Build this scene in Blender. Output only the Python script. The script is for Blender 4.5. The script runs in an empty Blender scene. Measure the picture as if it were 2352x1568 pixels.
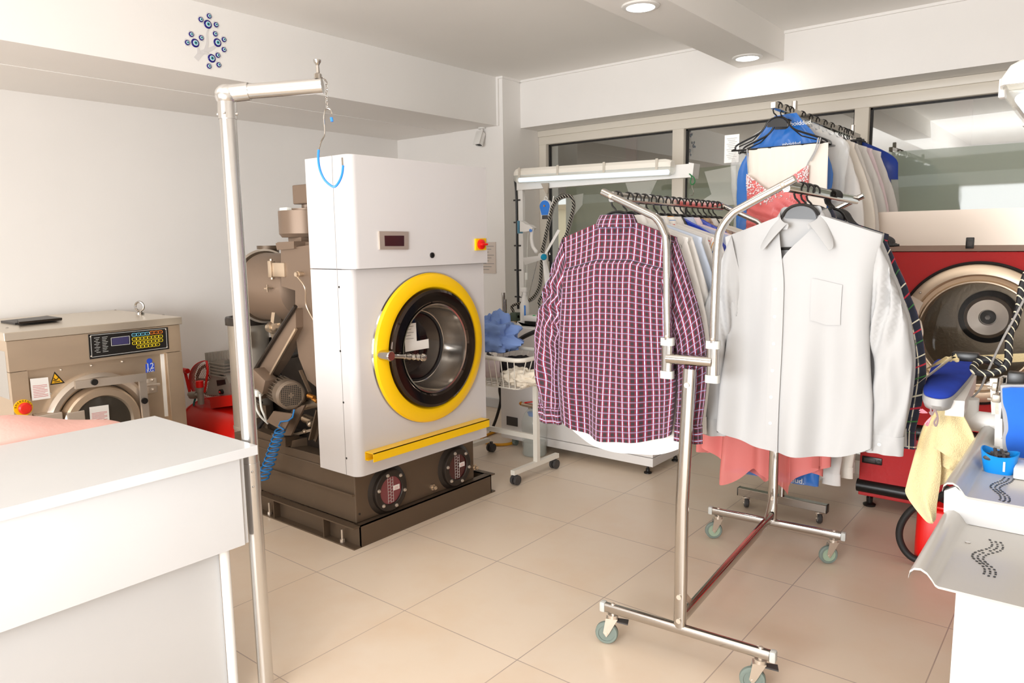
import bpy, bmesh, math, random
from mathutils import Vector, Matrix, noise
PI = math.pi
SC = bpy.context.scene
COL = SC.collection
# ---------------------------------------------------------------- camera
F_PX = 1691.186
CAM = Vector((2.78371, -1.95912, 1.52236))
RV = Vector((0.778361, 0.627655, -0.014298))
UV_ = Vector((-0.073765, 0.114045, 0.990733))
WV = Vector((-0.623469, 0.770093, -0.135067))
cd = bpy.data.cameras.new('camera')
cd.sensor_fit = 'HORIZONTAL'; cd.sensor_width = 36.0; cd.lens = F_PX * 36.0 / 2352.0
cd.clip_start = 0.05; cd.clip_end = 300
cam = bpy.data.objects.new('camera', cd); COL.objects.link(cam)
M = Matrix.Identity(4)
for i in range(3):
    M[i][0] = RV[i]; M[i][1] = UV_[i]; M[i][2] = -WV[i]; M[i][3] = CAM[i]
cam.matrix_world = M
SC.camera = cam
# ---------------------------------------------------------------- exposure
SC.view_settings.view_transform = 'Standard'
SC.view_settings.look = 'None'
SC.view_settings.exposure = 0.28
SC.view_settings.gamma = 1.0
SC.view_settings.use_curve_mapping = False
# ---------------------------------------------------------------- daylight
wd = bpy.data.worlds.new('daylight'); SC.world = wd; wd.use_nodes = True
nt = wd.node_tree; nt.nodes.clear()
wo = nt.nodes.new('ShaderNodeOutputWorld'); bg = nt.nodes.new('ShaderNodeBackground')
bg.inputs['Color'].default_value = (1.0, 1.0, 1.0, 1); bg.inputs['Strength'].default_value = 1.15
nt.links.new(bg.outputs[0], wo.inputs[0])
def area(name, loc, target, sx, sy, power, color=(1, 1, 1)):
    ld = bpy.data.lights.new(name, 'AREA'); ld.shape = 'RECTANGLE'; ld.size = sx; ld.size_y = sy
    ld.energy = power; ld.color = color
    o = bpy.data.objects.new(name, ld); COL.objects.link(o)
    o.location = loc; d = Vector(target) - Vector(loc)
    o.rotation_euler = d.to_track_quat('-Z', 'Y').to_euler(); return o
area('street_daylight', (1.6, -8.5, 2.0), (0.6, 0.0, 1.3), 6.0, 3.2, 480, (0.97, 0.985, 1.0))
area('ceiling_fill_light', (0.9, -1.3, 2.84), (0.2, 2.6, 0.6), 3.2, 0.8, 10, (1.0, 1.0, 1.0))  # added fill light out of view, evens out the room
area('photographers_bounce_flash', (1.9, -2.5, 1.2), (1.0, -0.9, 2.93), 0.9, 0.9, 70, (0.96, 0.98, 1.0))

# ---------------------------------------------------------------- pixel of the photo + one known coordinate -> point in the room
def ray(px, py):
    return WV + RV * ((px - 1176) / F_PX) - UV_ * ((py - 784) / F_PX)
def P(px, py, x=None, y=None, z=None):
    d = ray(px, py)
    if x is not None: t = (x - CAM.x) / d.x
    elif y is not None: t = (y - CAM.y) / d.y
    else: t = (z - CAM.z) / d.z
    return CAM + d * t
# ---------------------------------------------------------------- materials
def lin(c):
    c = c / 255.0
    return c / 12.92 if c <= 0.04045 else ((c + 0.055) / 1.055) ** 2.4
def rgb(r, g, b): return (lin(r), lin(g), lin(b), 1.0)
def mat(name, col, rough=0.5, metal=0.0, **k):
    m = bpy.data.materials.new(name); m.use_nodes = True
    n = m.node_tree; b = n.nodes['Principled BSDF']
    b.inputs['Base Color'].default_value = rgb(*col); b.inputs['Roughness'].default_value = rough
    b.inputs['Metallic'].default_value = metal
    for kk, v in k.items():
        if kk in ('bump', 'bscale', 'var', 'vscale', 'vcol', 'stretch'): continue
        b.inputs[kk.replace('_', ' ')].default_value = v
    if 'var' in k or 'bump' in k:
        tc = n.nodes.new('ShaderNodeTexCoord'); mp = n.nodes.new('ShaderNodeMapping')
        n.links.new(tc.outputs['Object'], mp.inputs[0])
        if 'stretch' in k: mp.inputs['Scale'].default_value = k['stretch']
    if 'var' in k:
        ns = n.nodes.new('ShaderNodeTexNoise'); ns.inputs['Scale'].default_value = k.get('vscale', 3.0); ns.inputs['Detail'].default_value = 4
        n.links.new(mp.outputs[0], ns.inputs['Vector'])
        mx = n.nodes.new('ShaderNodeMix'); mx.data_type = 'RGBA'
        c2 = k.get('vcol') or tuple(max(0, c * (1 - k['var'])) for c in col)
        mx.inputs['A'].default_value = rgb(*col); mx.inputs['B'].default_value = rgb(*c2)
        rp = n.nodes.new('ShaderNodeMapRange'); rp.inputs['From Min'].default_value = 0.35; rp.inputs['From Max'].default_value = 0.7
        n.links.new(ns.outputs['Fac'], rp.inputs[0]); n.links.new(rp.outputs[0], mx.inputs['Factor'])
        n.links.new(mx.outputs['Result'], b.inputs['Base Color'])
    if 'bump' in k:
        n2 = n.nodes.new('ShaderNodeTexNoise'); n2.inputs['Scale'].default_value = k.get('bscale', 60.0); n2.inputs['Detail'].default_value = 3
        n.links.new(mp.outputs[0], n2.inputs['Vector'])
        bp = n.nodes.new('ShaderNodeBump'); bp.inputs['Strength'].default_value = k['bump']; bp.inputs['Distance'].default_value = 0.01
        n.links.new(n2.outputs['Fac'], bp.inputs['Height']); n.links.new(bp.outputs[0], b.inputs['Normal'])
    return m
def glass(name, tint, alpha, rough=0.02):
    """thin clear sheet: part of the light passes, part mirrors, a little is the tint"""
    m = bpy.data.materials.new(name); m.use_nodes = True; n = m.node_tree; n.nodes.clear()
    out = n.nodes.new('ShaderNodeOutputMaterial'); tr = n.nodes.new('ShaderNodeBsdfTransparent')
    gl = n.nodes.new('ShaderNodeBsdfPrincipled'); gl.inputs['Base Color'].default_value = rgb(*tint); gl.inputs['Roughness'].default_value = rough
    mx = n.nodes.new('ShaderNodeMixShader'); mx.inputs[0].default_value = alpha
    n.links.new(tr.outputs[0], mx.inputs[1]); n.links.new(gl.outputs[0], mx.inputs[2]); n.links.new(mx.outputs[0], out.inputs[0])
    return m
def pane_glass(name, refl):
    m = bpy.data.materials.new(name); m.use_nodes = True; n = m.node_tree; n.nodes.clear()
    out = n.nodes.new('ShaderNodeOutputMaterial'); tr = n.nodes.new('ShaderNodeBsdfTransparent'); tr.inputs[0].default_value = (0.93, 0.95, 0.93, 1)
    gl = n.nodes.new('ShaderNodeBsdfGlossy'); gl.inputs['Roughness'].default_value = 0.01
    mx = n.nodes.new('ShaderNodeMixShader'); mx.inputs[0].default_value = refl
    n.links.new(tr.outputs[0], mx.inputs[1]); n.links.new(gl.outputs[0], mx.inputs[2]); n.links.new(mx.outputs[0], out.inputs[0])
    return m
def emis(name, col, s):
    m = bpy.data.materials.new(name); m.use_nodes = True; b = m.node_tree.nodes['Principled BSDF']
    b.inputs['Base Color'].default_value = rgb(*col); b.inputs['Emission Color'].default_value = rgb(*col); b.inputs['Emission Strength'].default_value = s
    return m
def stripes(name, base, ulines, vlines, rough=0.8):
    """woven pattern on the cloth's own UV (metres): lines = [(period, offset, width, colour, opacity)]"""
    m = bpy.data.materials.new(name); m.use_nodes = True; n = m.node_tree; b = n.nodes['Principled BSDF']
    b.inputs['Roughness'].default_value = rough; b.inputs['Sheen Weight'].default_value = 0.15
    uv = n.nodes.new('ShaderNodeUVMap'); sp = n.nodes.new('ShaderNodeSeparateXYZ'); n.links.new(uv.outputs[0], sp.inputs[0])
    last = n.nodes.new('ShaderNodeRGB'); last.outputs[0].default_value = rgb(*base); cur = last.outputs[0]
    for ax, lines in ((0, ulines), (1, vlines)):
        for (per, off, wid, col, op) in lines:
            a = n.nodes.new('ShaderNodeMath'); a.operation = 'MULTIPLY_ADD'; a.inputs[1].default_value = 1.0 / per; a.inputs[2].default_value = 100.0 - off / per
            n.links.new(sp.outputs[ax], a.inputs[0])
            fr = n.nodes.new('ShaderNodeMath'); fr.operation = 'FRACT'; n.links.new(a.outputs[0], fr.inputs[0])
            d = n.nodes.new('ShaderNodeMath'); d.operation = 'SUBTRACT'; n.links.new(fr.outputs[0], d.inputs[0]); d.inputs[1].default_value = 0.5
            ab = n.nodes.new('ShaderNodeMath'); ab.operation = 'ABSOLUTE'; n.links.new(d.outputs[0], ab.inputs[0])
            lt = n.nodes.new('ShaderNodeMath'); lt.operation = 'LESS_THAN'; n.links.new(ab.outputs[0], lt.inputs[0]); lt.inputs[1].default_value = wid / per / 2
            ml = n.nodes.new('ShaderNodeMath'); ml.operation = 'MULTIPLY'; n.links.new(lt.outputs[0], ml.inputs[0]); ml.inputs[1].default_value = op
            mx = n.nodes.new('ShaderNodeMix'); mx.data_type = 'RGBA'
            n.links.new(ml.outputs[0], mx.inputs['Factor']); n.links.new(cur, mx.inputs['A']); mx.inputs['B'].default_value = rgb(*col)
            cur = mx.outputs['Result']
    n.links.new(cur, b.inputs['Base Color'])
    return m
MT = {}
MT['wall'] = mat('wall_paint', (247, 243, 238), 0.75, bump=0.03, bscale=90, var=0.015, vscale=1.2)
MT['ceil'] = mat('ceiling_paint', (250, 246, 240), 0.8, var=0.02, vscale=0.8)
MT['white_gloss'] = mat('white_laminate', (200, 199, 198), 0.22, var=0.01)
MT['panel_white'] = mat('white_powder_coat', (217, 213, 212), 0.25)
MT['panel_white'].node_tree.nodes['Principled BSDF'].inputs['Coat Weight'].default_value = 0.1
MT['white_plastic'] = mat('white_plastic', (238, 235, 230), 0.4)
MT['cream_steel'] = mat('cream_painted_steel', (236, 230, 218), 0.35)
MT['alu_frame'] = mat('white_aluminium_frame', (228, 220, 206), 0.4)
MT['steel'] = mat('brushed_stainless', (214, 194, 170), 0.34, 0.8, var=0.05, vscale=2, stretch=(1, 1, 3))
MT['steel_light'] = mat('brushed_stainless_light', (222, 210, 196), 0.33, 0.75, var=0.05, vscale=3)
MT['chrome'] = mat('chrome', (184, 179, 173), 0.09, 1.0)
MT['alu'] = mat('satin_aluminium', (208, 206, 203), 0.22, 0.95)
MT['brown_metal'] = mat('brown_grey_machine_paint', (104, 88, 72), 0.42, 0.45, bump=0.02, bscale=200)
MT['brown_light'] = mat('taupe_machine_paint', (132, 112, 95), 0.42, 0.4, bump=0.02, bscale=200)
MT['brown_dark'] = mat('dark_machine_paint', (48, 40, 34), 0.4, 0.3)
MT['grey_silver'] = mat('silver_machine_paint', (176, 166, 152), 0.38, 0.5)
MT['cast'] = mat('cast_aluminium_grey', (158, 150, 138), 0.5, 0.2, bump=0.08, bscale=120)
MT['black'] = mat('black_plastic', (24, 22, 21), 0.35)
MT['black_rubber'] = mat('black_rubber', (30, 28, 27), 0.6)
MT['dark_grey'] = mat('dark_grey_plastic', (66, 63, 62), 0.5)
MT['grey_rubber'] = mat('grey_rubber', (120, 132, 124), 0.55)
MT['green_hub'] = mat('green_grey_hub', (158, 176, 152), 0.5)
MT['grey_cap'] = mat('light_grey_cap', (196, 196, 190), 0.5)
MT['yellow'] = mat('yellow_paint', (255, 203, 8), 0.28)
MT['red_paint'] = mat('red_machine_paint', (192, 0, 6), 0.34, 0.0, bump=0.3, bscale=700, IOR=1.55)
MT['red'] = mat('red_paint', (205, 22, 12), 0.3)
MT['red_bright'] = mat('bright_red_plastic', (240, 20, 14), 0.4)
MT['orange_red'] = mat('emergency_red', (235, 40, 25), 0.35)
MT['blue'] = mat('blue_plastic', (30, 120, 215), 0.35)
MT['blue_hose'] = mat('blue_hose', (20, 120, 190), 0.3)
MT['blue_basket'] = mat('blue_basket_plastic', (0, 140, 228), 0.4)
MT['blue_cloth'] = mat('blue_padding_cloth', (24, 66, 190), 0.95, var=0.2, vscale=8, vcol=(20, 56, 170))
MT['azure_cloth'] = mat('azure_press_cloth', (36, 112, 210), 0.9, var=0.2, vscale=5, vcol=(24, 90, 200), Sheen_Weight=0.3)
MT['blue_shirt'] = mat('soft_blue_cotton', (128, 156, 214), 0.85, bump=0.1, bscale=40)
MT['towel'] = mat('pale_yellow_terry', (247, 226, 172), 0.95, bump=0.5, bscale=260, Sheen_Weight=0.4)
MT['pink_cloth'] = mat('pale_pink_cloth', (228, 178, 166), 0.85, bump=0.2, bscale=30)
MT['cream_cloth'] = mat('cream_cloth', (238, 226, 206), 0.9, bump=0.3, bscale=50)
MT['coral'] = mat('coral_satin', (228, 112, 108), 0.4, Sheen_Weight=0.4, var=0.1, vscale=12, vcol=(214, 96, 96))
MT['coral_sheer'] = glass('coral_chiffon', (232, 130, 124), 0.88, 0.6)
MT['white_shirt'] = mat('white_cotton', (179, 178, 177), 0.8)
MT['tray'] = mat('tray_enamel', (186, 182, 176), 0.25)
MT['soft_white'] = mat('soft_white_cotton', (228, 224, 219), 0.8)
MT['cabinet_white'] = mat('white_cabinet_enamel', (230, 226, 222), 0.3)
MT['cream_shirt'] = mat('ivory_cotton', (236, 228, 216), 0.8)
MT['navy'] = mat('navy_cotton', (34, 42, 72), 0.85)
MT['pearl'] = mat('shirt_button', (225, 222, 214), 0.3)
MT['bead_dark'] = mat('cobalt_glass', (28, 22, 120), 0.08)
MT['bead_white'] = mat('bead_white', (240, 245, 245), 0.1)
MT['bead_azure'] = mat('bead_azure', (90, 185, 205), 0.1)
MT['sticker'] = mat('pale_sticker', (226, 222, 220), 0.5)
MT['paper'] = mat('white_paper', (240, 236, 230), 0.8)
MT['ink_red'] = mat('red_ink', (200, 90, 90), 0.8)
MT['ink'] = mat('dark_ink', (50, 48, 50), 0.8)
MT['ink_grey'] = mat('grey_ink', (150, 146, 142), 0.8)
MT['display'] = mat('smoked_display', (60, 30, 34), 0.12)
MT['lcd'] = mat('lcd_screen', (66, 62, 100), 0.2)
MT['white_ink'] = mat('white_ink', (225, 225, 220), 0.6)
MT['key_blue'] = mat('key_blue', (110, 190, 215), 0.5)
MT['key_orange'] = mat('key_orange', (240, 130, 30), 0.5)
MT['key_yellow'] = mat('key_yellow', (225, 200, 20), 0.5)
MT['warn_yellow'] = mat('warning_yellow', (245, 185, 20), 0.5)
MT['weight_blue'] = mat('weight_blue', (40, 80, 205), 0.5)
MT['wine_glass'] = mat('wine_sight_glass', (70, 14, 18), 0.06, IOR=1.6)
MT['pink_sight'] = mat('pinkish_solvent_glass', (128, 62, 66), 0.06)
MT['door_glass'] = mat('dark_door_glass', (34, 26, 26), 0.04)
MT['dryer_glass'] = glass('dryer_door_glass', (40, 36, 34), 0.25, 0.03)
MT['brass'] = mat('brass', (190, 130, 60), 0.3, 0.9)
MT['green'] = mat('green_plastic', (20, 120, 60), 0.5)
MT['clear_bag'] = glass('clear_film_bag', (225, 225, 222), 0.28, 0.18)
MT['blue_bag'] = glass('blue_film_bag', (44, 118, 205), 0.8, 0.12)
MT['royal_bag'] = glass('royal_blue_film_bag', (22, 60, 190), 0.92, 0.15)
MT['jug'] = glass('clear_plastic_jug', (215, 220, 212), 0.3, 0.08)
MT['water'] = glass('water', (205, 205, 195), 0.45, 0.02)
MT['lamp_cover'] = glass('prismatic_lamp_cover', (240, 236, 220), 0.35, 0.15)
MT['tube_on'] = emis('fluorescent_tube', (215, 230, 245), 1.0)
MT['down_on'] = emis('downlight_diffuser', (245, 252, 255), 4.0)
MT['white_nylon'] = mat('white_nylon', (235, 235, 228), 0.5)
MT['pane'] = pane_glass('window_glass', 0.2)
MT['seq'] = mat('crystal_sequins', (240, 215, 215), 0.12, 0.6)
MT['gravel'] = mat('loose_scale', (150, 145, 130), 0.8)

# ---------------------------------------------------------------- geometry helpers
OFF = {}
def fr(axis):
    a = Vector(axis).normalized(); t = Vector((0, 0, 1)) if abs(a.z) < 0.9 else Vector((1, 0, 0))
    u = a.cross(t).normalized(); v = a.cross(u).normalized(); return a, u, v
class MB:
    def __init__(s): s.bm = bmesh.new(); s.uvl = None; s.mi = 0
    def _f(s, vs):
        try: f = s.bm.faces.new(vs); f.material_index = s.mi; return f
        except ValueError: return None
    def box(s, x0, x1, y0, y1, z0, z1, bev=0.0, seg=2, R=None, c=None):
        b = bmesh.new(); bmesh.ops.create_cube(b, size=1.0)
        sx, sy, sz = abs(x1 - x0), abs(y1 - y0), abs(z1 - z0)
        for v in b.verts: v.co = Vector((v.co.x * sx, v.co.y * sy, v.co.z * sz))
        if bev > 0:
            bev = min(bev, 0.49 * min(sx, sy, sz))
            bmesh.ops.bevel(b, geom=b.edges[:], offset=bev, segments=seg, profile=0.5, affect='EDGES')
        cc = Vector(((x0 + x1) / 2, (y0 + y1) / 2, (z0 + z1) / 2))
        for v in b.verts:
            v.co = (R @ v.co if R is not None else v.co) + (Vector(c) if c is not None else cc)
        s.add(b); return s
    def add(s, b):
        mp = {v: s.bm.verts.new(v.co) for v in b.verts}
        for f in b.faces: s._f([mp[v] for v in f.verts])
        b.free()
    def bar(s, p0, p1, w, h, up=(0, 0, 1), bev=0.0):
        p0, p1 = Vector(p0), Vector(p1); a = (p1 - p0); L = a.length; a.normalize()
        u = Vector(up).cross(a)
        if u.length < 1e-4: u = Vector((1, 0, 0)).cross(a)
        u.normalize(); v = a.cross(u)
        R = Matrix((u, v, a)).transposed()
        return s.box(-w / 2, w / 2, -h / 2, h / 2, -L / 2, L / 2, bev, R=R, c=(p0 + p1) / 2)
    def cyl(s, p0, p1, r, r2=None, seg=24, caps=True):
        p0, p1 = Vector(p0), Vector(p1); r2 = r if r2 is None else r2
        a, u, v = fr(p1 - p0); A = []; B = []
        for i in range(seg):
            t = 2 * PI * i / seg; d = u * math.cos(t) + v * math.sin(t)
            A.append(s.bm.verts.new(p0 + d * r)); B.append(s.bm.verts.new(p1 + d * r2))
        for i in range(seg):
            j = (i + 1) % seg; s._f([A[i], A[j], B[j], B[i]])
        if caps: s._f(A[::-1]); s._f(B)
        return s
    def lathe(s, prof, o, axis, seg=48, closed=False):
        o = Vector(o); a, u, v = fr(axis); rows = []
        for (r, h) in prof:
            if r < 1e-6: rows.append([s.bm.verts.new(o + a * h)]); continue
            rows.append([s.bm.verts.new(o + a * h + (u * math.cos(2 * PI * i / seg) + v * math.sin(2 * PI * i / seg)) * r) for i in range(seg)])
        pairs = list(zip(rows[:-1], rows[1:]))
        if closed: pairs.append((rows[-1], rows[0]))
        for A, B in pairs:
            for i in range(seg):
                j = (i + 1) % seg
                if len(A) == 1 and len(B) == 1: continue
                if len(A) == 1: s._f([A[0], B[j], B[i]])
                elif len(B) == 1: s._f([A[i], A[j], B[0]])
                else: s._f([A[i], A[j], B[j], B[i]])
        return s
    def sweep(s, pts, prof, up=None, closed=False, caps=True, scale=None):
        """prof: list of (a,b) offsets; frame is carried along the path (or kept to `up`)"""
        pts = [Vector(p) for p in pts]; n = len(pts); rows = []; u = None
        for i, p in enumerate(pts):
            t = (pts[(i + 1) % n] - pts[i - 1]) if closed else (pts[min(i + 1, n - 1)] - pts[max(i - 1, 0)])
            t.normalize()
            if up is not None:
                u = Vector(up).cross(t)
                if u.length < 1e-4: u = fr(t)[1]
                u.normalize()
            elif u is None: u = fr(t)[1]
            else:
                u = u - t * u.dot(t)
                u = fr(t)[1] if u.length < 1e-5 else u.normalized()
            v = t.cross(u); k = scale[i] if scale else 1.0
            rows.append([s.bm.verts.new(p + u * (a * k) + v * (b * k)) for a, b in prof])
        m = len(prof)
        for i in range(n if closed else n - 1):
            A, B = rows[i], rows[(i + 1) % n]
            for j in range(m):
                k = (j + 1) % m; s._f([A[j], A[k], B[k], B[j]])
        if caps and not closed: s._f(rows[0][::-1]); s._f(rows[-1])
        return s
    def tube(s, pts, r, seg=10, closed=False, smooth=0, scale=None):
        if smooth: pts = spline(pts, smooth, closed)
        return s.sweep(pts, [(r * math.cos(2 * PI * i / seg), r * math.sin(2 * PI * i / seg)) for i in range(seg)], closed=closed, scale=scale)
    def prism(s, poly, ext):
        ext = Vector(ext); A = [s.bm.verts.new(Vector(p)) for p in poly]; B = [s.bm.verts.new(Vector(p) + ext) for p in poly]
        n = len(A); s._f(A[::-1]); s._f(B)
        for i in range(n): j = (i + 1) % n; s._f([A[i], A[j], B[j], B[i]])
        return s
    def sph(s, c, r, sc=(1, 1, 1), seg=16, rings=10):
        c = Vector(c); rows = []
        for i in range(rings + 1):
            t = PI * i / rings
            if i in (0, rings): rows.append([s.bm.verts.new(c + Vector((0, 0, r * sc[2] * math.cos(t))))]); continue
            rows.append([s.bm.verts.new(c + Vector((r * sc[0] * math.sin(t) * math.cos(2 * PI * j / seg), r * sc[1] * math.sin(t) * math.sin(2 * PI * j / seg), r * sc[2] * math.cos(t)))) for j in range(seg)])
        for A, B in zip(rows[:-1], rows[1:]):
            for j in range(seg):
                k = (j + 1) % seg
                if len(A) == 1: s._f([A[0], B[j], B[k]])
                elif len(B) == 1: s._f([A[j], B[0], A[k]])
                else: s._f([A[j], B[j], B[k], A[k]])
        return s
    def torus(s, c, axis, R, r, seg=32, n=10, a0=0, a1=2 * PI):
        c = Vector(c); a, u, v = fr(axis)
        full = abs(a1 - a0 - 2 * PI) < 1e-6; k = seg if full else seg + 1
        pts = [c + (u * math.cos(a0 + (a1 - a0) * i / seg) + v * math.sin(a0 + (a1 - a0) * i / seg)) * R for i in range(k)]
        return s.tube(pts, r, n, closed=full)
    def grid(s, nu, nv, fn, uvfn=None, wrapu=False):
        vs = [[s.bm.verts.new(fn(i / (nu if wrapu else nu - 1), j / (nv - 1))) for i in range(nu)] for j in range(nv)]
        if uvfn and s.uvl is None: s.uvl = s.bm.loops.layers.uv.new('UVMap')
        for j in range(nv - 1):
            for i in range(nu if wrapu else nu - 1):
                k = (i + 1) % nu; f = s._f([vs[j][i], vs[j][k], vs[j + 1][k], vs[j + 1][i]])
                if f and uvfn:
                    d = nu if wrapu else nu - 1
                    for lp, (a, b) in zip(f.loops, ((i / d, j / (nv - 1)), ((i + 1) / d, j / (nv - 1)), ((i + 1) / d, (j + 1) / (nv - 1)), (i / d, (j + 1) / (nv - 1)))):
                        lp[s.uvl].uv = uvfn(a, b)
        return s
    def thick(s, t):
        bmesh.ops.recalc_face_normals(s.bm, faces=s.bm.faces[:]); bmesh.ops.solidify(s.bm, geom=s.bm.faces[:], thickness=t); return s
    def build(s, name, m, parent=None, ang=32, local=False, flat=False, fix=True):
        if fix: bmesh.ops.recalc_face_normals(s.bm, faces=s.bm.faces[:])
        me = bpy.data.meshes.new(name); s.bm.to_mesh(me); s.bm.free()
        for mm in (m if isinstance(m, (list, tuple)) else [m]): me.materials.append(mm)
        o = bpy.data.objects.new(name, me); COL.objects.link(o)
        if parent is not None:
            o.parent = parent; inv = OFF.get(parent, Matrix.Identity(4)); OFF[o] = inv
            if not local: me.transform(inv)
        if not flat and len(me.polygons):
            for p in me.polygons: p.use_smooth = True
            me.set_sharp_from_angle(angle=math.radians(ang))
        return o
def spline(pts, k=8, closed=False):
    pts = [Vector(p) for p in pts]; n = len(pts); out = []
    for i in range(n if closed else n - 1):
        a = pts[(i - 1) % n] if (closed or i > 0) else pts[0]; b = pts[i]; c = pts[(i + 1) % n]
        d = pts[(i + 2) % n] if (closed or i + 2 < n) else pts[-1]
        for j in range(k):
            t = j / k; t2 = t * t; t3 = t2 * t
            out.append(0.5 * ((2 * b) + (c - a) * t + (2 * a - 5 * b + 4 * c - d) * t2 + (3 * b - a - 3 * c + d) * t3))
    if not closed: out.append(pts[-1])
    return out
def tag(o, label, cat, group=None, kind=None):
    o['label'] = label; o['category'] = cat
    if group: o['group'] = group
    if kind: o['kind'] = kind
    return o
def struct(o, kind='structure', label=None):
    o['kind'] = kind
    if label: o['label'] = label
    return o
def thing(name, label, cat, loc=(0, 0, 0), rz=0.0, group=None):
    o = bpy.data.objects.new(name, None); COL.objects.link(o); o.empty_display_size = 0.05
    o.location = loc; o.rotation_euler = (0, 0, rz)
    OFF[o] = (Matrix.Translation(Vector(loc)) @ Matrix.Rotation(rz, 4, 'Z')).inverted()
    return tag(o, label, cat, group)
def text(name, body, size, m, parent, o, ux, uy, depth=0.0006, align='CENTER', local=False):
    """flat lettering lying in the plane spanned by ux (reading direction) and uy"""
    cu = bpy.data.curves.new(name, 'FONT'); cu.body = body; cu.size = size; cu.extrude = depth; cu.align_x = align; cu.align_y = 'CENTER'
    t = bpy.data.objects.new(name, cu); COL.objects.link(t)
    bpy.context.view_layer.update()
    me = bpy.data.meshes.new_from_object(t.evaluated_get(bpy.context.evaluated_depsgraph_get()))
    bpy.data.objects.remove(t); bpy.data.curves.remove(cu)
    ux = Vector(ux).normalized(); uy = Vector(uy).normalized(); uz = ux.cross(uy)
    X = Matrix.Identity(4)
    for i in range(3): X[i][0] = ux[i]; X[i][1] = uy[i]; X[i][2] = uz[i]; X[i][3] = o[i]
    me.transform(X); me.materials.clear(); me.materials.append(m); me.name = name
    ob = bpy.data.objects.new(name, me); COL.objects.link(ob)
    if parent is not None:
        ob.parent = parent; OFF[ob] = OFF.get(parent, Matrix.Identity(4))
        if not local: me.transform(OFF[ob])
    return ob
def copy_tree(o, parent=None):
    c = o.copy(); COL.objects.link(c)
    if parent is not None: c.parent = parent
    for ch in list(o.children): copy_tree(ch, c)
    return c
# ================================================================ the room
CZ = 2.928; SZ = 2.52
m = MB()
m.box(-3.0, 6.0, -6.0, 3.9, -0.12, 0.0)
def floor_mat():
    mm = bpy.data.materials.new('beige_floor_tile'); mm.use_nodes = True; n = mm.node_tree; b = n.nodes['Principled BSDF']
    tc = n.nodes.new('ShaderNodeTexCoord'); br = n.nodes.new('ShaderNodeTexBrick')
    br.offset = 0.0; br.squash = 1.0
    for k, v in (('Scale', 1.0), ('Brick Width', 0.6), ('Row Height', 0.6), ('Mortar Size', 0.0022), ('Mortar Smooth', 0.1), ('Bias', 0.0)): br.inputs[k].default_value = v
    br.inputs['Color1'].default_value = rgb(229, 211, 190); br.inputs['Color2'].default_value = rgb(226, 207, 185); br.inputs['Mortar'].default_value = rgb(176, 158, 146)
    n.links.new(tc.outputs['Object'], br.inputs['Vector'])
    ns = n.nodes.new('ShaderNodeTexNoise'); ns.inputs['Scale'].default_value = 2.2; ns.inputs['Detail'].default_value = 5; ns.inputs['Roughness'].default_value = 0.6
    n.links.new(tc.outputs['Object'], ns.inputs['Vector'])
    rp = n.nodes.new('ShaderNodeMapRange'); rp.inputs[1].default_value = 0.45; rp.inputs[2].default_value = 0.75; rp.inputs[4].default_value = 0.55; n.links.new(ns.outputs['Fac'], rp.inputs[0])
    mx = n.nodes.new('ShaderNodeMix'); mx.data_type = 'RGBA'; mx.inputs['B'].default_value = rgb(220, 192, 162)
    n.links.new(rp.outputs[0], mx.inputs['Factor']); n.links.new(br.outputs['Color'], mx.inputs['A']); n.links.new(mx.outputs['Result'], b.inputs['Base Color'])
    b.inputs['Roughness'].default_value = 0.32
    bp = n.nodes.new('ShaderNodeBump'); bp.inputs['Strength'].default_value = 0.25; bp.inputs['Distance'].default_value = 0.002; bp.invert = True
    n.links.new(br.outputs['Fac'], bp.inputs['Height']); n.links.new(bp.outputs[0], b.inputs['Normal'])
    return mm
struct(m.build('floor', floor_mat(), flat=True))
# ceiling with the boxed beam that runs towards the shop front
m = MB(); m.box(-3.0, 6.0, -4.6, 3.95, CZ, CZ + 0.15)
m.box(0.60, 0.925, -4.6, 3.375, 2.733, CZ + 0.01)
struct(m.build('ceiling', MT['ceil'], flat=True))
# left wall with its dropped box
m = MB(); m.box(-2.95, -2.745, -4.6, 3.2, 0, CZ); m.box(-2.75, -1.46, -4.6, 3.126, SZ, CZ)
struct(m.build('wall_left', MT['wall'], flat=True))
m = MB(); m.box(-2.745, -2.0, -4.6, 3.126, SZ - 0.003, SZ + 0.001)
struct(m.build('trim_1', MT['wall'], flat=True))
# back wall: pier in the corner, lintel over the glazing
m = MB(); m.box(-2.95, -1.40, 3.126, 3.95, 0, CZ); m.box(-1.40, 4.4, 3.375, 3.95, SZ, CZ)
struct(m.build('wall_back', MT['wall'], flat=True))
m = MB(); m.box(4.2, 4.4, -4.6, 3.95, 0, CZ)
struct(m.build('wall_right', MT['wall'], flat=True))
m = MB(); m.box(-2.95, 4.4, -4.8, -4.6, 2.3, CZ + 0.1); m.box(-2.95, -2.0, -4.8, -4.6, 0, 2.35); m.box(3.6, 4.4, -4.8, -4.6, 0, 2.35)
struct(m.build('wall_front', MT['wall'], flat=True))
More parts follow.
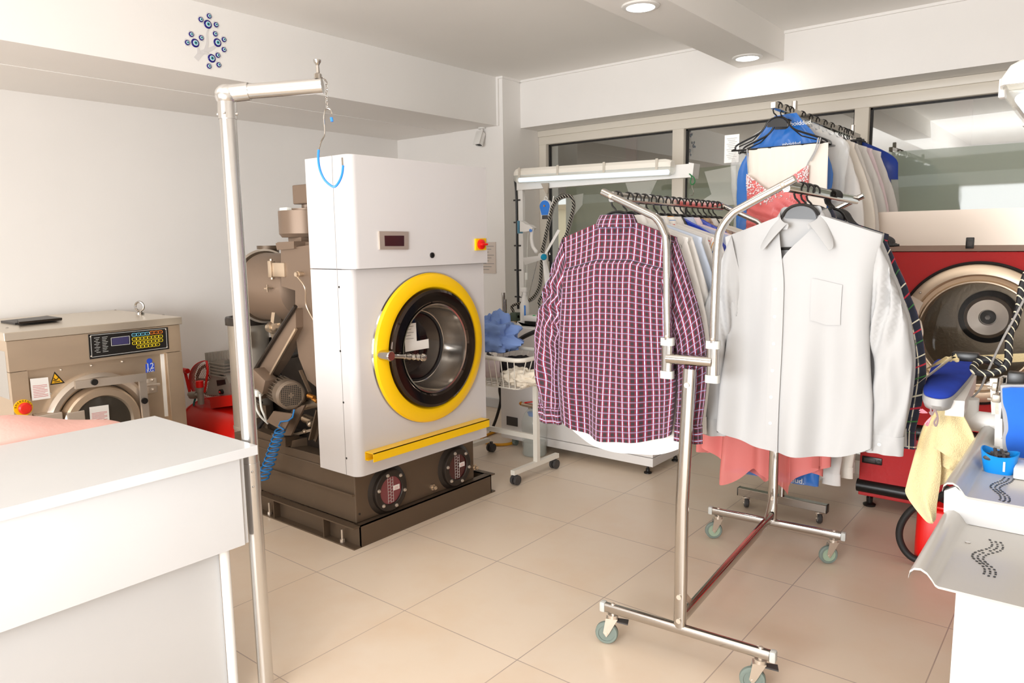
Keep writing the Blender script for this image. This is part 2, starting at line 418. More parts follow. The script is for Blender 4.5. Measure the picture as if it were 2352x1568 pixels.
# thin ceiling bead and cable duct in the corner
m = MB()
m.box(-1.46, -1.385, 3.111, 3.126, CZ - 0.018, CZ); m.box(-1.40, -1.385, 3.126, 3.375, CZ - 0.018, CZ); m.box(-1.40, 0.60, 3.36, 3.375, CZ - 0.018, CZ); m.box(0.925, 4.2, 3.36, 3.375, CZ - 0.018, CZ)
m.box(-1.459, -1.437, 3.108, 3.126, SZ + 0.0, CZ)
struct(m.build('trim_2', MT['wall'], flat=True))
m = MB(); m.box(-2.745, -1.40, 3.108, 3.126, 0, 0.085, 0.004)
struct(m.build('baseboard_back', MT['white_gloss'], flat=True))
m = MB(); m.box(-2.745, -2.727, -4.5, 3.1, 0, 0.085, 0.004)
struct(m.build('baseboard_left', MT['white_gloss'], flat=True))
# ---- glazing
GY = 3.70
win = bpy.data.objects.new('window_1', None); COL.objects.link(win); win['kind'] = 'structure'; OFF[win] = Matrix.Identity(4)
m = MB()
m.box(-1.399, 4.2, GY - 0.06, GY + 0.04, 2.395, 2.466, 0.004); m.box(-1.399, 4.2, GY - 0.075, GY + 0.04, 2.465, SZ - 0.001, 0.004)
m.box(-1.399, -1.32, GY - 0.057, GY + 0.038, 0.088, 2.397, 0.004); m.box(-1.399, 4.2, GY - 0.06, GY + 0.04, 0, 0.09, 0.004)
for (a, b) in ((-0.05, 0.05), (1.332, 1.425), (2.72, 2.81)):
    m.box(a, b, GY - 0.055, GY + 0.04, 0.05, 2.44, 0.004)
m.build('window_frame', MT['alu_frame'], win)
PX = [(-1.32, -0.05), (0.05, 1.332), (1.425, 2.72), (2.81, 4.2)]
m = MB()
for a, b in PX:
    for (x0, x1, z0, z1) in ((a, b, 2.383, 2.397), (a, a + 0.014, 0.09, 2.397), (b - 0.014, b, 0.09, 2.397)):
        m.box(x0, x1, GY - 0.012, GY + 0.02, z0, z1)
m.build('glazing_gasket', MT['black_rubber'], win)
for a, b in PX:
    m = MB(); m.box(a, b, GY, GY + 0.006, 0.09, 2.397); m.build('glass_pane', MT['pane'], win, flat=True)
def film(poly, mt, dy=0.0):
    q = [P(px, py, y=GY - 0.004 - dy) for px, py in poly]
    m = MB(); m.prism(q, (0, -0.0008, 0)); return m.build('film_or_sky_cutout', mt, win, flat=True)
def film_mat(name, col, alpha):
    mm = bpy.data.materials.new(name); mm.use_nodes = True; n = mm.node_tree; n.nodes.clear()
    out = n.nodes.new('ShaderNodeOutputMaterial'); tr = n.nodes.new('ShaderNodeBsdfTransparent'); df = n.nodes.new('ShaderNodeBsdfDiffuse'); tl = n.nodes.new('ShaderNodeBsdfTranslucent')
    df.inputs[0].default_value = rgb(*col); tl.inputs[0].default_value = rgb(*col); gl = n.nodes.new('ShaderNodeBsdfGlossy'); gl.inputs['Roughness'].default_value = 0.03
    m1 = n.nodes.new('ShaderNodeMixShader'); m1.inputs[0].default_value = 0.5; m2 = n.nodes.new('ShaderNodeMixShader'); m2.inputs[0].default_value = alpha
    m3 = n.nodes.new('ShaderNodeMixShader'); m3.inputs[0].default_value = 0.08
    n.links.new(df.outputs[0], m1.inputs[1]); n.links.new(tl.outputs[0], m1.inputs[2]); n.links.new(tr.outputs[0], m2.inputs[1]); n.links.new(m1.outputs[0], m2.inputs[2])
    n.links.new(m2.outputs[0], m3.inputs[1]); n.links.new(gl.outputs[0], m3.inputs[2]); n.links.new(m3.outputs[0], out.inputs[0]); return mm
FG = film_mat('grey_green_window_film', (162, 168, 146), 0.75); SKY_CUT = film_mat('white_sky_cutout', (238, 240, 232), 0.9)  # white sheets imitate bright sky seen through cuts in the film
film([(1300, 400), (1549, 384), (1549, 1000), (1560, 1000), (1330, 900), (1300, 640)], FG)
film([(1576, 388), (1968, 352), (1968, 1000), (1576, 1000)], FG)
film([(2002, 352), (2420, 322), (2420, 1100), (2002, 1050)], film_mat('pale_green_window_film', (206, 216, 202), 0.72))
film([(1436, 418), (1512, 408), (1490, 455), (1470, 500), (1448, 455)], SKY_CUT, 0.003)
film([(1300, 452), (1340, 444), (1338, 470), (1316, 498), (1300, 560)], SKY_CUT, 0.003)
film([(1618, 394), (1690, 380), (1690, 470), (1590, 475), (1634, 446)], SKY_CUT, 0.003)
# ---- outside: paved walk, brown backing added for the dark reflection in the window top, a block of flats across the street
m = MB(); m.box(-14, 26, 3.96, 40, -0.2, -0.05)
struct(m.build('ground', mat('outdoor_paving', (150, 145, 138), 0.8, var=0.1), flat=True))
aw = thing('reflection_backing', 'brown panel added outside the big window for its dark reflection', 'reflection_backing', (1.2, 5.0, 2.1))
m = MB(); m.box(-3.5, 6.5, 4.6, 6.6, 2.13, 2.17); m.box(-3.5, 6.5, 4.55, 4.6, 2.13, 3.4)
m.build('backing_panel', mat('brown_backing', (88, 76, 58), 0.8), aw, flat=True)  # added panel, its dark brown imitates the dim room mirrored in the glass
MBAR = mat('russet_mirrored_bar', (92, 62, 48), 0.7)
for x in (-1.0, 0.4, 1.8, 3.4, 5.0): m = MB(); m.box(x, x + 0.12, 4.53, 4.55, 2.13, 3.4); m.build('mirrored_bar', MBAR, aw, flat=True)  # russet bars imitate upright stripes reflected in the window
bd = thing('apartment_building', 'beige block of flats seen through the window behind the checked shirt', 'building', (-8, 30, 0))
m = MB(); m.box(-22, 8, 30, 34, -0.05, 3.1)
m.build('wall', mat('beige_facade', (205, 190, 160), 0.8), bd, flat=True)
PNE = mat('grey_panes', (110, 116, 116), 0.3)
for k in range(13): m = MB(); m.box(-21.2 + k * 2.2, -20 + k * 2.2, 29.95, 30.02, 1.2, 2.4); m.build('window', PNE, bd, flat=True)
m = MB(); m.box(-22.3, 8.3, 29.7, 34, 3.1, 3.35); m.build('roof', mat('roof_slab', (170, 150, 120), 0.8), bd, flat=True)
# ---- downlights in the beam
for i, (px, py, lab) in enumerate(((1492, 8, 'round recessed downlight at the near end of the ceiling beam'), (1710, 132, 'round recessed downlight nearest the back wall in the ceiling beam'))):
    c = P(px, py, z=2.733); c.x = 0.775
    d = thing('downlight', lab, 'light', c, group='downlights in the ceiling beam')
    m = MB(); m.lathe([(0.075, 0.0), (0.098, 0.0), (0.1, 0.003), (0.096, 0.008), (0.078, 0.012), (0.075, 0.012)], c, (0, 0, -1), 48, closed=True); m.build('trim_ring', MT['white_plastic'], d)
    m = MB(); m.lathe([(0, 0.0), (0.075, 0.0), (0.075, 0.004), (0, 0.006)], c, (0, 0, -1), 48); m.build('lens', MT['down_on'], d)
    ld = bpy.data.lights.new('downlight_lamp', 'AREA'); ld.shape = 'DISK'; ld.size = 0.14; ld.energy = 1.5; ld.color = (1, 0.97, 0.92)
    lo = bpy.data.objects.new('downlight_lamp', ld); COL.objects.link(lo); lo.location = (c.x, c.y, c.z - 0.015)
# ---- security camera under the dropped box
c = P(1107, 293, z=SZ)
cc = thing('security_camera', 'small white bullet security camera hanging in the corner under the dropped box', 'camera', c)
m = MB(); m.cyl(c, c - Vector((0, 0, 0.012)), 0.034); m.cyl(c - Vector((0, 0, 0.01)), c - Vector((0, 0, 0.045)), 0.011); m.sph(c - Vector((0, 0, 0.045)), 0.018); m.build('mount', MT['white_plastic'], cc)
a = Vector((0.0, -0.38, -0.90)).normalized(); b0 = c - Vector((0, 0, 0.045))
m = MB(); m.lathe([(0, 0), (0.028, 0), (0.034, 0.006), (0.034, 0.12), (0.03, 0.12), (0.03, 0.108), (0, 0.108)], b0, a); m.box(-0.037, 0.037, -0.045, 0.085, 0.031, 0.036, 0.002, R=Matrix((a.cross(Vector((0, 0, 1))).normalized(), a, a.cross(Vector((0, 0, 1))).normalized().cross(a))).transposed(), c=b0 + a * 0.065 + (a.cross(Vector((0, 0, 1))).normalized().cross(a)) * 0.036)
m.build('housing', MT['white_plastic'], cc)
m = MB(); m.lathe([(0.029, 0.109), (0.0, 0.109), (0.0, 0.113), (0.015, 0.118), (0.029, 0.113)], b0, a); m.build('camera_lens', MT['black'], cc)
# ---- blue eye bead tree on the dropped box
XE = -1.46
o = P(475, 95, x=XE); orn = thing('eye_bead_ornament', 'wall sticker tree with round blue eye beads high on the left', 'ornament', o)
def E2(px, py, d=0.0):
    q = P(px, py, x=XE + d); return q
m = MB()
SI = [0]
def strip(pts, w):
    SI[0] += 1; dx = Vector((0.0007 * SI[0], 0, 0))
    pts = [E2(*p) for p in pts]; pts = spline(pts, 6); n = len(pts)
    L = []; Rr = []
    for i, p in enumerate(pts):
        t = (pts[min(i + 1, n - 1)] - pts[max(i - 1, 0)]).normalized(); s_ = Vector((1, 0, 0)).cross(t); k = w * (1 - 0.65 * i / n)
        L.append(p + s_ * k); Rr.append(p - s_ * k)
    for i in range(n - 1):
        pass
    m.prism([p + dx for p in L] + [p + dx for p in Rr[::-1]], (0.001, 0, 0))
strip([(450, 136), (462, 122), (478, 115), (492, 108), (497, 100)], 0.016)
strip([(470, 118), (476, 98), (475, 78), (478, 66)], 0.009)
strip([(456, 124), (455, 112), (449, 104)], 0.01)
strip([(466, 120), (478, 124), (485, 132)], 0.008)
big = [(477, 56), (448, 99), (499, 98), (486, 134)]
small = [(461, 45), (480, 37), (496, 57), (439, 79), (462, 87), (430, 98), (494, 78), (514, 91), (514, 114), (500, 127), (480, 152), (502, 149)]
for (x, y) in small:
    q = E2(x, y)
    for k in range(6):
        t = k * PI / 3; m.cyl(q + Vector((0, math.cos(t) * 0.014, math.sin(t) * 0.014)), q + Vector((0.0012, math.cos(t) * 0.014, math.sin(t) * 0.014)), 0.0085, seg=12)
m.build('sticker_tree', MT['sticker'], orn)
for L, R0 in ((big, 0.0245), (small, 0.0148)):
    for (x, y) in L:
        q = E2(x, y); m = MB(); ax = (1, 0, 0)
        m.mi = 0; m.lathe([(0, 0.001), (R0, 0.001), (R0, 0.003), (R0 * 0.9, 0.006), (0, 0.008)], q, ax, 28)
        m.mi = 1; m.lathe([(R0 * 0.62, 0.007), (R0 * 0.6, 0.0085), (0, 0.0092)], q, ax, 24)
        m.mi = 2; m.lathe([(R0 * 0.46, 0.0085), (R0 * 0.44, 0.0097), (0, 0.01)], q, ax, 24)
        m.mi = 3; m.lathe([(R0 * 0.22, 0.0098), (R0 * 0.2, 0.0108), (0, 0.011)], q, ax, 16)
        m.build('eye_bead', [MT['bead_dark'], MT['bead_white'], MT['bead_azure'], MT['black']], orn)
# ---- framed notice on the pier
q0 = P(1111, 556, y=3.124); q1 = P(1140, 628, y=3.124)
no = thing('wall_notice', 'printed notice in a clear sleeve on the wall beside the dry cleaning machine', 'notice', ((q0.x + q1.x) / 2, 3.124, q1.z))
q0.x -= 0.12
m = MB(); m.box(q0.x, q1.x, 3.118, 3.125, q1.z, q0.z); m.build('sheet', mat('notice_paper', (222, 208, 196), 0.7), no, flat=True)
m = MB()
for k in range(9):
    z = q0.z - 0.04 - k * 0.026; m.box(q0.x + 0.02, q1.x - 0.02 - 0.03 * (k % 3), 3.1165, 3.118, z, z + 0.005)
m.build('printed_lines', MT['ink_grey'], no, flat=True)
# ================================================================ dry cleaning machine
def rect_hole(m, x, y0, y1, z0, z1, cy, cz, r, n=72):
    A = []; B = []
    for i in range(n):
        t = 2 * PI * i / n; c, s_ = math.cos(t), math.sin(t)
        k = min(((y1 - cy) / c if c > 1e-9 else 1e9), ((y0 - cy) / c if c < -1e-9 else 1e9), ((z1 - cz) / s_ if s_ > 1e-9 else 1e9), ((z0 - cz) / s_ if s_ < -1e-9 else 1e9))
        A.append(m.bm.verts.new((x, cy + r * c, cz + r * s_))); B.append(m.bm.verts.new((x, cy + k * c, cz + k * s_)))
    for i in range(n):
        j = (i + 1) % n; m._f([A[i], B[i], B[j], A[j]])
    for (yy, zz) in ((y0, z0), (y0, z1), (y1, z0), (y1, z1)):       # close the four corners
        v = m.bm.verts.new((x, yy, zz)); best = sorted(range(n), key=lambda i: (B[i].co - v.co).length)[:2]
        m._f([v, B[best[0]], B[best[1]]])
YA, YB = 0.275, 1.24; XF = -0.01; XU = 0.022; XBK = -0.31
dc = thing('dry_cleaning_machine', 'tall white dry cleaning machine with yellow ringed door on a brown metal base', 'machine', (-0.3, 0.75, 0))
# base frame of channel
m = MB()
def chan_y(y, s):      # side rails, open outwards
    m.box(-1.30, -0.05, y, y + 0.006 * 1, 0.0, 0.115); m.box(-1.30, -0.05, min(y, y + s * 0.042), max(y, y + s * 0.042), 0.0, 0.007); m.box(-1.30, -0.05, min(y, y + s * 0.042), max(y, y + s * 0.042), 0.108, 0.115)
chan_y(0.305, -1); chan_y(1.315, 1)
m.box(-0.056, -0.050, 0.305, 1.321, 0.0, 0.115); m.box(-0.10, -0.05, 0.305, 1.321, 0.108, 0.115)
for x in (-0.3, -0.75, -1.15): m.box(x, x + 0.006, 0.265, 0.31, 0.005, 0.11)
m.build('base_frame', MT['brown_metal'], dc, flat=True)
for (x, y) in ((-0.17, 0.285), (-0.82, 0.285)):
    m = MB(); m.cyl((x, y, 0.005), (x, y, 0.075), 0.006, seg=10); m.cyl((x, y, 0.007), (x, y, 0.022), 0.013, seg=6); m.build('levelling_bolt', MT['steel_light'], dc)
# solvent tank
m = MB(); m.box(-1.22, -0.085, 0.312, 1.205, 0.116, 0.375, 0.006)
m.box(-1.20, -0.31, 0.318, 1.2, 0.37, 0.42, 0.004)
m.bar((-1.22, 0.306, 0.265), (-0.09, 0.306, 0.265), 0.016, 0.010)
m.build('solvent_tank', MT['brown_metal'], dc, flat=True)
for (px, py, gm) in ((890, 1123, MT['pink_sight']), (1043, 1070, MT['wine_glass'])):
    c = P(px, py, x=-0.085); X = (1, 0, 0)
    m = MB(); m.lathe([(0.135, -0.001), (0.128, 0.004), (0.112, 0.012), (0.11, 0.03), (0.104, 0.034), (0.078, 0.034), (0.074, 0.03), (0.074, 0.0)], c, X, 64)
    r = m.build('sight_glass_ring', MT['brown_dark'], dc)
    m = MB(); m.lathe([(0, 0.024), (0.075, 0.024), (0.075, 0.018)], c, X, 48); m.build('sight_glass', gm, r)
    for k in range(6):
        t = PI / 6 + k * PI / 3 + 0.3; q = c + Vector((0.033, 0.091 * math.cos(t), 0.091 * math.sin(t)))
        m = MB(); m.lathe([(0, 0), (0.0095, 0), (0.0095, 0.006), (0.0065, 0.0075), (0.0055, 0.012), (0, 0.013)], q, X, 12); m.build('ring_bolt', MT['steel_light'], r)
    m = MB()
    for yy in (-0.019, 0.0, 0.017): m.box(c.x + 0.0245, c.x + 0.0255, c.y + yy, c.y + yy + 0.0015, c.z - 0.068, c.z + 0.068)
    for k in range(16):
        z = c.z - 0.066 + k * 0.0085; a = -0.019 if k % 2 else 0.0
        m.box(c.x + 0.0245, c.x + 0.0255, c.y + a, c.y + a + 0.018, z, z + 0.0013)
    m.build('level_scale', MT['white_ink'], r, flat=True)
    m = MB(); m.box(c.x + 0.0245, c.x + 0.0255, c.y + 0.019, c.y + 0.062, c.z - 0.008, c.z + 0.018); m.build('sight_sticker', MT['paper'], r, flat=True)
    m = MB(); [m.box(c.x + 0.0254, c.x + 0.026, c.y + 0.026, c.y + 0.055, c.z - 0.003 + k * 0.004, c.z - 0.002 + k * 0.004) for k in range(4)]; m.build('sticker_print', MT['ink_red'], r, flat=True)
for px, py in ((992, 1118), (1088, 1072)):
    c = P(px, py, x=-0.085); m = MB(); m.cyl(c, c + Vector((0.012, 0, 0)), 0.018, seg=6); m.cyl(c, c + Vector((0.03, 0, 0)), 0.011, seg=16); m.cyl(c + Vector((0.03, 0, 0)), c + Vector((0.036, 0, 0)), 0.007, seg=12)
    m.build('drain_plug', MT['steel'], dc)
c = P(826, 1180, x=-0.084); m = MB(); m.cyl(c, c + Vector((0.002, 0, 0)), 0.006, seg=12); m.build('bolt_hole', MT['black'], dc)
# white shell
CY, CZ_ = 0.792, 0.965
def shell(x1, z0, z1, hole):
    m = MB(); r = 0.042; prof = [(XBK, YA)]
    for k in range(9): t = PI + PI / 2 * k / 8; prof.append((x1 - r + r * -math.sin(t + PI / 2) * 0 + r * math.cos(t + PI / 2), YA + r + r * math.sin(t + PI / 2)))
    near = prof[:]                                  # (x,y) from the back edge round the near corner to the front plane
    for (a, b) in zip(near[:-1], near[1:]):
        m._f([m.bm.verts.new((a[0], a[1], z0)), m.bm.verts.new((b[0], b[1], z0)), m.bm.verts.new((b[0], b[1], z1)), m.bm.verts.new((a[0], a[1], z1))])
    if hole: rect_hole(m, x1, YA + r, YB, z0, z1, CY, CZ_, 0.32)
    else: m._f([m.bm.verts.new(p) for p in ((x1, YA + r, z0), (x1, YB, z0), (x1, YB, z1), (x1, YA + r, z1))])
    m._f([m.bm.verts.new(p) for p in ((x1, YB, z0), (XBK, YB, z0), (XBK, YB, z1), (x1, YB, z1))])
    for z in (z0, z1): m._f([m.bm.verts.new((x, y, z)) for x, y in near] + [m.bm.verts.new((x1, YB, z)), m.bm.verts.new((XBK, YB, z))])
    m._f([m.bm.verts.new(p) for p in ((XBK, YA, z0), (XBK, YB, z0), (XBK, YB, z1), (XBK, YA, z1))])
    bmesh.ops.remove_doubles(m.bm, verts=m.bm.verts[:], dist=1e-5)
    return m
shell(XF, 0.38, 1.398, True).build('lower_front_panel', MT['panel_white'], dc, ang=20)
shell(XU, 1.402, 1.932, False).build('upper_front_panel', MT['panel_white'], dc, ang=20)
m = MB(); m.box(-0.10, -0.098, YA - 0.0012, YA + 0.001, 0.38, 1.932)
m.box(-0.09, 0.018, YA + 0.02, YB - 0.005, 1.398, 1.402)
m.build('panel_seam', MT['ink_grey'], dc, flat=True)
m = MB()
for px, py in ((779, 659), (782, 806), (789, 924), (796, 1052)):
    c = P(px, py, y=YA); m.cyl(c, c - Vector((0, 0.0015, 0)), 0.0055, seg=12)
m.build('screw_hole', MT['black'], dc)
C0 = Vector((XF, CY, CZ_)); X = (1, 0, 0)
m = MB(); m.lathe([(0.318, -0.01), (0.398, 0.0), (0.399, 0.018), (0.392, 0.028), (0.345, 0.044), (0.326, 0.04), (0.318, 0.03)], C0, X, 96, closed=True)
dr = m.build('door_ring', MT['yellow'], dc); dr['label'] = 'yellow door ring'
m = MB(); m.lathe([(0.3985, 0.0), (0.4025, 0.004), (0.3985, 0.012)], C0, X, 96, closed=True); m.build('ring_edge', MT['chrome'], dr)
m = MB(); m.lathe([(0.319, 0.0), (0.319, 0.034), (0.312, 0.05), (0.298, 0.058), (0.252, 0.056), (0.237, 0.044), (0.233, 0.03)], C0, X, 96)
dd = m.build('door', mat('dark_polished_door', (66, 56, 50), 0.06, 0.85), dc)
m = MB(); m.lathe([(0.238, 0.05), (0.230, 0.048), (0.224, 0.02), (0.219, -0.01), (0.203, -0.06), (0.195, -0.085), (0.186, -0.09), (0.186, -0.10)], C0, X, 96); m.build('door_throat', mat('polished_throat', (214, 204, 192), 0.14, 0.95), dd)
m = MB(); m.lathe([(0, -0.06), (0.06, -0.065), (0.13, -0.08), (0.19, -0.098)], C0, X, 96); m.build('door_glass', MT['door_glass'], dd)
m = MB(); m.lathe([(0.2, -0.095), (0.19, -0.085), (0.183, -0.086), (0.18, -0.094)], C0, X, 96, closed=True); m.build('door_seal', MT['black_rubber'], dd)
def quad_on(m, pts, x, t=0.001):
    m.prism([P(a, b, x=x) for a, b in pts], (t, 0, 0))
m = MB(); quad_on(m, [(928, 745), (955, 741), (957, 785), (930, 788)], -0.035); quad_on(m, [(930, 788), (984, 778), (985, 799), (931, 808)], -0.034); m.build('door_label', MT['paper'], dd, flat=True)
m = MB(); [quad_on(m, [(932, 750 + k * 7), (950 - (k % 2) * 6, 748 + k * 7), (950 - (k % 2) * 6, 749.2 + k * 7), (932, 751.2 + k * 7)], -0.0337, 0.0006) for k in range(5)]; m.build('label_print', MT['ink_grey'], dd, flat=True)
h0 = P(893, 817, x=0.075); h1 = P(975, 821, x=0.10)
m = MB(); m.lathe([(0.0, -0.03), (0.024, -0.03), (0.026, 0.0), (0.026, 0.045), (0.022, 0.05), (0, 0.05)], h0 - Vector((0.03, 0, 0)), X, 28)
a = (h1 - h0); L = a.length
m.lathe([(0.0, 0.0), (0.012, 0.0), (0.011, L * 0.38), (0.015, L * 0.42), (0.011, L * 0.47), (0.016, L * 0.53), (0.017, L * 0.57), (0.011, L * 0.61), (0.017, L * 0.67), (0.011, L * 0.74), (0.018, L * 0.81), (0.012, L * 0.87), (0.019, L * 0.93), (0.018, L), (0.0, L + 0.006)], h0, a, 24)
m.build('door_handle', MT['chrome'], dd)
m = MB(); quad_on(m, [(868, 531), (935, 532), (935, 573), (870, 573)], XU, 0.01); f = m.build('display_bezel', MT['steel_light'], dc, flat=True)
m = MB(); quad_on(m, [(883, 541), (928, 541), (928, 565), (884, 565)], XU + 0.01, 0.001); m.build('display_screen', MT['display'], f, flat=True)
c = P(992, 586, x=XU); m = MB(); m.lathe([(0, 0), (0.015, 0), (0.014, 0.006), (0.006, 0.006), (0.006, 0.002), (0, 0.002)], c, X, 24); m.build('key_lock', MT['black'], dc)
m = MB(); quad_on(m, [(1090, 548), (1113, 547), (1113, 574), (1090, 575)], XU, 0.012); f = m.build('switch_plate', MT['yellow'], dc, flat=True); f['label'] = 'yellow switch plate with red knob'
c = P(1104, 561, x=XU + 0.012); m = MB(); m.lathe([(0, 0), (0.028, 0), (0.027, 0.012), (0.02, 0.016), (0, 0.016)], c, X, 28); m.box(c.x + 0.012, c.x + 0.034, c.y - 0.026, c.y + 0.026, c.z - 0.006, c.z + 0.006, 0.003); m.build('switch_knob', MT['red_bright'], f)
# yellow guard channel under the door
q = P(1124, 970, x=0.055)
z1 = P(1124, 962, x=0.055).z; z0 = P(1125, 979, x=0.055).z; y1 = q.y; y0 = P(858, 1043, x=0.055).y
m = MB(); m.box(-0.008, 0.055, y0, y1, z1 - 0.004, z1); m.box(0.051, 0.055, y0, y1, z0, z1); m.box(-0.01, -0.006, y0, y1, z0, z1 - 0.004); m.box(-0.008, 0.012, y0, y1, z0, z0 + 0.004)
m.build('guard_channel', MT['yellow'], dc, flat=True)
# ---------------- machinery behind the shell, seen from the left
BM = MT['brown_light']
def poly_y(m, pts, y, t): m.prism([P(a, b, y=y) for a, b in pts], (0, t, 0))
m = MB(); poly_y(m, [(645, 572), (713, 562), (741, 900), (706, 872), (686, 820), (679, 770), (678, 667), (646, 657)], 0.345, 0.55)
hs = m.build('drum_housing', BM, dc, flat=True)
m = MB(); poly_y(m, [(633, 559), (638, 556), (675, 554), (675, 571), (636, 574)], 0.33, 0.4); poly_y(m, [(675, 557), (714, 555), (714, 562), (675, 571)], 0.40, 0.3); m.build('housing_lid', BM, hs, flat=True)
c = P(690, 629, y=0.345); m = MB()
for r_, a_, b_ in ((0.012, -0.045, -0.03), (0.016, -0.03, -0.02), (0.012, -0.02, 0.0)): m.cyl(c + Vector((0.02, b_ - 0.0, 0)), c + Vector((0.02, a_, 0)), r_, seg=12)
m.tube([c + Vector((0.01, -0.04, 0)), P(700, 660, y=0.31), P(703, 700, y=0.33), P(720, 735, y=0.335)], 0.0035, 6, smooth=6); m.build('cable_gland', MT['steel'], hs)
cx = P(700, 515, y=0.55); top = P(690, 485, y=0.55).z; bot = P(690, 545, y=0.55).z
m = MB(); m.lathe([(0, bot), (0.125, bot), (0.14, bot + 0.02), (0.14, top), (0, top)], (cx.x, 0.55, 0), (0, 0, 1), 48)
m.lathe([(0, top + 0.012), (0.09, top + 0.012), (0.09, top), (0, top)], (cx.x + 0.02, 0.55, 0), (0, 0, 1), 32); m.cyl((cx.x + 0.03, 0.55, top + 0.01), (cx.x + 0.03, 0.55, top + 0.06), 0.03)
m.cyl((cx.x - 0.06, 0.5, bot - 0.02), (cx.x - 0.06, 0.5, bot), 0.012); m.box(cx.x - 0.02, cx.x + 0.1, 0.45, 0.62, bot - 0.06, bot, 0.003)
m.build('condenser_can', BM, dc)
m = MB(); m.tube([P(672, 484, y=0.46), P(655, 488, y=0.46), P(644, 497, y=0.46), P(646, 506, y=0.46), P(660, 502, y=0.46)], 0.005, 8, smooth=5); m.box(*(lambda q: (q.x - 0.02, q.x + 0.05, 0.43, 0.47, q.z - 0.03, q.z + 0.05))(P(658, 498, y=0.46)), 0.004)
m.build('plastic_elbow', MT['white_nylon'], dc)
q0 = P(681, 426, y=0.5); q1 = P(705, 468, y=0.5)
m = MB(); m.box(q0.x, q0.x + 0.15, 0.47, 0.62, q1.z, q0.z, 0.006);  m.build('control_box', BM, dc, flat=True)
# air cooler barrel with conical lid
zc = P(610, 657, y=0.52).z; xk = P(577, 655, y=0.52).x; xl = P(612, 655, y=0.52).x; xr = xl + 0.42
m = MB(); R_ = 0.205
m.lathe([(0.0, 0), (0.1, 0.0), (0.165, -0.04), (R_ - 0.012, -0.13), (R_ - 0.01, -0.36), (R_ - 0.008, -0.40), (0, -0.40)], (xr, 0.52, zc), (1, 0, 0), 64)
bb = m.build('cooler_barrel', BM, dc)
m = MB(); m.lathe([(0, 0.0), (R_, 0.0), (R_ + 0.006, -0.012), (R_ + 0.006, -0.03), (R_ - 0.005, -0.045), (0.05, -(xl - xk) * 0.86), (0.03, -(xl - xk) * 0.9), (0.03, -(xl - xk)), (0, -(xl - xk))], (xl, 0.52, zc), (1, 0, 0), 64); m.build('barrel_lid', MT['brown_metal'], bb)
m = MB(); m.lathe([(R_ + 0.002, -0.001), (R_ + 0.014, -0.006), (R_ + 0.002, -0.012)], (xl, 0.52, zc), (1, 0, 0), 64, closed=True); m.build('clamp_band', MT['steel_light'], bb)
m = MB(); m.cyl((xl - 0.02, 0.44, zc + 0.12), (xl - 0.06, 0.43, zc + 0.13), 0.034); m.build('lid_knob', MT['black'], bb)
q = P(612, 662, y=0.315); m = MB(); m.bar(q, q + Vector((0.03, 0, 0.0)), 0.03, 0.006); m.bar(q + Vector((0.01, 0, -0.02)), q + Vector((0.01, 0, 0.02)), 0.006, 0.006); m.cyl(q, q + Vector((0, 0.06, 0)), 0.006); m.build('wing_nut', MT['steel'], bb)
q = P(622, 618, y=0.34); m = MB(); m.box(q.x - 0.015, q.x + 0.015, 0.33, 0.36, q.z - 0.045, q.z + 0.045, 0.003); m.box(q.x + 0.02, q.x + 0.13, 0.335, 0.35, q.z - 0.04, q.z + 0.035, 0.003); m.cyl((q.x, 0.345, q.z - 0.055), (q.x, 0.345, q.z + 0.055), 0.008); m.build('lid_hinge', MT['steel'], bb)
q = P(620, 600, y=0.75); zt = P(620, 568, y=0.75).z
m = MB(); m.lathe([(0, 0), (0.06, 0), (0.06, 0.10), (0.075, 0.1), (0.075, zt - q.z - 0.01 + 0.1 - 0.1), (0.06, zt - q.z), (0, zt - q.z)], (q.x, 0.75, q.z - 0.0), (0, 0, 1), 32)
for k in range(16):
    t = k * PI / 8; m.box(q.x + 0.062 * math.cos(t) - 0.004, q.x + 0.062 * math.cos(t) + 0.004, 0.75 + 0.062 * math.sin(t) - 0.004, 0.75 + 0.062 * math.sin(t) + 0.004, q.z - 0.1, q.z)
m.build('fan_motor', MT['brown_metal'], dc)
# belt guard
m = MB(); poly_y(m, [(573, 897), (573, 880), (579, 862), (640, 762), (676, 708), (679, 712), (680, 752), (640, 830), (612, 872), (612, 900), (590, 918), (578, 910)], 0.30, 0.07)
g = m.build('belt_guard', BM, dc, flat=True)
m = MB(); m.tube([P(600, 925, y=0.29), P(578, 908, y=0.29), P(572, 888, y=0.29), P(580, 860, y=0.29), P(640, 762, y=0.29), P(679, 703, y=0.29)], 0.011, 8, smooth=5); m.build('guard_edge', MT['brown_dark'], g)
m = MB(); m.bar(P(612, 876, y=0.295), P(680, 755, y=0.295), 0.012, 0.012); m.build('guard_flange', MT['steel'], g)
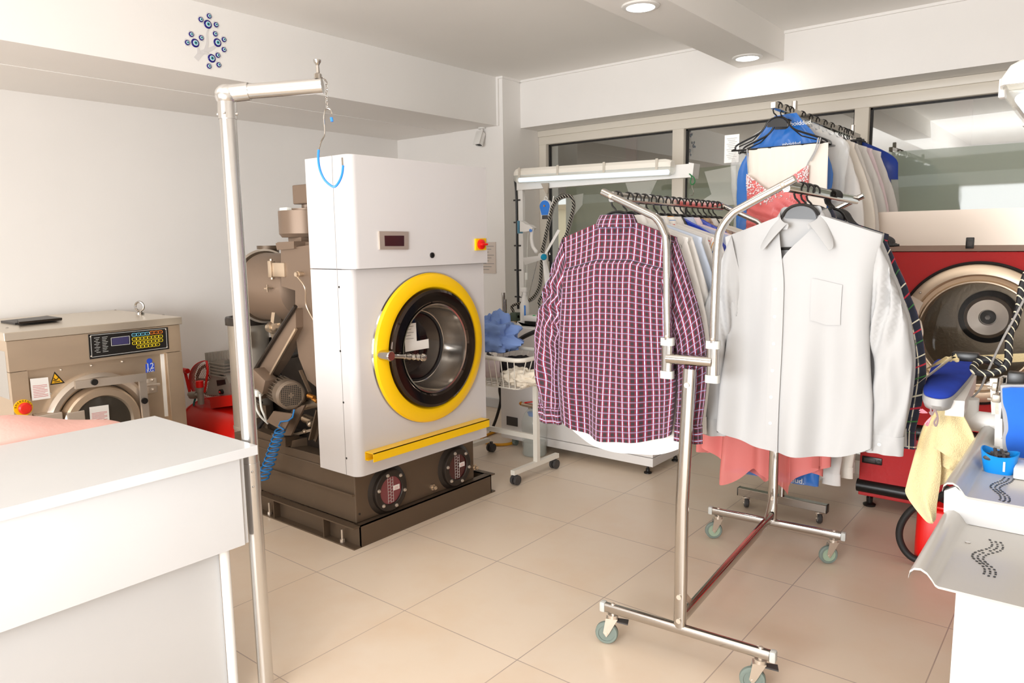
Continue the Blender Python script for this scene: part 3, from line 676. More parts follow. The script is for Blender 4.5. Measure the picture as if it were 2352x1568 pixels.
# drive motor
c = P(669, 908, y=0.27); Rm = 0.078; N_ = (1, -0.35, 0.02)
mx = Vector(N_).normalized()
m = MB(); m.lathe([(0, -0.30), (0.05, -0.30), (0.062, -0.285), (0.062, -0.09), (Rm, -0.088), (Rm, -0.01), (Rm - 0.008, 0.0), (Rm - 0.014, 0.002), (Rm - 0.016, -0.004), (0, -0.004)], c, mx, 48)
mu, mv = fr(mx)[1:]
for k in range(24):
    t = k * PI / 12; d = mu * math.cos(t) + mv * math.sin(t); m.bar(c + d * 0.068 - mx * 0.27, c + d * 0.068 - mx * 0.1, 0.016, 0.004, up=mx.cross(d) if True else None)
mo = m.build('drive_motor', mat('warm_grey_motor_paint', (128, 112, 96), 0.4, 0.4), dc)
m = MB()
for i in range(-6, 7):
    for j in range(-6, 7):
        r_ = math.hypot(i, j) * 0.0098
        if 0.013 < r_ < 0.058: q = c + mu * i * 0.0098 + mv * j * 0.0098; m.bar(q - mx * 0.003, q - mx * 0.0028 + mx * 0.0008, 0.0062, 0.0062, up=mv)
m.build('grille_holes', MT['black'], mo, flat=True)['kind'] = 'stuff'
q = P(598, 868, y=0.27); m = MB(); m.box(q.x - 0.02, q.x + 0.11, 0.23, 0.31, q.z - 0.075, q.z + 0.015, 0.006, R=Matrix.Rotation(0.45, 3, 'Y'), c=(q.x + 0.03, 0.27, q.z - 0.01)); m.build('terminal_box', BM, mo)
m = MB(); m.box(*(lambda q: (q.x - 0.03, q.x + 0.03, 0.22, 0.26, q.z - 0.018, q.z + 0.018))(P(590, 902, y=0.24)), 0.006)
for dx in (0, 12): m.tube([P(585 + dx, 905, y=0.23), P(588 + dx, 935, y=0.23), P(598 + dx * 0.8, 955, y=0.24), P(615, 972, y=0.28)], 0.006, 8, smooth=6)
m.build('white_cable', MT['white_nylon'], mo)
m = MB(); poly_y(m, [(628, 944), (672, 950), (652, 990), (612, 968)], 0.24, 0.012); poly_y(m, [(672, 940), (700, 930), (668, 1000), (640, 1000)], 0.30, 0.012); m.build('motor_bracket', BM, dc, flat=True)
# filter cylinder with black lid
cf = P(573, 800, y=0.5); zt = P(573, 742, y=0.5).z
m = MB(); m.lathe([(0, 0.16), (0.118, 0.16), (0.118, 0.40), (0.122, 0.405), (0.122, 0.42), (0.118, 0.425), (0.118, zt), (0, zt)], (cf.x, 0.5, 0), (0, 0, 1), 48); m.cyl((cf.x, 0.5, 0.0), (cf.x, 0.5, 0.17), 0.05)
fl = m.build('filter_cylinder', MT['grey_silver'], dc)
m = MB(); m.lathe([(0, zt + 0.03), (0.10, zt + 0.03), (0.106, zt + 0.042), (0.126, zt + 0.042), (0.13, zt + 0.03), (0.13, zt - 0.005), (0, zt - 0.005)], (cf.x, 0.5, 0), (0, 0, 1), 48); m.build('filter_lid', MT['brown_dark'], fl)
m = MB(); m.lathe([(0, 0), (0.016, 0), (0.016, 0.035), (0.034, 0.04), (0.036, 0.055), (0.03, 0.062), (0, 0.062)], (cf.x + 0.03, 0.5, zt + 0.03), (0, 0, 1), 24); m.build('lid_knob', MT['black'], fl)
m = MB(); q = P(566, 782, y=0.39); m.box(q.x - 0.1, q.x + 0.05, 0.375, 0.39, q.z - 0.05, q.z + 0.05, 0.003); m.cyl((q.x + 0.02, 0.38, q.z + 0.06), (q.x + 0.02, 0.38, q.z + 0.13), 0.02); m.build('mount_bracket', BM, fl)
# pipework
m = MB()
m.tube([P(618, 752, y=0.5), P(628, 752, y=0.5), P(640, 742, y=0.5), P(652, 738, y=0.5)], 0.028, 14, smooth=5)
m.cyl(P(625, 752, y=0.5), P(631, 750, y=0.5), 0.038); m.cyl(P(642, 741, y=0.5), P(648, 738, y=0.5), 0.04)
m.bar(P(636, 715, y=0.4), P(633, 740, y=0.4), 0.045, 0.03); m.bar(P(625, 760, y=0.55), P(634, 790, y=0.55), 0.02, 0.02)
m.build('pipe', MT['steel'], dc)
m = MB(); m.bar((q0.x + 0.1, 0.52, q1.z - 0.1), (q0.x + 0.1, 0.52, q0.z + 0.12), 0.02, 0.02); m.build('control_stem', BM, dc, flat=True)
m = MB(); m.tube([P(690, 812, y=0.5), P(650, 824, y=0.5), P(638, 850, y=0.5), P(650, 872, y=0.5), P(670, 880, y=0.5)], 0.014, 8, smooth=6)
m.tube([P(606, 965, y=0.36), P(594, 985, y=0.36), P(598, 1015, y=0.36), P(612, 1035, y=0.34)], 0.012, 8, smooth=6); m.build('black_hose', MT['black_rubber'], dc)
m = MB(); poly_y(m, [(612, 775), (740, 760), (740, 1010), (600, 1010)], 0.62, 0.4); m.box(-1.1, -0.35, 0.4, 1.1, 0.42, 0.5)
m.build('rear_frame', MT['brown_dark'], dc, flat=True)
m = MB()
m.bar(P(598, 995, y=0.36), P(668, 1022, y=0.36), 0.06, 0.06); m.bar(P(666, 1020, y=0.33), P(745, 1003, y=0.5), 0.05, 0.05); m.bar(P(640, 1000, y=0.33), P(672, 1012, y=0.33), 0.09, 0.05)
m.bar(P(735, 940, y=0.33), P(718, 1008, y=0.33), 0.05, 0.008); m.bar(P(720, 1008, y=0.34), P(740, 950, y=0.34), 0.008, 0.05)
m.bar(P(690, 850, y=0.33), P(712, 900, y=0.33), 0.02, 0.006); m.bar(P(712, 900, y=0.40), P(675, 970, y=0.40), 0.02, 0.02)
m.bar(P(612, 930, y=0.40), P(618, 1000, y=0.40), 0.03, 0.03); m.bar(P(600, 930, y=0.45), P(598, 1080, y=0.45), 0.03, 0.03)
m.build('steel_bracket', MT['brown_metal'], dc, flat=True)
m = MB(); m.bar(P(668, 1000, y=0.36), P(722, 985, y=0.4), 0.014, 0.014); m.cyl(P(700, 932, y=0.4), P(735, 925, y=0.4), 0.022); m.sph(P(712, 973, y=0.38), 0.018); m.sph(P(700, 990, y=0.38), 0.013); m.cyl(P(700, 960, y=0.42), P(720, 968, y=0.42), 0.025)
m.build('shaft_end', MT['steel'], dc)
m = MB(); m.cyl(P(708, 908, y=0.30), P(722, 913, y=0.30), 0.012, seg=8); m.cyl(P(718, 915, y=0.30), P(728, 922, y=0.30), 0.010, seg=8); m.build('brass_fitting', MT['brass'], dc)
m = MB(); m.bar(P(597, 1050, y=0.33), P(622, 1032, y=0.33), 0.02, 0.006); m.bar(P(622, 1032, y=0.33), P(640, 1035, y=0.33), 0.02, 0.006); m.build('red_lever', MT['red_bright'], dc, flat=True)
m = MB(); m.cyl(P(606, 1028, y=0.36), P(622, 1020, y=0.36), 0.02); m.cyl(P(604, 1060, y=0.36), P(620, 1052, y=0.36), 0.03); m.cyl(P(618, 1020, y=0.36), P(636, 1012, y=0.36), 0.028, seg=6); m.build('ball_valve', MT['steel'], dc)
# blue coiled air hose
pts = [P(676, 940, y=0.24), P(672, 958, y=0.23), P(662, 966, y=0.23), P(645, 968, y=0.23), P(640, 978, y=0.23)]
ctr = spline([P(645, 985, y=0.235), P(632, 1020, y=0.22), P(618, 1062, y=0.20), P(602, 1100, y=0.17)], 50)
nn = len(ctr); hel = list(pts)
for i, q in enumerate(ctr):
    t = i / nn * 2 * PI * 11.5; rr = 0.030 + 0.006 * i / nn
    hel.append(q + Vector((rr * math.cos(t), rr * math.sin(t) * 0.9, 0.006 * math.sin(t))))
ho = MB(); ho.tube(hel, 0.0042, 8)
ho = ho.build('air_hose', MT['blue_hose'], dc); ho['label'] = 'blue coiled air hose'
# ================================================================ white counter, front left
KX, KY, KZ = 0.748, -0.719, 0.90
ct = thing('counter', 'white laminate counter in the left foreground', 'counter', (0.4, -1.6, 0))
m = MB(); m.box(0.071, KX, -3.6, KY, KZ - 0.03, KZ, 0.0015); m.build('worktop', MT['white_gloss'], ct, flat=True)
za = P(565, 1250, x=KX - 0.05).z
m = MB(); m.box(KX - 0.068, KX - 0.05, -3.55, KY - 0.035, za, KZ - 0.03, 0.001); m.build('apron_panel', MT['white_gloss'], ct, flat=True)
m = MB(); m.box(0.1, KX - 0.058, KY - 0.036, KY - 0.018, za, KZ - 0.03, 0.001); m.build('end_panel', MT['white_gloss'], ct, flat=True)
m = MB(); m.box(KX - 0.20, KX - 0.182, -3.5, KY - 0.055, 0.0, za + 0.2, 0.001); m.build('modesty_panel', MT['white_gloss'], ct, flat=True)
for (x, y) in ((KX - 0.165, KY - 0.045), (0.12, KY - 0.045), (KX - 0.165, -3.4), (0.12, -3.4)):
    m = MB(); m.cyl((x, y, 0), (x, y, KZ - 0.03), 0.016, seg=24); m.build('leg', MT['white_plastic'], ct)
# ---- aluminium hanging pole clamped to the counter
px_, py_ = 0.645, -0.688
po = thing('hanging_pole', 'tall satin aluminium pole with a short arm standing at the end of the counter', 'pole', (px_, py_, 0))
m = MB(); m.cyl((px_ + 0.012, py_, 0.0), (px_, py_, 1.955), 0.025, seg=40); m.build('pole_tube', MT['alu'], po)
D0 = (Vector((px_, py_, 1.98)) - CAM).dot(WV)
ae = CAM + ray(741, 197) * D0
m = MB(); m.sph((px_, py_, 1.975), 0.034, seg=28, rings=16); m.cyl((px_, py_, 1.905), (px_, py_, 1.96), 0.028, seg=36); m.cyl((px_, py_, 1.98), Vector((px_, py_, 1.982)).lerp(ae, 0.24), 0.0265, seg=36)
for t in (0.6, 2.2, 3.8, 5.4): m.sph((px_ + 0.029 * math.cos(t), py_ + 0.029 * math.sin(t), 1.92), 0.005, seg=8, rings=6)
m.build('elbow_joint', MT['alu'], po)
m = MB(); m.cyl(Vector((px_, py_, 1.982)).lerp(ae, 0.1), ae, 0.0225, seg=40); m.build('arm', MT['alu'], po)
m = MB(); m.lathe([(0, 0), (0.012, 0), (0.012, 0.014), (0.006, 0.018), (0.005, 0.04), (0.011, 0.05), (0.012, 0.056), (0, 0.056)], (ae.x - 0.01, ae.y - 0.008, ae.z + 0.02), (0, 0, 1), 16); m.build('clamp_screw', MT['chrome'], po)
m = MB(); m.cyl((px_ + 0.008, py_, 0.72), (px_ + 0.008, py_, 0.82), 0.026, seg=36)
for z in (0.745, 0.795): m.sph((px_ + 0.03, py_ - 0.012, z), 0.004, seg=8, rings=6)
m.build('pole_sleeve', MT['alu'], po)
# ---- blue tipped hook on a chain
hk = thing('wire_hook', 'large wire hook with blue sleeve hanging on a chain from the pole arm', 'hook', (ae.x, ae.y, ae.z - 0.1))
yp = ae.y
m = MB()
c0 = ae + Vector((0.0, 0.0, 0.024)); c1 = CAM + ray(752, 250) * D0
pp = [c0, ae + RV * 0.012 + Vector((0, 0, 0.012)), CAM + ray(750, 215) * D0, CAM + ray(750, 232) * D0, c1]
pp = spline(pp, 3)
for i, (a, b) in enumerate(zip(pp[:-1], pp[1:])):
    mid = (a + b) / 2; d = (b - a); L = d.length * 0.75; d.normalize(); s_ = Vector((0, 1, 0)) if i % 2 else Vector((1, 0, 0))
    m.tube([mid + d * L * math.cos(t * PI / 5) + s_ * 0.0035 * math.sin(t * PI / 5) for t in range(10)], 0.0011, 6, closed=True)
m.build('chain', MT['chrome'], hk)
def HP(px, py): return CAM + ray(px, py) * D0
m = MB(); m.tube([HP(762, 262), HP(759, 252), HP(752, 249), HP(746, 255), HP(744, 275), HP(746, 307), HP(738, 325), HP(732, 345)], 0.0022, 8, smooth=6); m.tube([HP(787, 380), HP(786, 362)], 0.0026, 8)
m.build('wire', MT['chrome'], hk)
m = MB(); m.tube([HP(732, 344), HP(731, 365), HP(735, 390), HP(745, 412), HP(760, 426), HP(770, 428), HP(780, 415), HP(786, 398), HP(788, 380)], 0.0036, 10, smooth=6); m.tube([HP(761, 270), HP(763, 279)], 0.0042, 10)
m.build('blue_sleeve', MT['blue'], hk)
# ---- pink cloth on the far side of the counter
pk = thing('folded_cloth', 'pale pink folded garment showing behind the white counter, front left', 'cloth', (0.0, -1.5, 0.9))
c = P(95, 985, z=0.93)
m = MB()
def pf(u, v):
    x = -0.36 + 0.42 * u; y = -1.95 + 1.22 * v; e = (math.sin(PI * min(1, max(0, u))) ** 0.45) * (math.sin(PI * v) ** 0.4)
    w = noise.noise(Vector((x * 5, y * 4, 0.3))) * 0.018 + 0.012 * math.sin(y * 14 + x * 9)
    return Vector((x, y, 0.80 + e * (0.142 + w)))
m.grid(40, 60, pf); m.build('cloth_fold', MT['pink_cloth'], pk, ang=80)
m = MB(); m.box(-0.5, 0.068, -2.6, -0.70, 0.78, 0.80, 0.002)
for (x, y) in ((-0.45, -1.0), (-0.45, -2.5), (0.03, -1.0), (0.03, -2.5)): m.box(x - 0.02, x + 0.02, y - 0.02, y + 0.02, 0, 0.78)
tb = m.build('side_table', MT['white_gloss'], None, flat=True); tag(tb, 'low white table behind the counter carrying the pink garment', 'table')
# ================================================================ stainless washer extractor, far left
WX = -1.70; wy1 = P(411, 728, x=WX).y; wy0 = P(12, 762, x=WX).y; WZ = 1.084
wa = thing('washer_extractor', 'brushed steel front loading washer with black keypad panel at the left wall', 'washing machine', (-2.15, (wy0 + wy1) / 2, 0))
m = MB(); m.box(-2.62, WX + 0.012, wy0 - 0.012, wy1 + 0.012, WZ - 0.045, WZ, 0.003)
m.build('top_cover', mat('cream_brushed_steel', (214, 202, 184), 0.3, 0.7), wa, flat=True)
zf = P(411, 806, x=WX).z; ws = WX - 0.03
m = MB(); m.box(-2.60, WX - 0.001, wy0, wy1, zf, WZ - 0.048); m.build('fascia', MT['steel'], wa, flat=True)
m = MB(); m.box(-2.60, ws, wy0 + 0.005, wy1 - 0.002, 0.10, zf); m.build('body', MT['steel'], wa, flat=True)
yl = P(66, 880, x=WX).y; yr = P(385, 830, x=WX).y
for a_, b_ in ((wy0, yl), (yr, wy1)): m = MB(); m.box(ws - 0.1, WX, a_, b_, 0.1, zf - 0.003); m.build('corner_post', MT['steel'], wa, flat=True)
m = MB(); m.box(-2.5, WX - 0.05, wy0 + 0.05, wy1 - 0.05, 0.0, 0.10); m.build('plinth', MT['brown_dark'], wa, flat=True)
m = MB(); m.box(-2.0, -1.74, wy0 - 0.001, wy0 + 0.001, 0.72, 0.98); m.build('data_sheet', mat('grey_data_sheet', (178, 172, 164), 0.7), wa, flat=True)
def pq(m, pts, x, t=0.001): m.prism([P(a, b, x=x) for a, b in pts], (t, 0, 0))
m = MB(); pq(m, [(368, 813), (376, 812), (386, 955), (378, 956)], ws, 0.004); m.build('white_strip', MT['paper'], wa, flat=True)
m = MB(); pq(m, [(202, 768), (385, 751), (388, 801), (206, 825)], WX, 0.004); cp = m.build('control_panel', MT['black'], wa, flat=True); XP = WX + 0.004
m = MB()
fr_ = [P(a, b, x=XP) for a, b in ((208, 770), (381, 754), (384, 798), (211, 820))]
for i in range(4): m.bar(fr_[i], fr_[(i + 1) % 4], 0.002, 0.002, up=(1, 0, 0))
ds = [P(a, b, x=XP) for a, b in ((255, 776), (297, 771), (298, 790), (256, 794))]
for i in range(4): m.bar(ds[i], ds[(i + 1) % 4], 0.002, 0.002, up=(1, 0, 0))
def lp(u, v):                                   # panel coordinates 0..1
    a = P(208, 770, x=XP).lerp(P(381, 754, x=XP), u); b = P(211, 820, x=XP).lerp(P(384, 798, x=XP), u); return a.lerp(b, v)
for c_ in (0.04, 0.14):
    for k in range(10):
        a = lp(c_ + (0.02 if c_ < 0.1 and k % 2 else 0), 0.14 + k * 0.075); b = lp(c_ + 0.07 - 0.012 * (k % 3), 0.14 + k * 0.075 - 0.004); m.bar(a, b, 0.0018, 0.002, up=(1, 0, 0))
m.build('panel_print', MT['white_ink'], cp, flat=True)
m = MB(); pq(m, [(257, 777), (295, 772), (296, 789), (258, 792)], XP, 0.0006); m.build('lcd_display', MT['lcd'], cp, flat=True)
def key(u, v, mt):
    q = lp(u, v); m = MB(); n = 12; w, h = 0.0125, 0.0085
    ring = []
    for k in range(24):
        t = 2 * PI * k / 24; ring.append(q + Vector((0.001, w * math.copysign(abs(math.cos(t)) ** 0.6, math.cos(t)), h * math.copysign(abs(math.sin(t)) ** 0.6, math.sin(t)))))
    m.tube(ring, 0.0018, 5, closed=True); m.sph(q, 0.0022, seg=6, rings=4); return m.build('key', mt, cp)
for k in range(4): key(0.555 + k * 0.06, 0.17 + 0.0 * k, MT['key_blue'])
for k in range(3): key(0.80 + k * 0.058, 0.15, MT['key_orange'])
for r_, (s0, n_) in enumerate(((0.555, 8), (0.555, 8), (0.61, 6))):
    for k in range(n_): key(s0 + k * 0.0515, 0.38 + r_ * 0.2, MT['key_yellow'])
m = MB()
for a, b in ((208, 773), (381, 756), (210, 818), (384, 797)): m.sph(P(a, b, x=XP), 0.005, seg=10, rings=6)
for a, b in ((210, 839), (140, 849), (281, 830), (116, 904)): m.sph(P(a, b, x=ws + 0.002), 0.008, seg=10, rings=6)
m.build('rivet', MT['steel_light'], wa)['kind'] = 'stuff'
# porthole door
c = P(226, 968, x=ws); rr = abs(P(226, 968, x=ws).z - P(226, 854, x=ws).z)
m = MB(); X = (1, 0, 0)
m.lathe([(rr, 0), (rr, 0.03), (rr - 0.02, 0.055), (rr - 0.045, 0.05), (rr - 0.06, 0.03), (rr - 0.075, 0.0)], c, X, 72); m.build('door_rim', MT['steel_light'], wa)
m = MB(); m.lathe([(rr - 0.07, 0.02), (rr - 0.08, 0.075), (rr - 0.09, 0.085), (rr - 0.125, 0.085), (rr - 0.135, 0.06)], c, X, 72); wd_ = m.build('door', MT['steel'], wa)
m = MB(); m.lathe([(0, 0.075), (rr - 0.2, 0.072), (rr - 0.134, 0.065)], c, X, 64); m.build('door_glass', mat('smoky_door_glass', (72, 66, 58), 0.08, 0.2), wd_)
m = MB(); m.bar(P(172, 884, x=ws + 0.1), P(335, 865, x=ws + 0.1), 0.045, 0.02, up=(1, 0, 0)); m.bar(P(326, 866, x=ws + 0.09), P(337, 985, x=ws + 0.09), 0.04, 0.02, up=(1, 0, 0)); m.build('door_bracket', MT['steel_light'], wd_, flat=True)
m = MB()
for a, b in ((216, 877), (331, 920)): q = P(a, b, x=ws + 0.11); m.cyl(q, q + Vector((0.012, 0, 0)), 0.018)
m.build('black_plug', MT['black'], wd_)
m = MB(); q = P(348, 885, x=ws); m.box(q.x, q.x + 0.012, q.y - 0.035, q.y + 0.03, q.z - 0.045, q.z + 0.045, 0.003); m.tube([P(326, 887, x=ws + 0.06), P(345, 884, x=ws + 0.07), P(366, 882, x=ws + 0.06)], 0.009, 10)
for a, b in ((350, 872), (351, 894)): m.sph(P(a, b, x=ws + 0.014), 0.01, seg=10, rings=6)
m.build('door_latch', MT['steel_light'], wa)
m = MB(); q = P(104, 958, x=ws); m.box(ws, ws + 0.08, q.y - 0.06, q.y + 0.06, q.z - 0.09, q.z + 0.03, 0.004); m.box(ws, ws + 0.09, q.y + 0.08, q.y + 0.17, q.z - 0.08, q.z + 0.02, 0.004); m.build('hinge_block', MT['steel_light'], wa, flat=True)
def note(parent, pts, x, n, t=0.0012):
    m = MB(); pq(m, pts, x, t); o = m.build('instruction_note', MT['paper'], parent, flat=True)
    m = MB(); A, B, C_, D = [P(a, b, x=x + t) for a, b in pts]
    for k in range(n):
        v = 0.34 + 0.6 * k / n; m.bar(A.lerp(D, v).lerp(B.lerp(C_, v), 0.1), A.lerp(D, v).lerp(B.lerp(C_, v), 0.9 - 0.15 * (k % 3 == 2)), 0.0025, 0.001, up=(1, 0, 0))
    m.build('note_print', MT['ink_red'], o, flat=True)
note(wa, [(69, 870), (110, 866), (116, 914), (74, 920)], WX + 0.001, 8)
note(wa, [(205, 935), (249, 929), (252, 972), (208, 980)], ws + 0.08, 9)
m = MB(); pq(m, [(125, 853), (149, 879), (115, 884)], ws, 0.002); t_ = m.build('warning_triangle', MT['black'], wa, flat=True)
m = MB(); pq(m, [(125.5, 858), (144, 877), (118.5, 881)], ws + 0.002, 0.0006); m.build('triangle_field', MT['warn_yellow'], t_, flat=True)
m = MB()
for a, b in (((123, 868), (129, 873)), ((129, 873), (135, 866)), ((122, 874), (131, 872)), ((125, 877), (138, 875))): m.bar(P(*a, x=ws + 0.003), P(*b, x=ws + 0.003), 0.004, 0.001, up=(1, 0, 0))
m.build('hand_symbol', MT['black'], t_, flat=True)
m = MB(); pq(m, [(334, 836), (354, 833), (355, 852), (335, 856)], ws, 0.002); c_ = P(343, 829, x=ws); m.cyl(c_, c_ + Vector((0.002, 0, 0)), 0.017); pq(m, [(340, 830), (348, 829), (349, 836), (340, 837)], ws, 0.0019)
wt = m.build('weight_label', MT['weight_blue'], wa, flat=True); wt['label'] = 'blue weight symbol reading 12 KG'
ux = P(354, 843, x=ws) - P(334, 846, x=ws)
text('weight_text', '12', 0.05, MT['white_ink'], wt, P(344.5, 841, x=ws + 0.0022), ux, (0, 0, 1)); text('unit_text', 'KG', 0.03, MT['white_ink'], wt, P(345, 850.5, x=ws + 0.0022), ux, (0, 0, 1))
c_ = P(53, 936, x=WX); m = MB(); m.cyl(c_, c_ + Vector((0.006, 0, 0)), 0.045, seg=40); eb = m.build('emergency_plate', MT['yellow'], wa)
m = MB(); m.lathe([(0, 0), (0.018, 0), (0.018, 0.02), (0.031, 0.022), (0.032, 0.034), (0.024, 0.042), (0, 0.044)], c_, X, 32); m.build('emergency_button', MT['orange_red'], eb)
for k, ch in enumerate('EMERGENCY'):
    t = math.radians(168 - k * 19.5); R_ = 0.0375; d = Vector((0, math.cos(t), math.sin(t)))
    text('emergency_letter', ch, 0.013, MT['black'], eb, c_ + Vector((0.0068, 0, 0)) + d * R_, (0, math.sin(t), -math.cos(t)), d)
q = P(322, 722, z=WZ); m = MB(); m.lathe([(0, 0), (0.026, 0), (0.024, 0.014), (0.012, 0.02), (0, 0.022)], q, (0, 0, 1), 24); m.torus(q + Vector((0, 0, 0.053)), (0.55, -0.83, 0), 0.029, 0.0065, 32, 10)
m.build('lifting_eye', MT['chrome'], wa)
m = MB()
for a, b in ((265, 712), (375, 723), (16, 753)): q = P(a, b, z=WZ); m.sph(q, 0.008, (1, 1, 0.5), 10, 6)
m.build('cover_screw', MT['chrome'], wa)['kind'] = 'stuff'
q0 = P(40, 738, z=WZ)
kb = thing('flat_case', 'flat black plastic case lying on top of the steel washer', 'case', q0)
A = [P(a, b, z=WZ) for a, b in ((2, 741), (110, 729), (142, 735), (35, 746))]
m = MB(); m.prism(A, (0, 0, 0.012)); m.build('case_base', MT['dark_grey'], kb, flat=True)
A = [P(a, b, z=WZ + 0.012) for a, b in ((40, 738), (108, 729), (143, 734), (44, 744))]
m = MB(); m.prism(A, (0, 0, 0.012)); m.build('case_lid', MT['brown_dark'], kb, flat=True)
# ================================================================ red air compressor
ty = 0.72; zc_ = P(470, 975, y=ty).z; x0 = P(436, 965, y=ty - 0.05).x; R_ = 0.2
co = thing('air_compressor', 'red tank air compressor with a mesh fan guard between washer and aluminium pole', 'compressor', (x0 + 0.6, ty, 0))
zc_ = P(470, 925, y=ty).z - R_ + 0.03
m = MB(); pr = [(0, 0), (R_ * 0.5, 0.012), (R_ * 0.85, 0.055), (R_, 0.13), (R_, 0.72), (R_ * 0.85, 0.80), (R_ * 0.5, 0.84), (0, 0.85)]
m.lathe(pr, (x0, ty, zc_), (1, 0, 0), 48); tk = m.build('air_tank', MT['red'], co)
m = MB(); m.torus((x0 + 0.14, ty, zc_), (1, 0, 0), R_ + 0.0005, 0.003, 48, 6); m.build('tank_weld', MT['red'], tk)
m = MB()
for x in (x0 + 0.2, x0 + 0.65):
    for s_ in (-1, 1): m.bar((x, ty + s_ * 0.1, zc_ - 0.15), (x, ty + s_ * 0.2, 0.0), 0.05, 0.02)
m.build('leg', MT['red'], co, flat=True)
yb = ty - 0.1
def CP(px, py, y=yb): return P(px, py, y=y)
a, b = CP(469, 916), CP(545, 906); a2 = CP(484, 938)
m = MB(); m.prism([CP(469, 914), CP(545, 906), CP(545, 930), CP(484, 938), CP(482, 918)], (0, 0.22, 0)); m.build('motor_saddle', MT['red'], co, flat=True)
cg = CP(486, 872, ty + 0.12); Rg = 0.155; gn = Vector((-0.5, 0.866, 0)); gu_ = Vector((0.866, 0.5, 0))
m = MB(); m.lathe([(Rg, -0.05), (Rg, 0.02), (Rg - 0.006, 0.02), (Rg - 0.006, -0.05)], cg, gn, 64, closed=True); gu = m.build('fan_guard', MT['red'], co)
m = MB(); nn = 16
for k in range(-nn, nn + 1):
    for s_ in (-1, 1):
        d = k * Rg * 2 / nn / 1.6
        # diamond mesh bars clipped to the ring
        th = math.radians(62) * s_; u_ = gu_ * math.cos(th) + Vector((0, 0, math.sin(th))); n_ = gu_ * -math.sin(th) + Vector((0, 0, math.cos(th)))
        if abs(d) < Rg - 0.02:
            L = math.sqrt((Rg - 0.02) ** 2 - d * d); m.bar(cg + n_ * d - u_ * L + gn * -0.035, cg + n_ * d + u_ * L + gn * -0.035, 0.0026, 0.0015, up=gn)
m.build('guard_mesh', mat('pinkish_mesh', (196, 150, 132), 0.5), gu, flat=True)['kind'] = 'stuff'
m = MB(); m.torus(cg, gn, Rg - 0.04, 0.011, 48, 8)
for k in range(5):
    t = k * 2 * PI / 5 + 0.6; m.bar(cg, cg + (gu_ * math.cos(t) + Vector((0, 0, math.sin(t)))) * (Rg - 0.04), 0.012, 0.032, up=gn)
m.build('flywheel', MT['brown_dark'], co)
def CB(px, py): return CP(px, py, ty - 0.02)
m = MB(); m.prism([CB(474, 906), CB(478, 880), CB(488, 862), CB(518, 860), CB(527, 880), CB(529, 908)], (0, 0.16, 0)); pu = m.build('pump_crankcase', MT['cast'], co, flat=True)
m = MB(); m.prism([CB(472, 812), CB(530, 806), CB(532, 822), CB(474, 828)], (0, 0.15, 0)); m.prism([CB(480, 828), CB(515, 826), CB(515, 862), CB(484, 864)], (0, 0.12, 0))
for k in range(9): a = CB(474 + k * 6.6, 812 - k * 0.7); m.box(a.x, a.x + 0.006, ty - 0.032, ty + 0.12, a.z - 0.055, a.z + 0.008)
for k in range(5): a = CB(478, 830 + k * 7); b = CB(518, 829 + k * 7); m.box(a.x, b.x, ty - 0.035, ty + 0.11, a.z - 0.004, a.z + 0.004)
m.build('cylinder_head', MT['cast'], co, flat=True)
m = MB(); pqy = [CB(498, 873), CB(517, 871), CB(519, 882), CB(500, 886)]; m.prism([v + Vector((0, -0.001, 0)) for v in pqy], (0, -0.003, 0)); m.build('name_plate', MT['black'], pu, flat=True)
m = MB(); c_ = CB(511, 899); m.cyl(c_, c_ - Vector((0, 0.02, 0)), 0.018); m.build('oil_sight', MT['black'], pu)
m = MB(); m.sph(c_ - Vector((0, 0.02, 0)), 0.007); m.build('red_dot', MT['red_bright'], pu)
m = MB(); c_ = CP(460, 899); m.cyl(c_, c_ + Vector((0, 0, 0.03)), 0.03); m.cyl(c_ + Vector((0, 0, 0.0)), c_ + Vector((0, 0, -0.09)), 0.022); m.cyl(c_ + Vector((0, -0.0, -0.03)), c_ + Vector((-0.12, -0.02, -0.03)), 0.016); m.cyl(c_ + Vector((-0.05, 0, -0.03)), c_ + Vector((-0.1, -0.02, -0.035)), 0.026)
m.build('pressure_regulator', MT['cast'], co)
m = MB(); c_ = CP(459, 889); m.cyl(c_, c_ + Vector((0, 0, 0.045)), 0.026); m.build('red_cap', MT['red_bright'], co)
m = MB(); m.tube([CP(450, 910), CP(445, 930), CP(449, 950), CP(444, 975), CP(446, 1000)], 0.007, 8, smooth=5); m.build('green_tube', mat('teal_tube', (30, 130, 130), 0.3), co)
m = MB(); m.bar(CP(424, 850), CP(436, 900), 0.02, 0.008); m.cyl(CP(420, 850), CP(431, 852), 0.018); m.tube([CP(474, 828), CP(477, 850), CP(473, 880), CP(470, 900)], 0.008, 8, smooth=4); m.build('guard_stay', MT['red'], co)
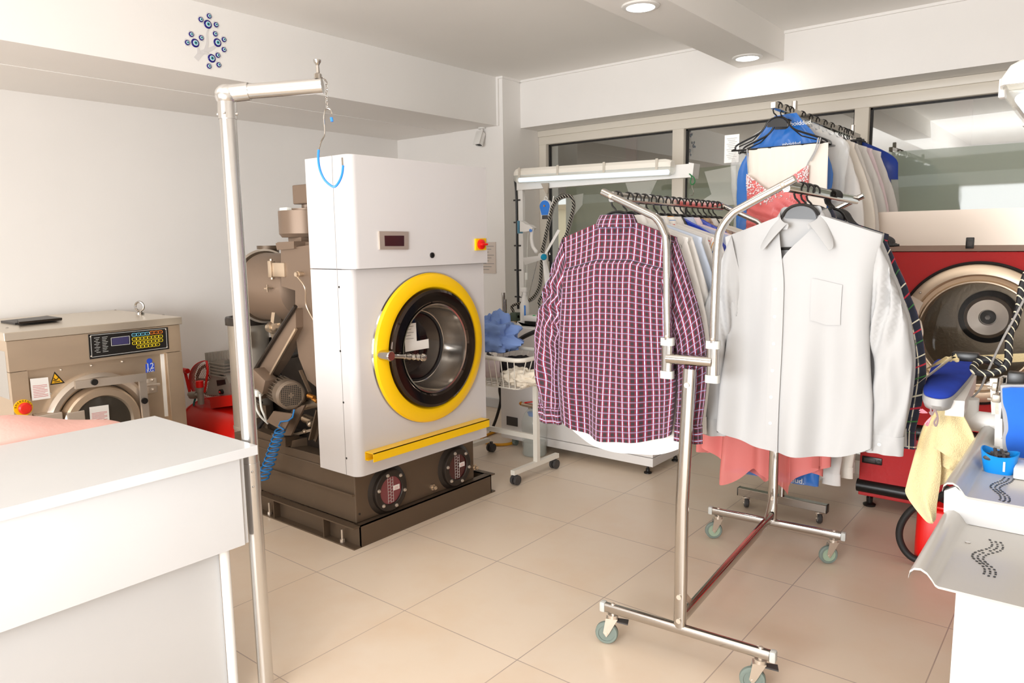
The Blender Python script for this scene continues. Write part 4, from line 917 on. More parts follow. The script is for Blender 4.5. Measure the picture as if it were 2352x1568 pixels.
# ================================================================ white ironing station behind the cart
CX0, CX1, CF, CB_ = -0.70, 0.575, 2.20, 2.615
ir = thing('ironing_station', 'white steel ironing station cabinet behind the checked shirt', 'ironing machine', (0, 2.4, 0))
m = MB(); m.box(CX0, CX1, CF, CB_, 0.115, 0.50, 0.004); m.box(CX0, CX1 + 0.002, CF - 0.003, CB_, 0.055, 0.112, 0.003); m.build('cabinet', MT['cabinet_white'], ir, flat=True)
m = MB(); m.box(CX0 - 0.04, CX0 + 0.55, CF + 0.02, CB_ + 0.15, 0.50, 0.90, 0.006); m.build('side_cabinet', MT['cabinet_white'], ir, flat=True)
for x, y in ((CX1 - 0.05, CF + 0.03), (CX1 - 0.03, CB_ - 0.03), (CX0 + 0.05, CB_ - 0.04)):
    m = MB(); m.lathe([(0, 0), (0.026, 0), (0.026, 0.008), (0.014, 0.014), (0.014, 0.03), (0.008, 0.032), (0.008, 0.06), (0, 0.06)], (x, y, 0), (0, 0, 1), 20); m.build('levelling_foot', MT['black'], ir)
q = P(1180, 1012, y=CF + 0.02); m = MB(); m.cyl((q.x - 0.012, CF + 0.04, 0.024), (q.x + 0.012, CF + 0.04, 0.024), 0.024); m.box(q.x - 0.016, q.x + 0.016, CF + 0.02, CF + 0.06, 0.03, 0.06); m.build('caster', MT['grey_rubber'], ir)
q0 = P(1164, 955, y=CF); q1 = P(1187, 979, y=CF); m = MB(); m.box(q0.x, q1.x + 0.01, CF - 0.004, CF, q1.z, q0.z); m.build('vent_grille', MT['dark_grey'], ir, flat=True)
m = MB(); m.box(P(1237, 915, y=CF).x, P(1242, 925, y=CF).x, CF - 0.006, CF, P(1237, 925, y=CF).z, P(1237, 915, y=CF).z); m.build('latch_slot', MT['dark_grey'], ir, flat=True)
m = MB(); a = P(1232, 932, y=CF); m.cyl(a, a - Vector((0, 0.08, 0)), 0.014); b = P(1200, 928, y=CF - 0.07); m.cyl(P(1228, 934, y=CF - 0.07), b, 0.015); m.sph(P(1228, 934, y=CF - 0.07), 0.02); vl = m.build('drain_valve', MT['steel'], ir)
m = MB(); m.lathe([(0, 0), (0.013, 0), (0.011, 0.02), (0.015, 0.024), (0.012, 0.034), (0, 0.034)], P(1203, 928, y=CF - 0.07), (-1, 0, 0.1), 14); m.build('brass_nozzle', MT['brass'], vl)
m = MB(); m.bar(P(1206, 924, y=CF - 0.07), P(1226, 922, y=CF - 0.07), 0.02, 0.006); m.build('valve_lever', MT['red_bright'], vl, flat=True)
# its post, light beam and lamp
YL = 2.60
p_ = P(1195, 430, y=YL); xb0 = P(1183, 410, y=YL).x; xb1 = P(1592, 380, y=YL).x
m = MB(); m.box(p_.x - 0.012, p_.x + 0.030, YL - 0.012, YL + 0.02, 0.86, 1.93, 0.002); m.build('lamp_post', MT['white_plastic'], ir, flat=True)
zb0 = P(1195, 437, y=YL).z; zb1 = P(1590, 407, y=YL).z; zt0 = P(1190, 420, y=YL).z; zt1 = P(1592, 376, y=YL).z
m = MB(); m.prism([(xb0 + 0.03, YL - 0.02, zb0), (xb1, YL - 0.02, zb1 - 0.0), (xb1, YL - 0.02, zt1), (xb0 + 0.03, YL - 0.02, zb0 + 0.09)], (0, 0.05, 0))
m.prism([P(1582, 373, y=YL - 0.05), P(1594, 375, y=YL - 0.05), P(1590, 409, y=YL - 0.05), P(1580, 406, y=YL - 0.05)], (0, 0.09, 0)); m.build('top_beam', MT['white_plastic'], ir, flat=True)
yf = YL - 0.09
lt = thing('strip_light', 'white twin capped fluorescent strip light on the ironing station beam', 'light', P(1360, 400, y=yf))
A = P(1186, 404, y=yf); B = P(1545, 383, y=yf); ax = (B - A).normalized(); L = (B - A).length; up = Vector((0, 0, 1)) - ax * ax.z; up.normalize(); bk = Vector((0, 1, 0))
m = MB(); m.sweep([A + ax * (L * t) for t in (0, 0.012, 0.03, 0.97, 0.988, 1)], [(-0.045, 0.0), (-0.045, 0.03), (-0.03, 0.05), (0.03, 0.05), (0.045, 0.03), (0.045, 0.0)], up=(0, 0, 1), scale=[0.7, 0.9, 1, 1, 0.9, 0.7]); m.build('lamp_housing', MT['cream_steel'], lt)
m = MB(); m.cyl(A + ax * 0.03 - up * 0.032, B - ax * 0.03 - up * 0.032, 0.0165, seg=24); m.build('light_tube', MT['tube_on'], lt)
m = MB()
m.sweep([A + ax * (L * t) - up * 0.0 for t in (0.0, 0.02, 0.98, 1.0)], [(-0.043, 0.0), (-0.034, -0.045), (-0.015, -0.058), (0.015, -0.058), (0.034, -0.045), (0.043, 0.0)], up=(0, 0, 1), scale=[0.8, 1, 1, 0.8]); m.build('lamp_cover', MT['lamp_cover'], lt)
for t in (0.05, 0.32, 0.62, 0.93):
    q = A + ax * L * t; m = MB(); m.bar(q - ax * 0.009 - bk * 0.048 + up * 0.02, q + ax * 0.009 - bk * 0.048 + up * 0.02, 0.07, 0.004, up=bk); m.build('clip', mat('clip_grey', (200, 192, 178), 0.5) if t == 0.05 else bpy.data.materials['clip_grey'], lt, flat=True)
# black power cable clipped to the post
m = MB(); xc = p_.x - 0.03
m.tube([P(1186, 398, y=YL), P(1183, 410, y=YL), (xc, YL - 0.01, 1.85), (xc, YL - 0.01, 1.4), (xc + 0.002, YL - 0.01, 0.99)], 0.010, 8, smooth=4)
for z in (1.83, 1.66, 1.48, 1.29, 1.08): m.box(xc - 0.03, xc + 0.04, YL - 0.015, YL + 0.005, z, z + 0.012, 0.002)
pc = m.build('power_cable', MT['black'], ir)
# green strap with a small hook at the free end of the beam
q = P(1590, 400, y=YL - 0.06)
gs = thing('green_strap', 'green cord tied to the free end of the lamp beam with a small wire hook', 'cord', q)
def G_(px, py): return P(px, py, y=YL - 0.06)
m = MB(); m.tube([G_(1583, 399), G_(1588, 405), G_(1586, 418), G_(1590, 424), G_(1596, 418), G_(1594, 408), G_(1588, 403)], 0.0035, 6, smooth=5); m.build('green_cord', MT['green'], gs)
m = MB(); m.tube([G_(1590, 424), G_(1590, 432), G_(1593, 440), G_(1590, 449), G_(1584, 446)], 0.002, 6, smooth=5); m.build('small_hook', MT['chrome'], gs)
q = P(1597, 390, y=YL + 0.02); m = MB(); m.box(q.x - 0.012, q.x + 0.012, YL - 0.02, YL + 0.03, q.z - 0.03, q.z + 0.02, 0.004); m.build('blue_tape', MT['blue'], ir)
# tool balancer
q = P(1253, 438, y=YL - 0.03)
ba = thing('tool_balancer', 'blue teardrop tool balancer hanging under the strip light', 'balancer', q)
m = MB(); m.prism([P(1242, 421, y=YL - 0.04), P(1259, 420, y=YL - 0.04), P(1258, 444, y=YL - 0.04), P(1254, 445, y=YL - 0.04)], (0, 0.012, 0)); m.cyl(P(1256, 443, y=YL - 0.035), P(1256, 456, y=YL - 0.035), 0.003); m.build('hanger_bracket', MT['grey_silver'], ba)
c_ = P(1254, 474, y=YL - 0.05); rb = P(1254, 474, y=YL - 0.05).x - P(1242.5, 474, y=YL - 0.05).x
def drop(r, low): return [Vector((c_.x + r * math.cos(t), c_.y, c_.z + r * math.sin(t))) for t in [math.radians(a) for a in range(-25, 206, 11)]] + [Vector((c_.x - r * 0.62, c_.y, c_.z - low)), Vector((c_.x + r * 0.62, c_.y, c_.z - low))]
m = MB(); m.prism([v + Vector((0, -0.012, 0)) for v in drop(rb * 1.06, rb * 1.9)], (0, 0.03, 0)); m.torus(c_ + Vector((0.0, 0, rb * 1.25)), (0, 1, 0), 0.014, 0.003, 20, 6); bo = m.build('balancer_case', MT['white_plastic'], ba)
m = MB(); m.prism([v + Vector((0, -0.013, 0)) for v in drop(rb * 0.95, rb * 1.35)], (0, -0.006, 0)); m.build('blue_face', MT['blue'], bo, flat=True)
m = MB(); m.cyl(c_ + Vector((0, -0.019, 0.004)), c_ + Vector((0, -0.024, 0.004)), 0.007); m.build('centre_pin', MT['brass'], bo)
m = MB(); m.box(c_.x - rb * 0.6, c_.x + rb * 0.6, c_.y - 0.016, c_.y, c_.z - rb * 2.0, c_.z - rb * 1.4, 0.004); m.build('lower_block', MT['dark_grey'], bo)
m = MB(); m.tube([c_ + Vector((0.012, 0, -rb * 2)), P(1262, 560, y=YL - 0.06), P(1263, 585, y=YL - 0.06)], 0.0016, 6); m.tube([P(1272, 450, y=YL - 0.06), P(1252, 540, y=YL - 0.06), P(1236, 592, y=YL - 0.06), P(1205, 720, y=YL - 0.06), P(1203, 745, y=YL - 0.06)], 0.0022, 6); m.build('steel_wire', MT['chrome'], ba)
m = MB(); m.tube([P(1272, 464, y=YL - 0.06), P(1274, 455, y=YL - 0.06), P(1292, 443, y=YL - 0.06), P(1314, 448, y=YL - 0.06), P(1316, 452, y=YL - 0.06)], 0.0025, 6); m.build('hose_support', MT['chrome'], ba)
# braided iron hose
def braid(base, fleck, per=0.012, fl_=0.72):
    mm = mat('braided_hose_%d' % base[0], base, 0.6); n = mm.node_tree; b = n.nodes['Principled BSDF']
    uv = n.nodes.new('ShaderNodeTexCoord'); w = n.nodes.new('ShaderNodeTexWave'); w.wave_type = 'BANDS'; w.bands_direction = 'DIAGONAL'; w.inputs['Scale'].default_value = 1 / per / 2
    n.links.new(uv.outputs['Object'], w.inputs['Vector']); r = n.nodes.new('ShaderNodeMath'); r.operation = 'GREATER_THAN'; r.inputs[1].default_value = fl_; n.links.new(w.outputs['Fac'], r.inputs[0])
    mx = n.nodes.new('ShaderNodeMix'); mx.data_type = 'RGBA'; mx.inputs['A'].default_value = rgb(*base); mx.inputs['B'].default_value = rgb(*fleck); n.links.new(r.outputs[0], mx.inputs['Factor']); n.links.new(mx.outputs['Result'], b.inputs['Base Color']); return mm
BR = braid((26, 24, 22), (205, 196, 178), 0.02, 0.86)
ys = YL - 0.07
pts = [(1190, 745), (1186, 735), (1178, 712), (1175, 705), (1183, 699), (1200, 694), (1220, 686), (1232, 672), (1240, 650), (1243, 610), (1245, 580), (1252, 545), (1262, 500), (1270, 472), (1282, 456), (1300, 450), (1312, 452), (1317, 470), (1311, 500), (1300, 540), (1292, 552), (1280, 590), (1268, 625), (1258, 655), (1244, 680), (1238, 692), (1240, 705), (1243, 712)]
m = MB(); m.tube([P(a, b, y=ys) for a, b in pts], 0.0105, 10, smooth=5); sh = m.build('steam_hose', BR); tag(sh, 'black and white braided steam hose looped beside the blue balancer', 'hose')
m = MB(); m.tube([P(a + 4, b + 3, y=ys + 0.03) for a, b in pts[5:22]], 0.0045, 8, smooth=4); gh = m.build('grey_tube', MT['ink_grey']); tag(gh, 'thin grey tube running along the braided steam hose', 'tube')
# clamp on fan
yf = YL - 0.10
fa = thing('clip_fan', 'small white fan with blue hub clipped to the ironing station post', 'fan', P(1205, 530, y=yf))
m = MB(); A_ = [(1194, 507), (1201, 510), (1207, 515), (1216, 517), (1224, 523), (1218, 530), (1206, 532), (1194, 532)]
m.prism([P(a, b, y=yf - 0.02) for a, b in A_], (0, 0.05, 0)); m.build('clip', MT['white_plastic'], fa, flat=True)
m = MB(); m.box(*(lambda q: (q.x - 0.004, q.x, yf - 0.025, yf + 0.035, q.z - 0.095, q.z))(P(1194, 507, y=yf))); m.build('clip_pad', mat('pale_blue_rubber', (120, 180, 210), 0.5), fa, flat=True)
m = MB(); m.tube([P(1223, 526, y=yf), P(1221, 545, y=yf), P(1224, 565, y=yf), P(1231, 577, y=yf)], 0.014, 12, smooth=5); m.sph(P(1222, 525, y=yf), 0.018); m.sph(P(1231, 577, y=yf), 0.016); m.build('arm', MT['white_plastic'], fa)
m = MB(); m.cyl(P(1219, 529, y=yf - 0.022), P(1219, 529, y=yf - 0.014), 0.012); m.build('blue_knob', MT['blue'], fa)
hb = P(1249, 590, y=yf - 0.03); fx = Vector((0.75, -0.62, -0.1)).normalized()
m = MB(); m.lathe([(0, -0.09), (0.022, -0.09), (0.026, -0.02), (0.026, 0.0), (0, 0.002)], hb, fx, 24); m.build('motor_housing', MT['white_plastic'], fa)
m = MB(); m.lathe([(0.0, 0.012), (0.018, 0.01), (0.024, 0.002), (0.024, 0.0)], hb, fx, 24); m.build('blue_hub', mat('teal_hub', (0, 140, 175), 0.35), fa)
f1, f2 = fr(fx)[1:]
for (ex, ey, w) in ((1203, 600, 0.024), (1284, 528, 0.006), (1259, 652, 0.022)):
    e = P(ex, ey, y=hb.y); d = (e - hb); sd = d.cross(fx).normalized(); m = MB()
    m.grid(8, 9, lambda u, v: hb + d * (0.12 + 0.88 * v) + sd * (u - 0.5) * 2 * (w * (0.75 + 0.5 * v)) + fx * ((u - 0.5) * 0.02 + 0.003 * math.sin(PI * u)))
    m.thick(0.0018); m.build('fan_blade', MT['white_plastic'], fa, ang=60)
m = MB(); m.tube([P(1213, 535, y=yf), P(1211, 570, y=yf), P(1210, 625, y=yf)], 0.002, 6); m.box(*(lambda q: (q.x - 0.011, q.x + 0.011, yf - 0.006, yf + 0.008, q.z - 0.055, q.z))(P(1209, 626, y=yf)), 0.003); m.tube([P(1208, 643, y=yf), P(1207, 662, y=yf)], 0.002, 6); m.build('pull_cord', MT['white_nylon'], fa)
m = MB(); m.sph(P(1260, 577, y=yf - 0.02), 0.012); m.bar(P(1260, 580, y=yf - 0.02), P(1261, 600, y=yf - 0.02), 0.008, 0.006); m.build('black_clip', MT['black'], fa)
# small items on the station
zs_ = 0.90
q = P(1206, 742, y=2.42)
sb = thing('spray_bottle', 'white trigger spray bottle with blue label in front of the lamp post', 'bottle', (q.x, 2.42, zs_)); H = P(1206, 660, y=2.42).z - zs_
m = MB(); m.sweep([(q.x, 2.42, zs_ + H * t) for t in (0, 0.02, 0.4, 0.55, 0.7, 0.78, 0.8)], [(0.045 * math.cos(a * PI / 10), 0.03 * math.sin(a * PI / 10)) for a in range(20)], scale=[0.9, 1, 1, 0.95, 0.62, 0.4, 0.36]); m.build('bottle', MT['white_plastic'], sb)
m = MB(); m.cyl((q.x, 2.42, zs_ + 0.79 * H), (q.x, 2.42, zs_ + 0.87 * H), 0.016); m.box(q.x - 0.035, q.x + 0.02, 2.405, 2.435, zs_ + 0.87 * H, zs_ + H, 0.006); m.bar((q.x - 0.02, 2.42, zs_ + 0.9 * H), (q.x - 0.035, 2.42, zs_ + 0.74 * H), 0.012, 0.006); m.build('trigger_head', MT['white_plastic'], sb)
m = MB(); m.box(q.x - 0.012, q.x + 0.032, 2.386, 2.389, zs_ + 0.16 * H, zs_ + 0.52 * H, 0.001); m.build('bottle_label', MT['blue'], sb)
ib = thing('iron_box', 'white steam iron box with green switch half hidden by the checked shirt', 'box', P(1230, 770, y=2.38))
a0 = P(1214, 723, y=2.4); m = MB(); m.box(a0.x, a0.x + 0.16, 2.34, 2.45, a0.z - 0.04, a0.z, 0.004); m.build('box_lid', MT['white_plastic'], ib)
m = MB(); m.box(a0.x + 0.004, a0.x + 0.156, 2.345, 2.445, a0.z - 0.085, a0.z - 0.04); m.build('black_band', MT['black'], ib, flat=True)
b0 = P(1200, 788, y=2.36); m = MB(); m.prism([(b0.x, 2.3, zs_), (b0.x + 0.22, 2.3, zs_), (b0.x + 0.22, 2.3, a0.z - 0.08), (b0.x + 0.06, 2.3, a0.z - 0.08), (b0.x, 2.3, zs_ + 0.03)], (0, 0.16, 0)); m.build('box_body', MT['white_plastic'], ib, flat=True)
m = MB(); m.sph(a0 + Vector((0.075, -0.03, 0.0)), 0.012, (1, 1, 0.5)); m.build('green_switch', mat('switch_green', (0, 170, 80), 0.3), ib)  # one even green colour
vb = thing('steam_valve', 'green and brass solenoid valve with chrome tubes at the end of the steam hose', 'valve', P(1184, 735, y=2.5))
q = P(1184, 735, y=2.5); m = MB(); m.box(q.x - 0.03, q.x + 0.03, 2.47, 2.53, q.z - 0.005, q.z + 0.06, 0.004); m.build('solenoid', mat('dark_green_coil', (70, 86, 70), 0.5), vb)
m = MB(); m.cyl((q.x, 2.5, zs_), (q.x, 2.5, q.z), 0.013); m.cyl((q.x - 0.03, 2.5, zs_ + 0.04), (q.x + 0.03, 2.5, zs_ + 0.04), 0.012); m.build('brass_body', MT['brass'], vb)
m = MB(); m.cyl((q.x - 0.13, 2.52, zs_), (q.x - 0.135, 2.52, zs_ + 0.22), 0.014); m.cyl((q.x - 0.10, 2.5, zs_), (q.x - 0.10, 2.5, zs_ + 0.17), 0.012); m.box(q.x - 0.07, q.x - 0.03, 2.47, 2.53, zs_, zs_ + 0.06, 0.004); m.build('chrome_tube', MT['chrome'], vb)
# ================================================================ wheeled basket cart
ca = thing('basket_cart', 'white steel cart on castors with a wire basket, in front of the ironing station', 'cart', (-0.03, 1.75, 0))
XC = -0.027; CH = 0.115
m = MB(); tp = P(1226, 805, x=XC); 
m.bar((XC, 1.50, CH - 0.03), (XC, 1.98, CH - 0.03), 0.032, 0.03); m.build('foot_bar', MT['cream_steel'], ca, flat=True)
m = MB(); m.box(XC - 0.016, XC + 0.016, 1.735, 1.767, CH - 0.015, 0.62); m.build('upright', MT['cream_steel'], ca, flat=True)
m = MB(); m.box(-0.62, XC, 1.742, 1.762, P(1232, 1005, x=XC).z - 0.015, P(1232, 1005, x=XC).z + 0.018); m.build('cross_rail', MT['cream_steel'], ca, flat=True)
m = MB(); m.bar((-0.66, 1.50, CH - 0.03), (-0.66, 2.0, CH - 0.03), 0.032, 0.03); m.build('foot_bar', MT['cream_steel'], ca, flat=True)
m = MB(); m.box(-0.676, -0.644, 1.735, 1.767, CH - 0.015, 0.62); m.build('upright', MT['cream_steel'], ca, flat=True)
for x, y in ((XC, 1.53), (XC, 1.95), (-0.66, 1.53), (-0.63, 2.0)):
    m = MB(); cyl_r = 0.03
    for s_ in (-1, 1): m.lathe([(0, 0), (0.03, 0), (0.032, 0.004), (0.03, 0.018), (0, 0.02)], (x + s_ * 0.004 if s_ > 0 else x - 0.024, y, 0.032), (1, 0, 0), 28)
    m.box(x - 0.018, x + 0.018, y - 0.02, y + 0.012, 0.045, 0.062, 0.006); m.cyl((x, y, 0.05), (x, y, 0.075), 0.012); m.build('castor', MT['dark_grey'], ca)
# wire basket
zr = P(1200, 795, x=XC + 0.02).z; zl = P(1180, 855, x=XC).z
rim = [(1060, 770), (1118, 786), (1160, 792), (1200, 795), (1222, 793), (1232, 785)]
bx0, bx1, by0, by1 = -0.66, 0.03, 1.52, 1.95; zr = 0.795; zlo = 0.60
def rr_(x0, x1, y0, y1, z, r, n=6):
    o = []
    for cx_, cy_, a0 in ((x1 - r, y0 + r, -90), (x1 - r, y1 - r, 0), (x0 + r, y1 - r, 90), (x0 + r, y0 + r, 180)):
        for k in range(n + 1): t = math.radians(a0 + 90 * k / n); o.append(Vector((cx_ + r * math.cos(t), cy_ + r * math.sin(t), z)))
    return o
m = MB(); m.tube(rr_(bx0, bx1, by0, by1, zr, 0.06), 0.014, 10, closed=True); bk_ = m.build('basket_rim', MT['cream_steel'], ca)
m = MB(); lo = rr_(bx0 + 0.06, bx1 - 0.07, by0 + 0.06, by1 - 0.06, zlo, 0.04); m.tube(lo, 0.004, 6, closed=True)
for k in range(12):
    x = bx0 + 0.05 + k * (bx1 - bx0 - 0.1) / 11; xx = bx0 + 0.08 + k * (bx1 - bx0 - 0.17) / 11
    m.tube([(x, by0, zr), (xx, by0 + 0.06, zlo), (xx, by1 - 0.06, zlo), (x, by1, zr)], 0.0032, 6)
for k in range(6):
    y = by0 + 0.06 + k * (by1 - by0 - 0.12) / 5; yy = by0 + 0.08 + k * (by1 - by0 - 0.16) / 5
    m.tube([(bx0, y, zr), (bx0 + 0.06, yy, zlo), (bx1 - 0.07, yy, zlo), (bx1, y, zr)], 0.0032, 6)
m.build('basket_wire', MT['cream_steel'], bk_)['kind'] = 'stuff'
m = MB(); m.bar((XC, 1.75, 0.60), (-0.66, 1.75, 0.60), 0.02, 0.02); m.build('basket_support', MT['cream_steel'], ca, flat=True)
# laundry in the basket
def blob(name, label, cat, c, s, mt, seed, amp=0.35, fr_q=2.2, nu=56, nv=40, lo=None):
    o = thing(name, label, cat, (c[0], c[1], c[2] - s[2])); m = MB()
    def fn(u, v):
        t = PI * v; a = 2 * PI * u; d = Vector((math.sin(t) * math.cos(a), math.sin(t) * math.sin(a), math.cos(t)))
        w = 1 + amp * noise.noise(d * fr_q + Vector((seed, 0, 0))) + amp * 0.45 * noise.noise(d * fr_q * 2.7 + Vector((0, seed, 0))) + amp * 0.12 * math.sin(9 * a + 6 * t)
        p = Vector((c[0] + d.x * s[0] * w, c[1] + d.y * s[1] * w, c[2] + d.z * s[2] * w))
        if lo is not None: p.z = max(p.z, lo)
        return p
    m.grid(nu, nv, fn, wrapu=True); m.build('cloth_folds', mt, o, ang=70); return o
b_ = P(1195, 845, y=1.66)
blob('folded_cloth', 'cream cloth rolled up at the bottom of the wire basket', 'cloth', (b_.x + 0.02, 1.66, 0.665), (0.15, 0.09, 0.055), MT['cream_cloth'], 3.1, 0.3, 3, lo=0.606)
blob('dark_garment', 'black garment lying in the wire basket behind the cream cloth', 'garment', (-0.17, 1.80, 0.70), (0.19, 0.10, 0.07), mat('black_cloth', (38, 32, 30), 0.85), 7.7, 0.25, 3, lo=0.607)
blob('blue_shirt', 'crumpled light blue shirt heaped over the left of the basket', 'garment', (-0.42, 1.77, 0.875), (0.22, 0.13, 0.14), MT['blue_shirt'], 1.4, 0.45, 2.4, lo=0.80)
m = MB(); a0, a1 = Vector((-0.38, 1.56, 0.705)), Vector((-0.25, 1.66, 0.705))
m.cyl(a0, a1, 0.062, seg=40)
for k in range(4): m.torus(a0, a1 - a0, 0.018 + k * 0.012, 0.003, 30, 6)
rl = m.build('rolled_towel', mat('pinkish_roll', (206, 190, 190), 0.85)); tag(rl, 'rolled pinkish towel with green edge in the left of the wire basket', 'towel')
# water jug
q = P(1228, 1043, z=0); JX, JY = q.x, q.y + 0.02
zt = P(1232, 945, y=JY).z
jg = thing('water_jug', 'clear plastic water jug with blue collar standing on the floor behind the cart', 'jug', (JX, JY - 0.02, 0)); JY -= 0.02
m = MB(); m.lathe([(0, 0.002), (0.085, 0.002), (0.09, 0.012), (0.086, 0.05), (0.092, 0.09), (0.086, 0.13), (0.092, 0.18), (0.09, 0.24), (0.07, 0.30), (0.035, 0.345), (0.028, zt)], (JX, JY, 0), (0, 0, 1), 40); m.build('jug_body', MT['jug'], jg)
m = MB(); m.lathe([(0, 0.006), (0.082, 0.006), (0.083, 0.10), (0, 0.10)], (JX, JY, 0), (0, 0, 1), 32); m.build('water', MT['water'], jg)
m = MB(); m.lathe([(0.03, zt - 0.03), (0.042, zt - 0.025), (0.05, zt), (0.03, zt + 0.005)], (JX, JY, 0), (0, 0, 1), 24, closed=True); m.build('blue_collar', MT['blue'], jg)
m = MB(); m.lathe([(0, 0.006), (0.06, 0.006), (0.05, 0.03), (0.02, 0.035), (0, 0.03)], (JX, JY, 0), (0, 0, 1), 12); m.build('scale_sediment', MT['gravel'], jg)
# cables on the floor behind
m = MB(); m.tube([P(1160, 860, y=2.35), P(1148, 890, y=2.35), P(1150, 920, y=2.4), P(1140, 960, y=2.4), P(1124, 1000, y=2.42)], 0.012, 8, smooth=6)
o = m.build('black_cable', MT['black_rubber']); tag(o, 'thick black cable dropping from the basket cart to the floor', 'cable')
m = MB(); m.tube([(-0.95, 2.45, 0.012), (-0.9, 2.2, 0.012), (-0.72, 2.12, 0.012), (-0.62, 2.22, 0.014), (-0.72, 2.36, 0.012), (-1.0, 2.5, 0.012)], 0.011, 8, smooth=8)
o = m.build('yellow_cable', mat('yellow_cable', (228, 160, 20), 0.5)); tag(o, 'yellow cable loop on the floor left of the ironing station', 'cable')
m = MB(); m.tube([P(1128, 790, y=2.14), P(1160, 805, y=2.1), P(1200, 775, y=2.1), P(1245, 755, y=2.1)], 0.016, 8, smooth=6); m.tube([P(1128, 790, y=2.14), P(1120, 812, y=2.1), P(1160, 835, y=2.1)], 0.01, 8)
o = m.build('black_hose', MT['black_rubber']); tag(o, 'black hose crossing behind the wire basket', 'hose')
# ================================================================ red tumble dryer
DF = 2.40; DX0 = 1.77; DX1 = 3.05; DB = 3.45
rd = thing('tumble_dryer', 'big red industrial tumble dryer with round steel door by the window', 'dryer', (2.4, 2.9, 0))
z_s0 = P(2025, 577, y=DF).z; z_s1 = P(2010, 488, y=DF).z
dcx = P(2240, 763, y=DF); dcx = Vector((2.285, DF, 1.025)); RD = 0.355
def rect_hole_y(m, y, x0, x1, z0, z1, cx_, cz_, r, n=96):
    A = []; B = []
    for i in range(n):
        t = 2 * PI * i / n; c, s_ = math.cos(t), math.sin(t)
        k = min(((x1 - cx_) / c if c > 1e-9 else 1e9), ((x0 - cx_) / c if c < -1e-9 else 1e9), ((z1 - cz_) / s_ if s_ > 1e-9 else 1e9), ((z0 - cz_) / s_ if s_ < -1e-9 else 1e9))
        A.append(m.bm.verts.new((cx_ + r * c, y, cz_ + r * s_))); B.append(m.bm.verts.new((cx_ + k * c, y, cz_ + k * s_)))
    for i in range(n):
        j = (i + 1) % n; m._f([A[i], B[i], B[j], A[j]])
    for (xx, zz) in ((x0, z0), (x0, z1), (x1, z0), (x1, z1)):
        v = m.bm.verts.new((xx, y, zz)); best = sorted(range(n), key=lambda i: (B[i].co - v.co).length)[:2]
        m._f([v, B[best[0]], B[best[1]]])
zlow0 = 0.515; 
m = MB(); rect_hole_y(m, DF, DX0, DX1, zlow0, z_s0 - 0.004, dcx.x, dcx.z, 0.29)
m.build('front_panel', MT['red_paint'], rd, flat=True)
# sides of the front panel
m = MB(); m.box(DX0, DX0 + 0.01, DF, DB, zlow0, z_s0 - 0.004); m.box(DX1 - 0.01, DX1, DF, DB, zlow0, z_s0 - 0.004); m.box(DX0, DX1, DB - 0.01, DB, zlow0, z_s0 - 0.004); m.build('side_panel', MT['red_paint'], rd, flat=True)
m = MB(); m.box(DX0, DX1, DF - 0.004, DB, 0.07, 0.43, 0.004); m.build('lower_panel', MT['red_paint'], rd, flat=True)
m = MB(); m.box(DX0 + 0.01, DX1, DF + 0.03, DB, 0.42, 0.52); m.build('recess', MT['black'], rd, flat=True)
for z in (0.475, 0.125):
    m = MB(); m.cyl((DX0 - 0.008, DF + 0.005, z), (DX1, DF + 0.005, z), 0.037, seg=28); m.build('black_bumper', mat('black_bumper_rubber', (20, 18, 17), 0.35), rd)
m = MB(); m.prism([(DX0 - 0.006, DF - 0.035, z_s1), (DX0 - 0.006, DF + 0.1, z_s1), (DX0 - 0.006, DF + 0.1, z_s0), (DX0 - 0.006, DF - 0.01, z_s0), (DX0 - 0.006, DF - 0.035, z_s0 + 0.03)], (DX1 - DX0 + 0.006, 0, 0)); m.box(DX0, DX1, DF + 0.08, DB, z_s0, z_s1); m.build('top_fascia', mat('satin_dryer_fascia', (206, 192, 178), 0.42, 0.5), rd, flat=True)
m = MB(); q = P(2228, 558, y=DF - 0.036); m.box(q.x - 0.018, q.x + 0.018, DF - 0.042, DF - 0.034, q.z - 0.028, q.z + 0.028, 0.003); s_ = m.build('rocker_switch', MT['black'], rd)
m = MB(); m.box(q.x - 0.012, q.x + 0.012, DF - 0.048, DF - 0.042, q.z - 0.018, q.z + 0.012, 0.002); m.build('rocker', MT['dark_grey'], s_)
q = P(2003, 1057, y=DF - 0.006); m = MB(); m.box(q.x - 0.052, q.x + 0.052, DF - 0.012, DF - 0.004, q.z - 0.02, q.z + 0.02, 0.01); h_ = m.build('recessed_handle', MT['black'], rd)
m = MB(); m.box(q.x - 0.04, q.x + 0.018, DF - 0.014, DF - 0.011, q.z - 0.012, q.z + 0.012, 0.003); m.cyl((q.x + 0.035, DF - 0.016, q.z), (q.x + 0.035, DF - 0.011, q.z), 0.009); m.build('handle_cup', MT['dark_grey'], h_)
for x, y in ((DX0 + 0.05, DF + 0.05), (DX1 - 0.05, DF + 0.05), (DX0 + 0.05, DB - 0.05)):
    m = MB(); m.lathe([(0, 0), (0.032, 0), (0.034, 0.01), (0.016, 0.02), (0.018, 0.05), (0.01, 0.05), (0.01, 0.08), (0, 0.08)], (x, y, 0), (0, 0, 1), 24); m.build('levelling_foot', MT['black'], rd)
Yn = (0, -1, 0)
m = MB(); m.lathe([(RD + 0.006, 0.0), (RD + 0.01, 0.012), (RD, 0.02), (RD - 0.012, 0.012)], dcx, Yn, 96); m.build('door_gasket', MT['black_rubber'], rd)
